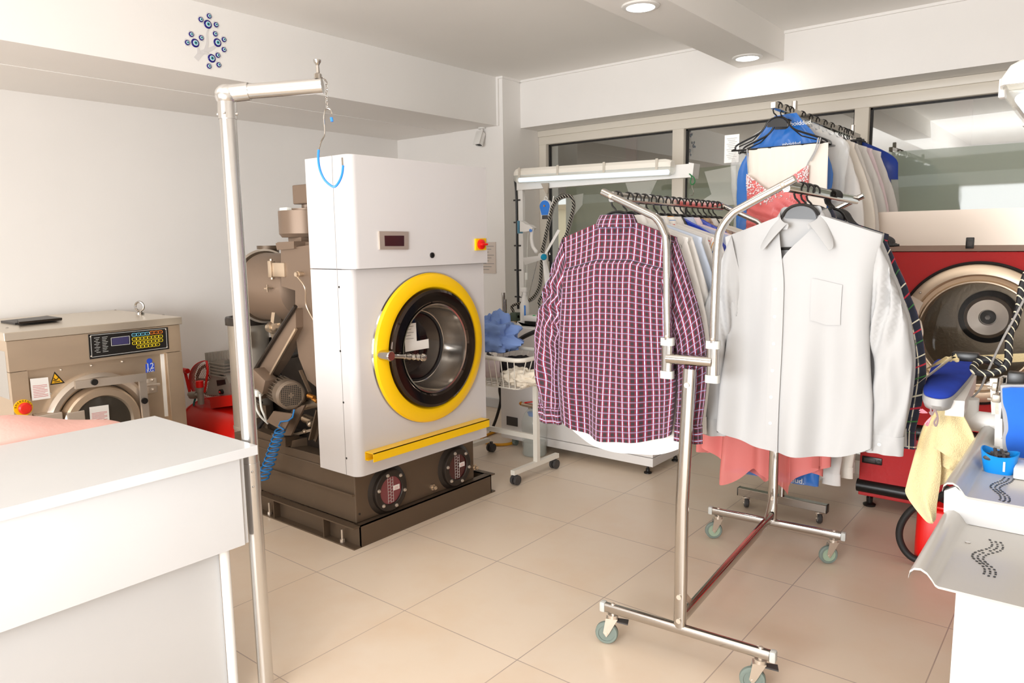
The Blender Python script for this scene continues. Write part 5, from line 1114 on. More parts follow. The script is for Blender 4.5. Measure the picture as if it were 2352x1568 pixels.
m = MB(); m.lathe([(RD - 0.004, 0.012), (RD - 0.006, 0.03), (RD - 0.012, 0.034), (0.30, 0.036), (0.294, 0.03), (0.290, 0.006), (0.272, 0.0), (0.264, 0.012), (0.258, 0.012), (0.254, -0.002), (0.25, -0.05)], dcx, Yn, 96); do = m.build('round_door', MT['steel'], rd)
# pressed hand grip on the left of the door
m = MB()
g = []
for k in range(25):
    t = math.radians(148 + k * (216 - 148) / 24); r_ = 0.262 - 0.05 * math.sin(PI * (k / 24)) ** 2 * (1.0 if 6 < k < 18 else 0.5); g.append((t, r_))
out = [dcx + Vector((math.cos(t) * (RD - 0.008), -0.038, math.sin(t) * (RD - 0.008))) for t, _ in g]; inn = [dcx + Vector((math.cos(t) * (r_ + 0.018), -0.038, math.sin(t) * (r_ + 0.018))) for t, r_ in g]
m.prism(out + inn[::-1], (0, -0.006, 0)); m.build('door_grip', MT['steel_light'], do, flat=True)
m = MB()
for a_ in (142, 180, 218, 40): t = math.radians(a_); m.sph(dcx + Vector((math.cos(t) * (RD - 0.03), -0.038 if a_ != 180 else -0.044, math.sin(t) * (RD - 0.03))), 0.007, seg=10, rings=6)
m.build('door_screw', MT['chrome'], do)['kind'] = 'stuff'
m = MB(); m.lathe([(0, -0.02), (0.20, -0.015), (0.252, 0.0)], dcx, Yn, 64); m.build('door_glass', MT['dryer_glass'], do)
m = MB(); m.lathe([(0.25, -0.03), (0.29, -0.05), (0.40, -0.07), (0.41, -0.62), (0, -0.62)], dcx, Yn, 96); dm = m.build('drum', mat('drum_steel', (176, 160, 138), 0.38, 0.8, bump=0.15, bscale=60), rd)
m = MB(); cc_ = dcx + Vector((-0.015, 0.61, 0.03)); m.lathe([(0.15, 0.0), (0.15, 0.015), (0.12, 0.02), (0, 0.02)], cc_, Yn, 64); m.build('drum_boss', MT['black_rubber'], dm)
m = MB(); m.lathe([(0.122, 0.018), (0.118, 0.04), (0.10, 0.05), (0.045, 0.045), (0.042, 0.03), (0, 0.03)], cc_, Yn, 64); m.build('drum_cone', MT['steel_light'], dm)
m = MB(); m.lathe([(0.04, 0.031), (0.03, 0.036), (0, 0.036)], cc_, Yn, 32); m.build('hub_washer', MT['black'], dm)
m = MB(); m.cyl(cc_ + Vector((0, -0.03, 0)), cc_ + Vector((0, -0.05, 0)), 0.014, seg=6); m.build('hub_bolt', MT['chrome'], dm)
# ================================================================ rolling racks
def castor(parent, x, y, z_top, r, ang, wheel_mat, brake=False, hub=None):
    """swivel castor under a bar, local coordinates of `parent`"""
    c, s_ = math.cos(ang), math.sin(ang); d = Vector((c, s_, 0)); sd = Vector((-s_, c, 0)); off = d * (r * 0.55)
    w = Vector((x, y, r)) + off
    m = MB(); m.cyl((x, y, z_top - 0.012), (x, y, z_top), 0.02); m.cyl((x, y, z_top), (x, y, z_top + 0.03), 0.008, seg=10)
    for k in (-1, 1):
        a = [Vector((x, y, z_top - 0.012)) - d * 0.018, Vector((x, y, z_top - 0.012)) + d * 0.026, w + d * 0.012 + Vector((0, 0, 0.005)), w - Vector((0, 0, 0.012)), w - d * 0.012 + Vector((0, 0, 0.006))]
        m.prism([p + sd * (k * 0.0155) for p in a], sd * 0.002)
    m.bar(Vector((x, y, z_top - 0.014)) - d * 0.018, Vector((x, y, z_top - 0.014)) + d * 0.026, 0.036, 0.003)
    m.cyl(w - sd * 0.019, w + sd * 0.019, 0.006, seg=10)
    o = m.build('castor', MT['steel_light'], parent, local=True)
    m = MB(); m.lathe([(r * 0.72, -0.012), (r - 0.004, -0.012), (r, -0.006), (r, 0.006), (r - 0.004, 0.012), (r * 0.72, 0.012)], w, sd, 40, closed=True); m.build('wheel_tyre', wheel_mat, o, local=True)
    m = MB(); m.lathe([(0, -0.009), (r * 0.74, -0.009), (r * 0.74, 0.009), (0, 0.009)], w, sd, 32); m.build('wheel_hub', hub or wheel_mat, o, local=True)
    if brake:
        b = Vector((x, y, z_top - 0.02)) - d * 0.035
        m = MB(); m.prism([b + d * 0.02 + sd * 0.014, b + d * 0.02 - sd * 0.014, b - d * 0.022 - sd * 0.018 - Vector((0, 0, 0.004)), b - d * 0.022 + sd * 0.018 - Vector((0, 0, 0.004))], (0, 0, -0.005)); m.build('brake_pedal', MT['dark_grey'], o, flat=True, local=True)
    return o
def oval(w, h, n=20, p=0.55): return [(w / 2 * math.copysign(abs(math.cos(2 * PI * i / n)) ** p, math.cos(2 * PI * i / n)), h / 2 * math.copysign(abs(math.sin(2 * PI * i / n)) ** p, math.sin(2 * PI * i / n))) for i in range(n)]
RO = Vector((1.684, 0.331, 0)); RA = math.radians(4.5); LV = 1.19
r1 = thing('clothes_rack', 'chrome Y shaped clothes rack on castors carrying the checked and the open white shirt', 'clothes rack', RO, RA)
def R1(u, v, z): return Vector((RO.x + u * math.cos(RA) - v * math.sin(RA), RO.y + u * math.sin(RA) + v * math.cos(RA), z))
CH_ = MT['chrome']
for v in (0, LV):
    m = MB(); m.sweep([(-0.295, v, 0.14), (0.0, v, 0.14), (0.315, v, 0.14)], oval(0.036, 0.026), up=(0, 1, 0))
    b = m.build('base_bar', CH_, r1, local=True, ang=50)
    for u, s_ in ((-0.295, -1), (0.315, 1)):
        m = MB(); m.box(min(u, u + s_ * 0.022), max(u, u + s_ * 0.022), v - 0.0145, v + 0.0145, 0.12, 0.16, 0.006); m.build('end_cap', MT['grey_cap'], b, local=True)
    for u in (-0.265, 0.285): m = MB(); m.sph((u, v, 0.158), 0.009, (1, 1, 0.6), 12, 8); m.build('bolt', MT['steel_light'], b, local=True)
    for u in (-0.265, 0.285): castor(r1, u, v, 0.118, 0.043, math.radians(200 if v == 0 else 215), MT['grey_rubber'], brake=(v == 0), hub=MT['green_hub'] if v else MT['grey_rubber'])
    m = MB(); m.sweep([(0.0, v, 0.145), (0.0, v, 0.6), (0.018 * (1 - v / LV), v, 1.085)], oval(0.044, 0.026), up=(0, 1, 0)); m.build('post', CH_, r1, local=True, ang=50)
    m = MB()
    for z in (0.175, 0.265, 1.03): m.cyl((0.0 + (0.015 if z > 1 else 0), v - 0.018, z), (0.0 + (0.015 if z > 1 else 0), v - 0.012, z), 0.009, seg=12)
    m.build('post_bolt', MT['steel_light'], r1, local=True)
    m = MB(); m.cyl((-0.062, v, 1.115), (0.097, v, 1.115), 0.0195, seg=28); m.build('cross_tube', CH_, r1, local=True)
    for u in (-0.062, 0.098):
        m = MB(); m.sweep([(u, v, 1.07), (u, v, 1.165)], oval(0.040, 0.026), up=(0, 1, 0)); so = m.build('socket', CH_, r1, local=True, ang=50)
        for z in (1.045, 1.16): m = MB(); m.sweep([(u, v, z), (u, v, z + 0.026)], oval(0.047, 0.033), up=(0, 1, 0)); m.build('socket_cap', MT['grey_cap'], so, local=True, ang=50)
    for s_, pts in ((-1, [(-0.060, 1.18), (-0.064, 1.30), (-0.070, 1.50), (-0.080, 1.548), (-0.106, 1.59), (-0.15, 1.614), (-0.312, 1.69)]), (1, [(0.100, 1.18), (0.101, 1.30), (0.106, 1.50), (0.118, 1.555), (0.150, 1.598), (0.19, 1.622), (0.340, 1.697)])):
        path = [Vector((a, v, z)) for a, z in pts]
        if v: path = [Vector((a, v, z)) for a, z in pts]
        m = MB(); m.sweep(spline(path, 5), oval(0.030, 0.022) if False else oval(0.024, 0.034), up=(0, 1, 0)); ar = m.build('arm', CH_, r1, local=True, ang=50)
        m = MB(); q = path[-1].lerp(path[-2], 0.22); m.sph((q.x, v - 0.014, q.z), 0.009, (1, 0.6, 1), 12, 8); m.build('bolt', MT['steel_light'], ar, local=True); m = MB(); q2 = Vector((path[0].x, v - 0.015, 1.192)); m.sph(q2, 0.007, (1, 0.6, 1), 12, 8); m.build('bolt', MT['steel_light'], ar, local=True)
        m = MB()
        for z in (1.25, 1.335, 1.42): m.cyl((path[1].x - 0.0 + (z - 1.3) * 0.02 * s_ * 0, v - 0.0135, z), (path[1].x, v - 0.0115, z), 0.0055, seg=12)
        m.build('pin_hole', MT['brown_dark'], ar, local=True)
m = MB(); m.sweep([(0.0, 0.02, 0.175), (0.0, LV - 0.02, 0.175)], oval(0.028, 0.042), up=(0, 0, 1)); m.build('bottom_bar', CH_, r1, local=True, ang=50)
m = MB(); m.bar((0, 0.03, 0.26), (0, 0.10, 0.197), 0.022, 0.003, up=(1, 0, 0)); m.bar((0, LV - 0.03, 0.30), (0, LV - 0.12, 0.197), 0.022, 0.003, up=(1, 0, 0)); m.build('brace', MT['steel_light'], r1, local=True, flat=True)
for u, z in ((-0.285, 1.672), (0.312, 1.678)):
    m = MB(); m.sweep([(u, 0.012, z), (u, LV - 0.012, z)], oval(0.022, 0.036), up=(0, 0, 1)); m.build('hanging_rail', CH_, r1, local=True, ang=50)
ZR1 = 1.690; 
# taller rack by the window
r3 = thing('tall_clothes_rack', 'tall chrome clothes rack with square feet behind, holding the coral dress and bagged garments', 'clothes rack', (1.467, 2.02, 0))
X3, Z3 = 1.467, 2.155
for y in (2.02, 3.12):
    m = MB(); m.box(X3 - 0.243, X3 + 0.243, y - 0.02, y + 0.02, 0.062, 0.106, 0.002); b = m.build('base_bar', MT['chrome'], r3, flat=True)
    m = MB(); m.box(X3 - 0.246, X3 - 0.240, y - 0.021, y + 0.021, 0.061, 0.107, 0.002); m.box(X3 + 0.240, X3 + 0.246, y - 0.021, y + 0.021, 0.061, 0.107, 0.002); m.build('end_cap', MT['black'], b)
    for dx in (-0.20, 0.20):
        o = castor(r3, dx, y - 2.02, 0.06, 0.027, math.radians(-60), MT['dark_grey'], hub=MT['grey_cap'])
    m = MB(); m.sweep([(X3, y, 0.1), (X3 - 0.006, y, 2.215)], oval(0.024, 0.03, p=0.35), up=(0, 1, 0)); m.build('post', MT['chrome'], r3, ang=50)
    m = MB(); m.cyl((X3 - 0.01, y - 0.03, 2.155), (X3 - 0.01, y - 0.018, 2.155), 0.01, seg=12); m.build('rail_bolt', MT['chrome'], r3)
m = MB(); m.box(X3 - 0.016, X3 + 0.010, 1.70, 3.25, Z3 - 0.016, Z3 + 0.016, 0.002); m.build('hanging_rail', MT['chrome'], r3, flat=True)
m = MB(); m.box(X3 - 0.013, X3 + 0.013, 1.84, 3.12, 1.087, 1.113, 0.002); m.build('lower_rail', MT['chrome'], r3, flat=True)
ZR3 = Z3 + 0.022
# ================================================================ hangers
def hanger_meshes():
    m = MB(); s_ = 0.0035
    path = [(0.022 * math.cos(t), 0, -0.022 + 0.022 * math.sin(t)) for t in [math.radians(a) for a in range(-20, 181, 16)]]
    path += [(-0.0225, 0, -0.035), (-0.018, 0, -0.05), (-0.006, 0, -0.062), (0, 0, -0.074)]
    m.tube(path, 0.0033, 8); hook = m.build('hook', MT['black'], None)
    m = MB()
    L = [(0.0, -0.072), (0.026, -0.076), (0.047, -0.09), (0.062, -0.115), (0.085, -0.138), (0.13, -0.158), (0.19, -0.182), (0.208, -0.195), (0.208, -0.208), (0.196, -0.214)]
    loop = [Vector((x, 0, z)) for x, z in L] + [Vector((-x, 0, z)) for x, z in L[::-1][:-1]]
    m.tube(spline(loop, 3, True), 0.0048, 8, closed=True)
    inner = [(0.07, -0.128), (0.12, -0.172), (0.19, -0.196)]
    for k in (-1, 1): m.tube([Vector((k * x, 0, z)) for x, z in inner], 0.0032, 6)
    arc = [Vector((0.05 * math.cos(t), -0.002, -0.118 + 0.042 * math.sin(t))) for t in [math.radians(a) for a in range(-5, 186, 12)]]
    m.prism(arc, (0, 0.004, 0))
    for k in (-1, 1): m.torus((k * 0.185, 0, -0.224), (0, 1, 0), 0.008, 0.002, 14, 6, 0.3, PI + 0.9)
    body = m.build('hanger_frame', MT['black'], None)
    return hook, body
HK, HB_ = hanger_meshes(); HK_ME, HB_ME = HK.data, HB_.data
bpy.data.objects.remove(HK); bpy.data.objects.remove(HB_)
def hanger(loc, rz, label, group, sc=1.0, flip=False):
    o = thing('clothes_hanger', label, 'hanger', loc, rz + (PI if flip else 0), group)
    for n_, me in (('hook', HK_ME), ('hanger_frame', HB_ME)):
        c = bpy.data.objects.new(n_, me); COL.objects.link(c); c.parent = o
    return o
# ================================================================ shirts
def sstep(a, b, x): t = min(1, max(0, (x - a) / (b - a))); return t * t * (3 - 2 * t)
def keyc(keys, t):
    n = len(keys) - 1; i = min(n - 1, int(t * n)); f = t * n - i
    a, b, c, d = keys[max(i - 1, 0)], keys[i], keys[i + 1], keys[min(i + 2, n)]
    r = []
    for k in range(2): r.append(0.5 * ((2 * b[k]) + (c[k] - a[k]) * f + (2 * a[k] - 5 * b[k] + 4 * c[k] - d[k]) * f * f + (3 * b[k] - a[k] - 3 * c[k] + d[k]) * f ** 3))
    return r
OUT = [(0.224, -0.165), (0.275, -0.30), (0.325, -0.46), (0.345, -0.62), (0.328, -0.82)]
INN = [(0.165, -0.37), (0.20, -0.45), (0.232, -0.55), (0.238, -0.68), (0.232, -0.82)]
def shirt(name, label, loc, rz, mt, seed=0.0, length=0.80, W=0.232, D=0.042, fold=1.0, front=False, open_v=False, detail=1, group=None, cuff_mt=None, collar_mt=None, buttons=None, sleeve_out=1.0, cat='shirt', pocket=False, skew=(0, 0), in_mt=None, short=0.0):
    """shirt hanging from the rail; local X = width, front looks towards -Y, z = 0 on top of the rail"""
    if detail < 2: D *= 0.75; fold *= 0.55
    sb = 1.0 if detail > 1 else 0.6
    o = thing(name, label, cat, loc, rz, group); rnd = random.Random(int(seed * 100) + 7)
    z0 = -0.108; zh = z0 - length; ph = [rnd.uniform(0, 6.3) for _ in range(6)]
    def fo(x, z):
        g = sstep(z0 - 0.05, zh, z) if False else min(1, max(0, (z0 - z) / length)); g = g ** 0.8
        return fold * g * (0.016 * math.sin(24 * x + ph[0] + 2.5 * z) + 0.009 * math.sin(47 * x + ph[1] - 3 * z) + 0.022 * noise.noise(Vector((x * 7 + seed, z * 2.2, seed))))
    def top(x):
        a = abs(x); return z0 - (0.0 if a < 0.065 else (a - 0.065) * 0.36)
    def pt(th, t, extra=0.0):
        w = W * (1 - 0.05 * math.sin(PI * min(1, t * 1.3))) + 0.006 * math.sin(ph[2] + 5 * t)
        x = w * math.cos(th); s_ = math.sin(th); tz = top(x)
        hem = zh + 0.055 * (abs(x) / w) ** 3 - (0.0 if s_ < 0 else -0.015)
        z = tz + (hem - tz) * t
        d = max(0.0095, D * 0.26) + D * 0.74 * sstep(0, 0.28, t); d *= (1 + 0.25 * math.sin(ph[3] + 3 * x / w))
        y = -d * math.copysign(abs(s_) ** 0.6, s_) + fo(x, z)
        return Vector((x + skew[0] * t, y - extra + skew[1] * t, z))
    nu, nv = (120, 44) if detail > 1 else ((72, 24) if detail else (44, 14))
    m = MB()
    def ang0(t):
        if open_v: xs = -0.064 + 0.028 * sstep(0, 0.3, t) ; xe = 0.058 - 0.11 * sstep(0, 0.20, t)
        else: xs, xe = 0.012, -0.012
        return math.acos(xs / W), math.acos(max(-1, min(1, xe / W)))
    def bf(u, t):
        a, b = ang0(t); th = a + u * (2 * PI + b - a)
        ex = 0.006 * (1 - sstep(0, 0.06, u)) if open_v or front else 0.004 * (1 - sstep(0, 0.03, u))
        return pt(th, t, ex)
    def buv(u, t):
        a, b = ang0(t); th = a + u * (2 * PI + b - a); x = W * math.cos(th)
        return ((x + (0.011 if t < 0.17 and math.sin(th) < 0 else 0) + 0.5, -t * length + (0.012 if t < 0.17 else 0) + 1))
    m.grid(nu, nv, bf, buv)
    m.build('shirt_body', mt, o, local=True, ang=80)
    for k in (-1, 1):
        so = sleeve_out * (1.0 + 0.08 * rnd.uniform(-1, 1)); ws = rnd.uniform(0, 9)
        zsc = 1.0 + rnd.uniform(-0.02, 0.02) - short
        def sec(t, cf=0.0):
            ox, oz = keyc(OUT, min(1, t)); ix, iz = keyc(INN, min(1, t))
            if t > 1: oz -= (t - 1) * 0.8; iz -= (t - 1) * 0.8
            ox = 0.224 + (ox - 0.224) * so; ix = 0.165 + (ix - 0.165) * (0.5 + 0.5 * so)
            oz = -0.165 + (oz + 0.165) * zsc; iz = -0.165 + (iz + 0.165) * zsc
            c = Vector((k * (ox + ix) / 2, 0, (oz + iz) / 2)); a = Vector((k * (ox - ix) / 2, 0, (oz - iz) / 2))
            return c, a
        def sf(u, t, cf=0.0):
            c, a = sec(t); ps = 2 * PI * u; b = sb * (0.020 + 0.012 * math.sin(PI * min(1, t))) * (1 + cf)
            wr = 0.010 * math.exp(-((t - 0.32) / 0.16) ** 2) * math.sin(38 * t + 5 * ps + ws) + 0.012 * noise.noise(Vector((t * 6 + ws, math.cos(ps) * 1.4, math.sin(ps) * 0.8 + seed))) * (0.4 + t)
            p = c + a * (math.cos(ps) * (1 + cf)) + Vector((0, b * math.copysign(abs(math.sin(ps)) ** 0.8, math.sin(ps)), 0))
            p.y += (0.012 if front or open_v else -0.004) * t + wr * fold; p.x += 0.35 * wr * fold * k + skew[0] * t * 0.6
            return p
        m = MB(); m.grid(40 if detail else 20, 44 if detail > 1 else (26 if detail else 12), lambda u, v: sf(u, v), lambda u, v: (u * 0.34 + 0.1, v * 0.62), wrapu=True)
        sl = m.build('sleeve', mt, o, local=True, ang=80)
        m = MB(); m.grid(40 if detail else 20, 6, lambda u, v: sf(u, 0.985 + 0.085 * v, 0.06 + 0.05 * v), lambda u, v: (v * 0.07 + 0.003, u * 0.34), wrapu=True)
        if detail: m.thick(0.0012)
        m.build('cuff', cuff_mt or mt, sl, local=True, ang=60)
        if detail > 1 or buttons:
            q = sf(0.70 if k > 0 else 0.80, 1.03, 0.12); m = MB(); m.lathe([(0, 0.001), (0.0055, 0.001), (0.0055, 0.003), (0.003, 0.0025), (0, 0.002)], q, (0, -1, 0), 14); m.build('cuff_button', buttons or MT['pearl'], sl, local=True)
    # collar
    gap = 0.55 if open_v else 0.12
    def cf_(u, v):
        th = -PI / 2 + gap + u * (2 * PI - 2 * gap); c, s_ = math.cos(th), math.sin(th)          # th=-90deg is the front
        rx, ry = 0.072, 0.034; fr_ = max(0.0, -s_); e = abs(2 * u - 1)
        if open_v:
            tip = sstep(0.55, 1.0, e); dz = 0.052 * sstep(0.35, 1.0, e)
            p1 = Vector((rx * 0.9 * c - math.copysign(0.006 * tip, c), ry * 0.85 * s_ - 0.012 * tip, -0.086 - dz)); p0 = p1 + Vector((math.copysign(0.004, c), 0.0, -0.035 * (1 - 0.6 * tip)))
            out = Vector((c * 0.022 + math.copysign(0.062 * tip, c), s_ * 0.022 - 0.006 * fr_, 0)); L = 0.042 + 0.040 * tip
        else:
            tip = sstep(0.90, 1.0, e)
            p0 = Vector((rx * c, ry * s_ + fo(rx * c, -0.12), -0.128 - 0.012 * fr_)); p1 = Vector((rx * 0.9 * c, ry * 0.85 * s_, -0.086 - 0.012 * fr_))
            out = Vector((c * (0.016 + 0.012 * fr_) + math.copysign(0.028 * tip, c), s_ * 0.022 - 0.006 * fr_, 0)); L = 0.040 + 0.014 * fr_ + 0.04 * tip
        p2 = p1 + out + Vector((0, 0, -L))
        if v < 0.3: return p0.lerp(p1, v / 0.3)
        if v < 0.4: return p1 + Vector((out.x, out.y, 0)) * 0.12 * ((v - 0.3) / 0.1) + Vector((0, 0, 0.004 * math.sin(PI * (v - 0.3) / 0.1)))
        w = (v - 0.4) / 0.6; st = p1 + Vector((out.x, out.y, 0)) * 0.12
        return st.lerp(p2, w) + Vector((c, s_, 0)) * 0.003 * math.sin(PI * w)
    m = MB(); m.grid(64 if detail else 28, 16, cf_, lambda u, v: (u * 0.42 + 0.004, v * 0.09 + 0.004)); m.thick(0.0015); m.build('collar', collar_mt or mt, o, local=True, ang=60)
    if front or open_v:
        for i in range(6):
            t = 0.30 + 0.115 * i; a, b = ang0(t); q = bf(0.018, t); m = MB(); m.lathe([(0, 0.0005), (0.0055, 0.0005), (0.0055, 0.0028), (0.003, 0.0022), (0, 0.002)], q, (0, -1, 0), 14); m.build('button', buttons or MT['pearl'], o, local=True)
        m = MB(); m.grid(5, nv, lambda u, v: bf(0.0 + 0.028 * u, 0.19 + 0.81 * v) + Vector((0, -0.0016, 0)), lambda u, v: (u * 0.03, v)); m.build('placket', mt, o, local=True, ang=60)
    if pocket:
        m = MB(); m.grid(12, 12, lambda u, v: pt(math.acos((0.055 + 0.10 * u) / W), 0.255 + 0.17 * v + (0.012 * (1 - abs(2 * u - 1)) if v > 0.9 else 0)) + Vector((0, -0.003, 0)), lambda u, v: (u * 0.1, v * 0.13)); m.thick(0.001); m.build('pocket', mt, o, local=True, ang=60)
    if not (front or open_v) and detail > 1:
        m = MB()
        ths = [PI + PI * k / 60 for k in range(2, 59)]
        m.tube([pt(th, 0.17) + Vector((0, 0.0015, 0)) for th in ths], 0.0013, 6); m.build('yoke_seam', collar_mt or mt, o, local=True)
    return o
# the cloths
Pp = 0.0245
plaid = stripes('burgundy_checked_cotton', (38, 30, 36),
    [(Pp, 0.0, Pp * 0.52, (128, 18, 48), 0.75), (Pp, 0.0, Pp * 0.135, (190, 204, 240), 0.9)],
    [(Pp * 0.93, 0.0, Pp * 0.48, (128, 18, 48), 0.35), (Pp * 0.93, 0.0, Pp * 0.11, (150, 168, 205), 0.5)])
navy_plaid = stripes('navy_tartan_cotton', (36, 42, 66),
    [(0.055, 0, 0.022, (22, 26, 44), 0.8), (0.11, 0.01, 0.004, (235, 228, 205), 0.9), (0.11, 0.055, 0.004, (196, 34, 60), 0.9), (0.11, 0.07, 0.003, (60, 130, 60), 0.8)],
    [(0.055, 0, 0.022, (22, 26, 44), 0.6), (0.11, 0.02, 0.004, (235, 228, 205), 0.9), (0.11, 0.05, 0.005, (196, 34, 60), 0.9), (0.11, 0.085, 0.004, (60, 130, 60), 0.8)])
multi = stripes('white_multi_stripe_cotton', (240, 236, 230), [], [(0.07, 0, 0.006, (235, 160, 50), 0.95), (0.07, 0.022, 0.004, (60, 130, 200), 0.95), (0.07, 0.045, 0.005, (220, 60, 50), 0.95)])
beige_ck = stripes('beige_check_cotton', (176, 150, 134), [(0.04, 0, 0.006, (110, 84, 78), 0.7), (0.04, 0.02, 0.003, (230, 190, 120), 0.7)], [(0.04, 0, 0.006, (110, 84, 78), 0.7), (0.04, 0.02, 0.003, (230, 190, 120), 0.7)])
MT['pale_blue'] = mat('pale_blue_cotton', (212, 222, 238), 0.8); MT['pale_pink'] = mat('pale_pink_cotton', (240, 220, 224), 0.8); MT['lavender'] = mat('lavender_blue_cotton', (196, 204, 226), 0.8)
MT['red_button'] = mat('red_centred_button', (226, 130, 116), 0.4)
GL = 'garments on the left rail of the front rack'
HGL = 'black hangers on the left rail of the front rack'
def hang_left(v, fn, hl, rzo=0.0, group=None, flip=False):
    p = R1(-0.285, v, ZR1 + 0.003); fn(p, RA + rzo)
    return hanger(p, RA + rzo, hl, group, flip=flip)
hang_left(0.055, lambda p, r: shirt('checked_shirt', 'burgundy, navy and white checked shirt hanging with its back to the camera', p, r + PI, plaid, 2.3, length=0.80, detail=2, D=0.036, fold=1.35), 'black hanger inside the burgundy checked shirt', 0.02)
seq = [
    (0.145, 'white', 'white shirt hanging directly behind the burgundy checked shirt', {}, 0.87),
    (0.215, 'white', 'second white shirt behind the burgundy checked shirt', {}, 0.80),
    (0.285, 'pale_blue', 'pale blue shirt between white shirts on the left rail', {}, 0.79),
    (0.355, 'white', 'white shirt in front of the multicolour striped shirt', {}, 0.82),
    (0.425, 'multi', 'white shirt with orange, blue and red stripes on the left rail', {}, 0.78),
    (0.500, 'white', 'white shirt just behind the multicolour striped shirt', {}, 0.84),
    (0.640, 'lavender', 'lavender blue shirt with red buttons hanging behind the blue bag', dict(buttons=MT['red_button'], cuff_mt=MT['white_shirt']), 0.80),
    (0.710, 'pale_pink', 'pale pink shirt on the left rail behind the blue bag', {}, 0.78),
    (0.850, 'beige', 'beige and brown small check shirt towards the far end of the left rail', {}, 0.78),
    (0.920, 'white', 'white shirt behind the beige check shirt', {}, 0.80),
    (1.060, 'cream', 'ivory shirt at the far end of the left rail', {}, 0.80)]
mm_ = dict(white=MT['soft_white'], pale_blue=MT['pale_blue'], multi=multi, lavender=MT['lavender'], pale_pink=MT['pale_pink'], beige=beige_ck, cream=MT['cream_shirt'])
for i, (v, mk, lab, kw, ln) in enumerate(seq):
    rr = math.radians([2, -1, 1, 2.5, -1.5, 1, 0, 2, -2, 1, 0][i])
    hang_left(v, lambda p, r: shirt('dress_shirt', lab, p, r + PI, mm_[mk], 3.1 + i * 1.7, length=ln, detail=1 if i < 8 else 0, D=0.026, fold=0.7, group=GL, W=0.228, sleeve_out=0.8 + 0.05 * (i % 3), **kw), 'black plastic hanger on the left rail of the front rack', rr, HGL)
def bag(name, label, loc, rz, seed, W, z1, D, zblue, mats, group=None, top_z=-0.088, nu=72, nv=46, letters=None, crumple=1.0):
    o = thing(name, label, 'garment bag', loc, rz, group)
    def pt(u, t):
        th = 2 * PI * u; c, s_ = math.cos(th), math.sin(th); w = W * (0.22 + 0.78 * sstep(0, 0.16, t) ** 0.6) * (1 + 0.03 * math.sin(9 * t + seed))
        z = top_z + (z1 - top_z) * t - 0.02 * (abs(c) * sstep(0, 0.2, t)) * (1 - t)
        x = w * c; d = D * (0.12 + 0.88 * sstep(0, 0.3, t))
        y = -d * math.copysign(abs(s_) ** 0.7, s_) + crumple * (0.012 * math.sin(22 * x + 6 * z + seed) * t ** 0.5 + 0.022 * noise.noise(Vector((x * 9, z * 8, seed))) + 0.010 * noise.noise(Vector((x * 30, z * 22, seed))))
        return Vector((x + 0.008 * crumple * noise.noise(Vector((z * 12, s_, seed))), y, z))
    m = MB(); m.grid(nu, nv, pt, wrapu=True)
    for f in m.bm.faces:
        f.material_index = 0 if f.calc_center_median().z > zblue + 0.02 * math.sin(f.calc_center_median().x * 12 + seed) else 1
    m.build('bag_film', mats, o, local=True, ang=40)
    for (body, x, z, sz, ya) in (letters or []):
        q = Vector((x, -D * 1.02 - 0.03, z)); text('bag_lettering', body, sz, MT['white_ink'], o, q, (1, 0, 0), (0, 0, 1), local=True)
    return o
hang_left(0.570, lambda p, r: bag('garment_bag', 'royal blue plastic garment bag over a shirt on the left rail', p, r, 1.3, 0.235, -0.86, 0.032, -0.26, [MT['royal_bag'], MT['clear_bag']], crumple=0.6), 'black hanger poking out of the royal blue garment bag', 0.0)
hang_left(0.780, lambda p, r: bag('garment_bag', 'crumpled blue and silvery clear garment bag seen beside the right chrome arm', p, r, 4.3, 0.262, -0.95, 0.036, -0.25, [MT['royal_bag'], MT['clear_bag']], crumple=0.8), 'black hanger in the crumpled blue and clear garment bag', 0.0)
for v in (0.990, 1.12):
    hang_left(v, lambda p, r: None, 'empty black hanger on the left rail of the front rack', 0.03, 'empty black hangers on the left rail of the front rack')
# right rail
HGR = 'empty black hangers bunched at the far end of the right rail'
def hang_right(v, fn, hl, rzo=0.0, group=None):
    p = R1(0.312, v, ZR1 + 0.009); fn(p, RA + rzo); return hanger(p, RA + rzo, hl, group)
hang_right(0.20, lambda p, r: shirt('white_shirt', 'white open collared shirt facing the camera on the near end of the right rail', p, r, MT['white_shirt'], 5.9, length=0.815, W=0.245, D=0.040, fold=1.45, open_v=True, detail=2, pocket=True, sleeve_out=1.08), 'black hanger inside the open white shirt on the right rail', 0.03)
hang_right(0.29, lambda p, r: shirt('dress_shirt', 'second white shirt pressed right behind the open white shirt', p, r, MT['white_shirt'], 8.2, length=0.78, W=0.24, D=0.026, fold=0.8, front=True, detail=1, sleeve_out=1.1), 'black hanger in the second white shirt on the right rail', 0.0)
hang_right(0.37, lambda p, r: shirt('tartan_shirt', 'navy tartan shirt showing behind the right sleeve of the white shirt', p, r, navy_plaid, 9.4, length=0.76, W=0.24, D=0.026, fold=0.7, front=True, detail=1, sleeve_out=1.18), 'black hanger in the navy tartan shirt', -0.03)
for k in range(5):
    hang_right(0.66 + 0.024 * k, lambda p, r: None, 'empty black hanger among those bunched on the right rail', math.radians(-4 + 3 * k), HGR)
# ================================================================ on the tall rack
def hang3(y, fn, hl, rzo=0.0, group=None):
    p = Vector((X3 - 0.003, y, ZR3)); fn(p, rzo); return hanger(p, rzo, hl, group)
HG3 = 'black hangers along the top rail of the tall rack'
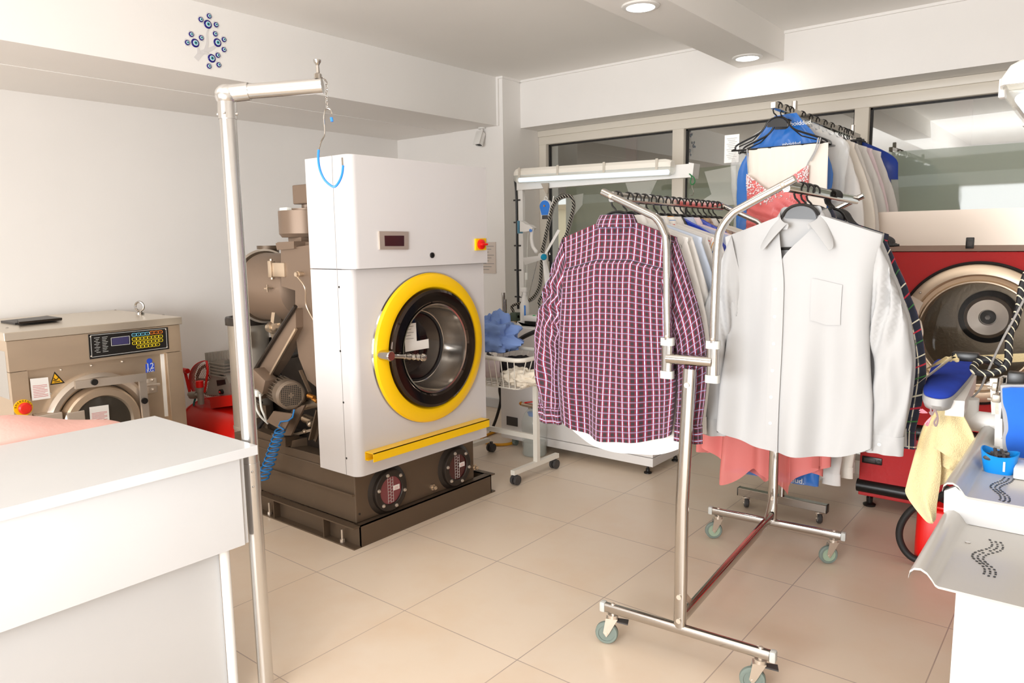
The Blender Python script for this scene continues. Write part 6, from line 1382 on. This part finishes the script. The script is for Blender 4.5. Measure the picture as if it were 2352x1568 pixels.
# coral dress on a cream slip
YD = 1.745
h_ = hanger(Vector((X3 - 0.003, YD + 0.02, ZR3)), 0.0, 'black hanger at the front end of the tall rack carrying the coral dress', None)
ds_ = thing('evening_dress', 'coral satin dress with crystal studded cups hanging over a cream slip', 'dress', (X3, YD, ZR3))
def D3(px, py, y=YD - 0.02): return P(px, py, y=y)
xl, xr = D3(1716, 400).x, D3(1858, 400).x; zt_ = D3(1716, 395).z; zb_ = D3(1750, 1072).z
def drs(u, t):
    # t: 0 at the bodice top, 1 at the hem; u around
    th = 2 * PI * u; c, s_ = math.cos(th), math.sin(th)
    cxx = (xl + xr) / 2 - 0.02 * sstep(0.1, 1, t) - 0.02 * t; w = (xr - xl) / 2 * (1 - 0.06 * sstep(0.0, 0.15, t)) + 0.16 * sstep(0.2, 1, t)
    x = cxx + w * c
    # sweetheart line: high cups left and right, dip in the middle
    a = c; cup = 0.075 * (1 - abs(a)) ** 1.1
    ztop = zt_ - cup * 1.5 + (0.012 if c > 0 else -0.012) - (0 if s_ > 0 else 0.05)
    hem = zb_ + 0.04 * math.sin(5 * th + 0.4) + (0.09 if abs(c) > 0.55 else 0.0) * abs(c)
    z = ztop + (hem - ztop) * t
    d = 0.035 + 0.03 * sstep(0.15, 1, t)
    fl = sstep(0.2, 0.9, t); ruch = (1 - sstep(0.2, 0.27, t)) * sstep(0.05, 0.1, t)
    y = YD - 0.02 - d * s_ + fl * 0.022 * math.sin(11 * th + 1.2) + ruch * 0.007 * math.sin(150 * (z + 0.45 * x) + 3 * noise.noise(Vector((x * 9, z * 9, 0)))) + 0.008 * noise.noise(Vector((x * 10, z * 6, 2.0)))
    return Vector((x + fl * 0.02 * math.cos(11 * th), y, z))
m = MB(); m.grid(180, 120, drs, wrapu=True); m.build('dress_body', MT['coral'], ds_, ang=80)
def over(u, t):
    p = drs(u, 0.55 + 0.47 * t); th = 2 * PI * u; p.y += -0.02 * math.sin(th) + 0.01 * math.sin(17 * th) * t; p.x += 0.014 * math.cos(th) + 0.010 * math.cos(13 * th) * t; p.z -= 0.02 * t * (1 + math.sin(7 * th)); return p
m = MB(); m.grid(140, 20, over, wrapu=True); m.build('chiffon_overlay', MT['coral_sheer'], ds_, ang=80)
rnd = random.Random(5); m = MB()
for k in range(520):
    u = rnd.uniform(0.02, 0.48); t = abs(rnd.gauss(0, 0.035)); p = drs(u, min(t, 0.11)); c = math.cos(2 * PI * u)
    if t > 0.03 + 0.08 * abs(c) ** 1.0: continue
    r_ = rnd.choice((0.0022, 0.003, 0.0048)); m.sph(p + Vector((0, -0.003, 0)), r_, (1, 0.6, 1), 6, 4)
m.build('crystals', MT['seq'], ds_)['kind'] = 'stuff'
for L_, r_ in (([(1880, 316), (1872, 345), (1857, 372), (1852, 384)], 0.0032), ([(1885, 316), (1878, 340), (1862, 370)], 0.0026), ([(1716, 343), (1717, 370), (1719, 398)], 0.003)):
    m = MB(); m.tube([D3(*q) for q in L_], r_, 6, smooth=5); m.build('shoulder_strap', MT['white_shirt'], ds_)
sp = thing('cream_slip', 'cream slip folded over the bar of the front hanger behind the coral dress', 'slip', (X3, YD + 0.02, ZR3 - 0.2))
xa, xb = D3(1720, 345, YD + 0.02).x, D3(1918, 345, YD + 0.02).x - 0.03; za_ = ZR3 - 0.215
def slp(u, t):
    th = 2 * PI * u; c, s_ = math.cos(th), math.sin(th); x = (xa + xb) / 2 + (xb - xa) / 2 * c * (1 + 0.06 * t)
    return Vector((x, YD + 0.02 - (0.008 + 0.016 * sstep(0, 0.2, t)) * s_ + 0.008 * math.sin(34 * x + 1) * sstep(0, 0.3, t) + 0.004 * math.sin(80 * x), za_ - 1.15 * t))
m = MB(); m.grid(100, 30, slp, wrapu=True); m.build('slip_cloth', MT['cream_shirt'], sp, ang=80)
# shirts on the lower rail, only their hems show under the dress
for i, (y, mk, lab, ln) in enumerate(((1.965, 'white', 'white shirt on the lower rail of the tall rack, nearest behind the coral dress', 0.80), (2.09, 'cream', 'ivory shirt on the lower rail with buttoned cuffs showing under the open white shirt', 0.78), (2.17, 'white', 'farther white shirt on the lower rail of the tall rack', 0.80))):
    p = Vector((X3 + (0.0, 0.09, 0.13)[i] * 0, y, 1.116)); shirt('dress_shirt', lab, p, math.radians((2, -3, 4)[i]), mm_[mk], 31.3 + i * 2.7, length=ln, W=0.25, D=0.03, fold=0.8, front=True, detail=1, sleeve_out=(0.8, 1.15, 1.0)[i]); hanger(p, math.radians((2, -3, 4)[i]), 'black hanger on the lower rail of the tall rack', 'black hangers on the lower rail of the tall rack')
# bags and shirts behind it
hang3(1.87, lambda p, r: bag('garment_bag', 'large blue plastic garment bag behind the coral dress', p, r, 2.2, 0.245, -1.93, 0.032, -2.2, [MT['blue_bag'], MT['clear_bag']], top_z=-0.045, letters=[('mboiddud.', 0.09, -0.105, 0.03, 0), ('mboiddud.', 0.06, -0.20, 0.022, 0), ('mboiddud.', 0.10, -1.90, 0.040, 0)], crumple=0.7), 'black hanger in the large blue garment bag', 0.0)
hang3(1.935, lambda p, r: bag('garment_bag', 'clear plastic garment bag wrapped behind the large blue bag', p, r, 6.1, 0.285, -1.02, 0.022, 0.5, [MT['clear_bag'], MT['clear_bag']], top_z=-0.06, crumple=1.2), 'black hanger in the clear garment bag of the tall rack', 0.0)
q = P(1680, 341, y=1.94); rt = thing('paper_receipt', 'white printed receipt hanging at the left of the blue garment bag', 'receipt', (q.x, 1.93, q.z))
a0, a1 = P(1665, 311, y=1.93), P(1697, 372, y=1.93)
m = MB(); m.box(a0.x, a1.x, 1.928, 1.93, a1.z, a0.z); m.build('receipt_sheet', MT['paper'], rt, flat=True)
m = MB()
for k in range(12):
    z = a0.z - 0.02 - k * (a0.z - a1.z - 0.03) / 12; m.box(a0.x + 0.012 + 0.006 * (k % 3), a1.x - 0.012 - 0.01 * (k % 2), 1.9268, 1.928, z, z + 0.0018)
m.build('receipt_print', MT['ink_grey'], rt, flat=True)
G3 = 'shirts on the tall rack behind the dress'
for i, (y, mk, lab, ln, dt) in enumerate(((2.12, 'white', 'white shirt next behind the blue garment bag on the tall rack', 0.86, 1), (2.24, 'cream', 'ivory shirt on the tall rack behind the blue garment bag', 0.84, 0), (2.36, 'white', 'white shirt in the middle of the tall rack', 0.88, 0), (2.50, 'white', 'white shirt with limp sleeve halfway along the tall rack', 0.86, 1), (2.64, 'pale_pink', 'faintly pink shirt on the tall rack next to the far white shirt', 0.86, 0), (2.80, 'white', 'far white shirt on the tall rack nearest the spare clip hangers', 0.88, 1))):
    hang3(y, lambda p, r: shirt('dress_shirt', lab, p, r, mm_[mk], 11.3 + i * 2.1, length=ln, W=0.235, D=0.035, fold=0.9, front=True, detail=dt, group=G3, sleeve_out=1.0 + 0.06 * (i % 2)), 'black plastic hanger on the tall rack', math.radians((-3, 2, -2, 4, 0, 5)[i]), HG3)
hang3(3.00, lambda p, r: bag('garment_bag', 'blue topped clear garment bag at the far end of the tall rack beside the dryer', p, r, 3.3, 0.30, -0.95, 0.05, -0.33, [mat('navy_bag_film', (18, 60, 160), 0.3), MT['clear_bag']], top_z=-0.07, crumple=0.6), 'black hanger in the blue topped bag at the far end of the tall rack', math.radians(8))
for k, y in enumerate((2.90, 2.935, 3.06, 3.09)):
    o = thing('clip_hanger', 'black trouser hanger with clips in the bunch at the far end of the tall rack', 'hanger', (X3 - 0.003, y, ZR3), math.radians(20 + 14 * k), 'black clip hangers on the tall rack')
    c = bpy.data.objects.new('hook', HK_ME); COL.objects.link(c); c.parent = o
    m = MB(); m.bar((-0.12, 0, -0.08), (0.12, 0, -0.08), 0.008, 0.012); m.build('bar', MT['black'], o, local=True, flat=True)
    for x in (-0.10, -0.02, 0.09):
        m = MB(); m.box(x - 0.014, x + 0.014, -0.012, 0.012, -0.13, -0.065, 0.003); m.box(x - 0.012, x + 0.012, -0.02, 0.02, -0.085, -0.075); m.build('clip', MT['black'], o, local=True)
# ================================================================ finishing tables, right foreground
TZ, TY0, TY1, TY2 = 0.80, -0.285, 0.132, 0.93
UZ = 0.872; XT = 2.553
ft = thing('finishing_table', 'white stepped steam finishing table with slotted trays at the right edge', 'finishing table', (2.9, 0.3, 0))
def tray(name, y0, y1, z, x0, parent):
    top = [(x0 - 0.052, z + 0.006), (x0 - 0.05, z + 0.020), (x0 - 0.042, z + 0.028), (x0 - 0.030, z + 0.030), (x0 - 0.018, z + 0.024), (x0 - 0.008, z + 0.012), (x0 - 0.002, z + 0.003), (x0 + 0.004, z), (3.5, z)]
    bot = [(a, b - 0.005) for a, b in top[::-1]]
    m = MB(); m.prism([(a, y0, b) for a, b in top + bot], (0, y1 - y0, 0)); return m.build(name, MT['tray'], parent, ang=40)
t1 = tray('lower_tray', TY0, TY1 + 0.02, TZ, XT, ft); t2 = tray('upper_tray', TY1, TY2, UZ, XT - 0.006, ft)
m = MB(); m.box(2.585, 3.5, -0.25, TY2 - 0.03, 0.0, TZ - 0.006); m.build('table_body', MT['white_gloss'], ft, flat=True)
m = MB(); m.prism([(XT - 0.03, TY1 + 0.002, TZ + 0.01), (XT - 0.052, TY1 + 0.002, TZ + 0.02), (XT - 0.054, TY1 + 0.002, UZ + 0.004), (XT - 0.03, TY1 + 0.002, UZ + 0.02), (XT, TY1 + 0.002, UZ - 0.004), (3.5, TY1 + 0.002, UZ - 0.004), (3.5, TY1 + 0.002, TZ + 0.001), (XT, TY1 + 0.002, TZ + 0.001)], (0, 0.02, 0)); m.build('step_panel', MT['white_gloss'], ft, flat=True)
def slots(px, dx, n, z, name):
    m = MB(); zz = z + 0.0008
    for k in range(n):
        pts = spline([P(a + dx[0] * k, b + dx[1] * k, z=zz) for a, b in px], 10); L = [0.0]
        for a, b in zip(pts[:-1], pts[1:]): L.append(L[-1] + (b - a).length)
        i = 0
        for j in range(int(L[-1] / 0.0135)):
            s0 = j * 0.0135 + (k % 2) * 0.004; s1 = s0 + 0.009; seg = [p for p, l in zip(pts, L) if s0 <= l <= s1]
            if len(seg) >= 2: m.bar(seg[0], seg[-1], 0.0042, 0.0012)
    return m.build(name, MT['black'], t1 if z == TZ else t2, flat=True)
S1 = [(2273, 1238), (2279, 1249), (2272, 1258), (2242, 1267), (2233, 1276), (2242, 1287), (2258, 1300), (2262, 1312), (2256, 1322)]
slots(S1, (12.5, 3.2), 3, TZ, 'slot_pattern')['kind'] = 'stuff'
S2 = [(2308, 1095), (2300, 1103), (2282, 1110), (2275, 1117), (2284, 1126), (2296, 1136), (2298, 1146), (2288, 1150)]
slots(S2, (10.5, 2.2), 3, UZ, 'slot_pattern')['kind'] = 'stuff'
q = P(2223, 1246, z=TZ); m = MB(); m.cyl(q, q + Vector((0, 0, 0.002)), 0.006, seg=12); m.build('tray_screw', MT['chrome'], t1)
# sleeve buck on its white arm
HZ = 1.03
def H(px, py, z=HZ): return P(px, py, z=z)
sb_ = thing('sleeve_board', 'royal blue padded sleeve buck on a white arm in front of the red dryer', 'pressing board', H(2180, 870))
outl = [(2150, 828), (2165, 825), (2232, 829), (2241, 833), (2242, 840), (2232, 857), (2212, 882), (2190, 905), (2172, 913), (2150, 913), (2128, 907), (2121, 899), (2122, 886), (2132, 862), (2140, 840)]
ol = [H(*p) for p in outl]; ol = spline(ol, 4, True); cen = sum(ol, Vector()) / len(ol)
def lay(z0, z1, k0, k1, bulge, mt, name, par):
    m = MB(); n = len(ol); rows = []
    for (z, k) in ((z0, k0), (z0 + (z1 - z0) * 0.5, max(k0, k1) * 1.01), (z1, k1), (z1 + bulge * 0.6, k1 * 0.8), (z1 + bulge * 0.95, k1 * 0.4)):
        rows.append([m.bm.verts.new((cen.x + (p.x - cen.x) * k, cen.y + (p.y - cen.y) * k, z)) for p in ol])
    for A, B in zip(rows[:-1], rows[1:]):
        for i in range(n): m._f([A[i], A[(i + 1) % n], B[(i + 1) % n], B[i]])
    m._f(rows[0][::-1]); m._f(rows[-1]); return m.build(name, mt, par, ang=60)
lay(HZ - 0.004, HZ + 0.004, 0.985, 0.96, 0.012, MT['blue_cloth'], 'padded_cover', sb_)
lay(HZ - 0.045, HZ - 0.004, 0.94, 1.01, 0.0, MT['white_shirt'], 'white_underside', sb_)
m = MB(); a = H(2178, 920, HZ - 0.03); b = H(2238, 862, HZ - 0.03)
m.prism([H(2172, 918, HZ - 0.02), H(2216, 921, HZ - 0.02), H(2243, 862, HZ - 0.02), H(2225, 858, HZ - 0.02)], (0, 0, -0.05)); m.build('arm_head', MT['white_plastic'], sb_, ang=20)
YC = H(2225, 880).y
m = MB(); m.cyl((P(2222, 900, y=YC).x, YC, 0.895), (P(2222, 900, y=YC).x, YC, HZ - 0.05), 0.036, seg=32); cx0 = P(2222, 900, y=YC).x
m.sph((cx0, YC, 0.905), 0.0375, seg=28, rings=14); zt = P(2265, 1000, y=YC).z; m.cyl((cx0, YC, 0.905), (cx0 + 0.16, YC, 0.905), 0.034, seg=32); m.build('support_arm', MT['white_plastic'], sb_)
m = MB(); q = H(2238, 852, HZ - 0.028); m.cyl(q, q + Vector((0, 0, 0.006)), 0.007, seg=8); m.build('bolt', MT['chrome'], sb_)
m = MB(); a = P(2140, 926, y=ol[0].y - 0.45); 
yk = min(p.y for p in ol) + 0.02
def K(px, py, d=0): return P(px, py, y=yk + d)
m.tube([K(2141, 925), K(2146, 940), K(2140, 952), K(2135, 945)], 0.003, 6, smooth=5); m.tube([K(2141, 925), K(2150, 945), K(2154, 962), K(2150, 978), K(2146, 970), K(2152, 958)], 0.0028, 6, smooth=5); m.tube([K(2141, 926), K(2138, 942), K(2143, 950)], 0.003, 6, smooth=5); m.build('drawstring', mat('speckled_cord', (150, 130, 130), 0.8), sb_)
for (x0, y0, x1, y1) in ((2130, 948, 2115, 944), (2138, 958, 2128, 974)):
    m = MB(); rnd = random.Random(x0)
    for k in range(26):
        m.tube([K(x0, y0), K(x1 + rnd.uniform(-4, 4), y1 + rnd.uniform(-5, 5), rnd.uniform(-0.008, 0.008))], 0.0014, 4)
    m.build('tassel', mat('pink_tassel_%d' % x0, (232, 150, 165), 0.8), sb_)['kind'] = 'stuff'
# yellow towel
ty_ = YC - 0.10
tw = thing('yellow_towel', 'pale yellow towel hanging under the blue sleeve buck', 'towel', P(2170, 935, y=ty_))
def sheet(nm, Lp, Rp, yy, seed, amp=0.012, nfold=2.0, mt=MT['towel']):
    A = spline([Vector((a, b, 0)) for a, b in Lp], 12); B = spline([Vector((a, b, 0)) for a, b in Rp], 12)
    def fn(u, v):
        i = v * (len(A) - 1); i0 = min(len(A) - 2, int(i)); a = A[i0].lerp(A[i0 + 1], i - i0)
        i = v * (len(B) - 1); i0 = min(len(B) - 2, int(i)); b = B[i0].lerp(B[i0 + 1], i - i0)
        q = a.lerp(b, u); d = yy + amp * math.sin(nfold * PI * 2 * u + seed + 1.3 * v) * (0.3 + v) + 0.008 * noise.noise(Vector((u * 3, v * 4, seed)))
        return P(q.x, q.y, y=d)
    m = MB(); m.grid(36, 48, fn); m.thick(0.005); return m.build(nm, mt, tw, ang=70)
sheet('left_fold', [(2152, 925), (2142, 955), (2122, 980), (2100, 1050), (2082, 1115), (2081, 1135), (2100, 1165), (2126, 1196), (2137, 1202)], [(2180, 925), (2172, 960), (2160, 1000), (2160, 1040), (2162, 1080), (2158, 1120), (2152, 1160), (2150, 1190), (2141, 1202)], ty_ - 0.03, 0.4, 0.016, 0.9)
sheet('right_fold', [(2164, 925), (2160, 950), (2156, 985), (2150, 1018), (2146, 1030)], [(2205, 925), (2215, 955), (2235, 995), (2252, 1045), (2263, 1085)], ty_ - 0.055, 2.4, 0.014, 0.8)
sheet('under_fold', [(2160, 1000), (2160, 1030), (2160, 1055), (2163, 1068)], [(2230, 1000), (2236, 1030), (2222, 1062), (2210, 1090)], ty_ + 0.0, 1.4, 0.012, 1.0)
sheet('back_fold', [(2156, 1040), (2152, 1080), (2152, 1116)], [(2180, 1050), (2195, 1075), (2200, 1103)], ty_ + 0.02, 5.4, 0.008, 1.0)
o = sheet('top_corner', [(2184, 822), (2178, 824), (2176, 828)], [(2196, 812), (2200, 822), (2203, 829)], YC + 0.03, 1.0, 0.004, 0.5)
# upright press with azure cover beyond the right edge
YP = 0.60
pr_ = thing('press_machine', 'white upright press with bright blue padded board cut by the right edge', 'press', P(2400, 1000, y=YP))
def Q(px, py, y=YP): return P(px, py, y=y)
ed = spline([Q(*p) for p in ((2302, 892), (2304, 925), (2312, 950), (2316, 985), (2310, 1005), (2313, 1030), (2325, 1050), (2352, 1075), (2400, 1092), (2470, 1096))], 5)
m = MB(); m.prism(ed + [Q(2470, 892), Q(2320, 890)], (0, 0.05, 0)); m.build('padded_board', MT['azure_cloth'], pr_, flat=True)
ed2 = spline([Q(*p, y=YP + 0.02) for p in ((2298, 885), (2299, 920), (2303, 955), (2306, 985), (2302, 1010), (2306, 1040), (2322, 1062), (2352, 1084), (2400, 1100), (2470, 1104))], 5)
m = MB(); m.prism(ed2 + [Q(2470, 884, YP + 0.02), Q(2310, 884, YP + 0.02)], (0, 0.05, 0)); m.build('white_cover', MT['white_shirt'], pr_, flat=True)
m = MB(); m.prism([Q(2287, 905, YP + 0.1), Q(2302, 905, YP + 0.1), Q(2302, 1045, YP + 0.1), Q(2283, 1045, YP + 0.1)], (0, 0.20, 0)); m.box(Q(2290, 1040).x, 3.3, YP + 0.08, YP + 0.3, UZ, UZ + 0.03); m.build('side_plate', MT['white_plastic'], pr_, flat=True)
m = MB()
for (x, y) in ((2286, 888), (2286, 914)): q = Q(x, y, YP + 0.09); m.box(q.x - 0.008, q.x + 0.014, YP + 0.08, YP + 0.1, q.z - 0.012, q.z + 0.012, 0.002); m.cyl(q - Vector((0.02, 0, 0.005)), q + Vector((0.01, 0, -0.005)), 0.004, seg=8)
m.bar(Q(2283, 868, YP + 0.11), Q(2287, 950, YP + 0.11), 0.02, 0.02); m.build('hinge_bracket', MT['grey_silver'], pr_)
m = MB(); m.prism([Q(2262, 884, YP + 0.14), Q(2460, 900, YP + 0.14), Q(2460, 880, YP + 0.14), Q(2300, 868, YP + 0.14)], (0, 0.06, 0)); m.build('top_plate', MT['white_plastic'], pr_, flat=True)
a, b = Q(2296, 905, YP + 0.07), Q(2302, 866, YP + 0.07); ax_ = (b - a); u_, v_ = fr(ax_)[1:]
m = MB(); m.tube([a + ax_ * (k / 168) + (u_ * math.cos(k * PI / 6) + v_ * math.sin(k * PI / 6)) * 0.0095 for k in range(169)], 0.0022, 6); m.build('coil_spring', MT['chrome'], pr_)
q = Q(2334, 878, YP + 0.06); m = MB(); m.box(q.x - 0.022, q.x + 0.022, q.y - 0.02, q.y + 0.02, q.z - 0.008, q.z + 0.032, 0.004); m.cyl(q - Vector((0, 0, 0.03)), q, 0.010); m.build('solenoid_valve', MT['black'], pr_)
m = MB(); m.cyl(q + Vector((-0.02, 0, -0.045)), q + Vector((-0.02, 0, -0.012)), 0.009); m.cyl(q + Vector((-0.035, 0, -0.015)), q + Vector((0.02, 0, -0.015)), 0.008); m.build('brass_fitting', MT['brass'], pr_)
m = MB(); m.tube([Q(2316, 888, YP + 0.04), Q(2326, 893, YP + 0.03), Q(2340, 900, YP + 0.04)], 0.003, 6, smooth=5); m.build('red_wire', MT['red_bright'], pr_)
m = MB(); m.box(Q(2292, 950).x, Q(2300, 950).x, YP + 0.09, YP + 0.11, Q(2292, 975).z, Q(2292, 950).z); m.build('black_stop', MT['black'], pr_, flat=True)
BR2 = braid((24, 23, 26), (225, 215, 185), 0.022, 0.93)
yh = YP + 0.22
pts = [(2362, 620), (2348, 660), (2342, 700), (2332, 735), (2320, 765), (2317, 800), (2316, 825), (2308, 842), (2290, 853), (2268, 857), (2245, 854), (2236, 845), (2245, 832), (2265, 825), (2285, 829), (2300, 838), (2305, 848)]
m = MB(); m.tube([Q(x, y, yh + (0.03 if i > 11 else 0)) for i, (x, y) in enumerate(pts)], 0.0115, 10, smooth=6); o = m.build('steam_hose', BR2); tag(o, 'black braided hose flecked white looping beside the blue sleeve buck at right', 'hose')
m = MB(); q = Q(2222, 818, YC + 0.05); m.box(q.x - 0.045, q.x + 0.035, q.y - 0.02, q.y + 0.02, q.z - 0.016, q.z + 0.014, 0.006); m.cyl(q + Vector((0.03, 0, -0.006)), q + Vector((0.07, 0, -0.012)), 0.013); m.build('hose_connector', MT['black'], sb_)
m = MB(); m.tube([Q(2226, 918, yh + 0.08), Q(2250, 895, yh + 0.07), Q(2268, 855, yh + 0.02), Q(2300, 785, yh - 0.03), Q(2330, 730, yh - 0.03), Q(2362, 668, yh - 0.03)], 0.0035, 6, smooth=5); o = m.build('steel_cable', MT['ink_grey']); tag(o, 'thin grey cable rising diagonally past the dryer door at the right edge', 'cable')
# hanging strip light, top right
A = P(2291, 196, y=0.42); LZ = A.z; LX = A.x
l2 = thing('strip_light', 'white weatherproof strip light hanging at the top right edge', 'light', (LX + 0.08, 1.0, LZ))
W2 = 0.15
def prof(k=1.0): return [(-W2 / 2 * k, 0), (-W2 / 2 * k, 0.02), (-W2 * 0.36 * k, 0.058), (-W2 * 0.2 * k, 0.07), (W2 * 0.2 * k, 0.07), (W2 * 0.36 * k, 0.058), (W2 / 2 * k, 0.02), (W2 / 2 * k, 0)]
cx_ = LX + W2 / 2
def sec2(y, k, dz, pf): return [Vector((cx_ + a, y, LZ + b + dz)) for a, b in pf]
def loft(secs, mt, nm, par, ang=40):
    m = MB(); rows = [[m.bm.verts.new(v) for v in s] for s in secs]
    for R0, R1_ in zip(rows[:-1], rows[1:]):
        for i in range(len(R0)): m._f([R0[i], R0[(i + 1) % len(R0)], R1_[(i + 1) % len(R0)], R1_[i]])
    m._f(rows[0]); m._f(rows[-1]); return m.build(nm, mt, par, ang=ang)
def scl(pf, kx, kz): return [(a * kx, b * kz) for a, b in pf]
b0 = prof()
loft([sec2(0.42, 1, 0, scl(b0, 0.8, 0.6)), sec2(0.44, 1, 0, scl(b0, 0.95, 0.85)), sec2(0.48, 1, 0, b0), sec2(1.62, 1, 0, b0), sec2(1.68, 1, 0, scl(b0, 0.85, 0.7))], MT['white_plastic'], 'lamp_housing', l2)
cv = [(-W2 * 0.47, 0), (-W2 * 0.42, -0.03), (-W2 * 0.3, -0.055), (W2 * 0.3, -0.055), (W2 * 0.42, -0.03), (W2 * 0.47, 0)]
loft([sec2(0.43, 1, 0, scl(cv, 0.8, 0.4)), sec2(0.46, 1, 0, scl(cv, 0.95, 0.85)), sec2(0.50, 1, 0, cv), sec2(1.60, 1, 0, cv), sec2(1.66, 1, 0, scl(cv, 0.85, 0.5))], MT['lamp_cover'], 'lamp_cover', l2)
m = MB()
for s_ in (-1, 1): m.cyl((cx_ + s_ * 0.032, 0.53, LZ - 0.025), (cx_ + s_ * 0.032, 1.58, LZ - 0.025), 0.013, seg=20)
m.build('light_tube', MT['tube_on'], l2)
m = MB(); m.box(cx_ - 0.058, cx_ + 0.058, 0.52, 1.6, LZ - 0.006, LZ - 0.002); m.build('reflector', MT['white_gloss'], l2, flat=True)
for y_ in (0.5, 1.2): m = MB(); m.box(cx_ - W2 / 2 - 0.006, cx_ - W2 / 2 + 0.01, y_, y_ + 0.04, LZ - 0.02, LZ + 0.03, 0.003); m.build('clip', MT['white_plastic'], l2)
m = MB(); q = Vector((cx_, 0.422, LZ + 0.036)); m.cyl(q, q - Vector((0, 0.012, 0)), 0.026, seg=28); m.cyl(q - Vector((0, 0.012, 0)), q - Vector((0, 0.016, 0)), 0.012, seg=20); m.build('end_gland', MT['white_plastic'], l2)
m = MB(); m.box(cx_ - 0.012, cx_ + 0.012, 1.0, 1.03, LZ + 0.06, CZ); m.build('ceiling_rod', MT['white_plastic'], l2, flat=True)
# blue basket with clips on the upper tray
q = P(2290, 1090, z=UZ); bz = UZ + 0.001
bs = thing('plastic_basket', 'bright blue plastic basket of black clips on the upper tray', 'basket', (q.x, q.y + 0.04, bz)); bx_, by_ = q.x, q.y + 0.04
hB = P(2283, 1040, y=by_).z - bz
def sq(w, n=28, p=0.6): return oval(w * 2, w * 2, n, p)
m = MB(); secs = [[Vector((bx_ + a, by_ + b, bz + hB * t + (0.014 * (abs(a) / w) ** 2 * (1 if t == 1 else 0)) * (1 if a < 0 else 0.6))) for a, b in sq(w)] for t, w in ((0, 0.029), (0.02, 0.032), (0.35, 0.035), (0.7, 0.038), (1, 0.042))]
rows = [[m.bm.verts.new(v) for v in s] for s in secs]
for R0, R1_ in zip(rows[:-1], rows[1:]):
    for i in range(len(R0)): m._f([R0[i], R0[(i + 1) % len(R0)], R1_[(i + 1) % len(R0)], R1_[i]])
m._f(rows[0]); m.thick(-0.003)
for k in range(8):
    t = 0.12 + 0.08 * k; w = 0.032 + 0.010 * t; m.tube([Vector((bx_ + a * 1.012, by_ + b * 1.012, bz + hB * t)) for a, b in sq(w)], 0.0012, 4, closed=True)
m.build('basket_wall', MT['blue_basket'], bs, ang=50)
m = MB()
for k in range(8): z = bz + hB * (0.2 + 0.075 * k); m.box(bx_ + 0.012, bx_ + 0.017, by_ - 0.0385 - 0.0008 * k, by_ - 0.034, z, z + 0.003)
m.build('slot', MT['white_ink'], bs, flat=True)['kind'] = 'stuff'
m = MB(); q = Vector((bx_ - 0.02, by_ - 0.039, bz + hB * 0.88)); m.sph(q, 0.012, (1.3, 0.25, 0.6)); m.build('handle_hole', MT['dark_grey'], bs)
rnd = random.Random(3)
m = MB()
for k in range(26):
    a = Vector((bx_ + rnd.uniform(-0.02, 0.02), by_ + rnd.uniform(-0.018, 0.018), bz + hB * rnd.uniform(0.72, 1.08))); d = Vector((rnd.uniform(-1, 1), rnd.uniform(-1, 1), rnd.uniform(-0.4, 0.4))).normalized() * 0.014; m.bar(a - d, a + d, 0.007, 0.005)
o = m.build('black_clips', MT['dark_grey'], flat=True); tag(o, 'tangle of black clips filling the bright blue basket', 'clips', kind='stuff')
q0 = P(2326, 1100, z=UZ); o = thing('iron_rest', 'small white block on the upper tray right of the blue basket', 'block', (q0.x + 0.06, q0.y + 0.04, UZ))
m = MB(); m.box(q0.x, q0.x + 0.14, q0.y, q0.y + 0.10, UZ + 0.001, UZ + 0.032, 0.004); m.build('rest_body', MT['white_plastic'], o)
# red canister and its black hose on the floor
q = P(2092, 1292, z=0); rc = thing('red_canister', 'bright red plastic canister on the floor below the yellow towel', 'canister', (q.x + 0.13, q.y + 0.13, 0))
zt = P(2098, 1160, y=q.y + 0.02).z
m = MB(); secs = [[Vector((q.x + 0.13 + a, q.y + 0.15 + b, zt * t)) for a, b in oval(0.26 * k, 0.30 * k, 40, 0.35)] for t, k in ((0, 0.95), (0.02, 0.99), (0.3, 1.0), (0.84, 0.985), (0.85, 0.975), (0.95, 0.97), (0.985, 0.94), (1.0, 0.86))]
rows = [[m.bm.verts.new(v) for v in s] for s in secs]
for R0, R1_ in zip(rows[:-1], rows[1:]):
    for i in range(len(R0)): m._f([R0[i], R0[(i + 1) % len(R0)], R1_[(i + 1) % len(R0)], R1_[i]])
m._f(rows[0]); m._f(rows[-1]); m.build('canister_body', MT['red_bright'], rc, ang=50)
m = MB(); m.box(q.x + 0.08, q.x + 0.18, q.y + 0.03, q.y + 0.2, zt - 0.004, zt + 0.012, 0.006); m.build('lid', MT['red_bright'], rc)
yy = q.y - 0.02
m = MB(); m.tube([P(2180, 1120, y=yy + 0.1), P(2160, 1140, y=yy + 0.06), P(2125, 1152, y=yy), P(2092, 1172, y=yy), P(2070, 1203, y=yy), P(2066, 1235, y=yy), P(2080, 1266, y=yy), P(2106, 1285, y=yy), P(2150, 1290, y=yy + 0.01), P(2200, 1296, y=yy + 0.05)], 0.016, 12, smooth=7)
m.tube([P(2120, 1120, y=yy + 0.2), P(2150, 1135, y=yy + 0.18), P(2172, 1160, y=yy + 0.12)], 0.014, 10, smooth=5)
o = m.build('rubber_hose', MT['black_rubber']); tag(o, 'thick black rubber hose curling round the red canister', 'hose')
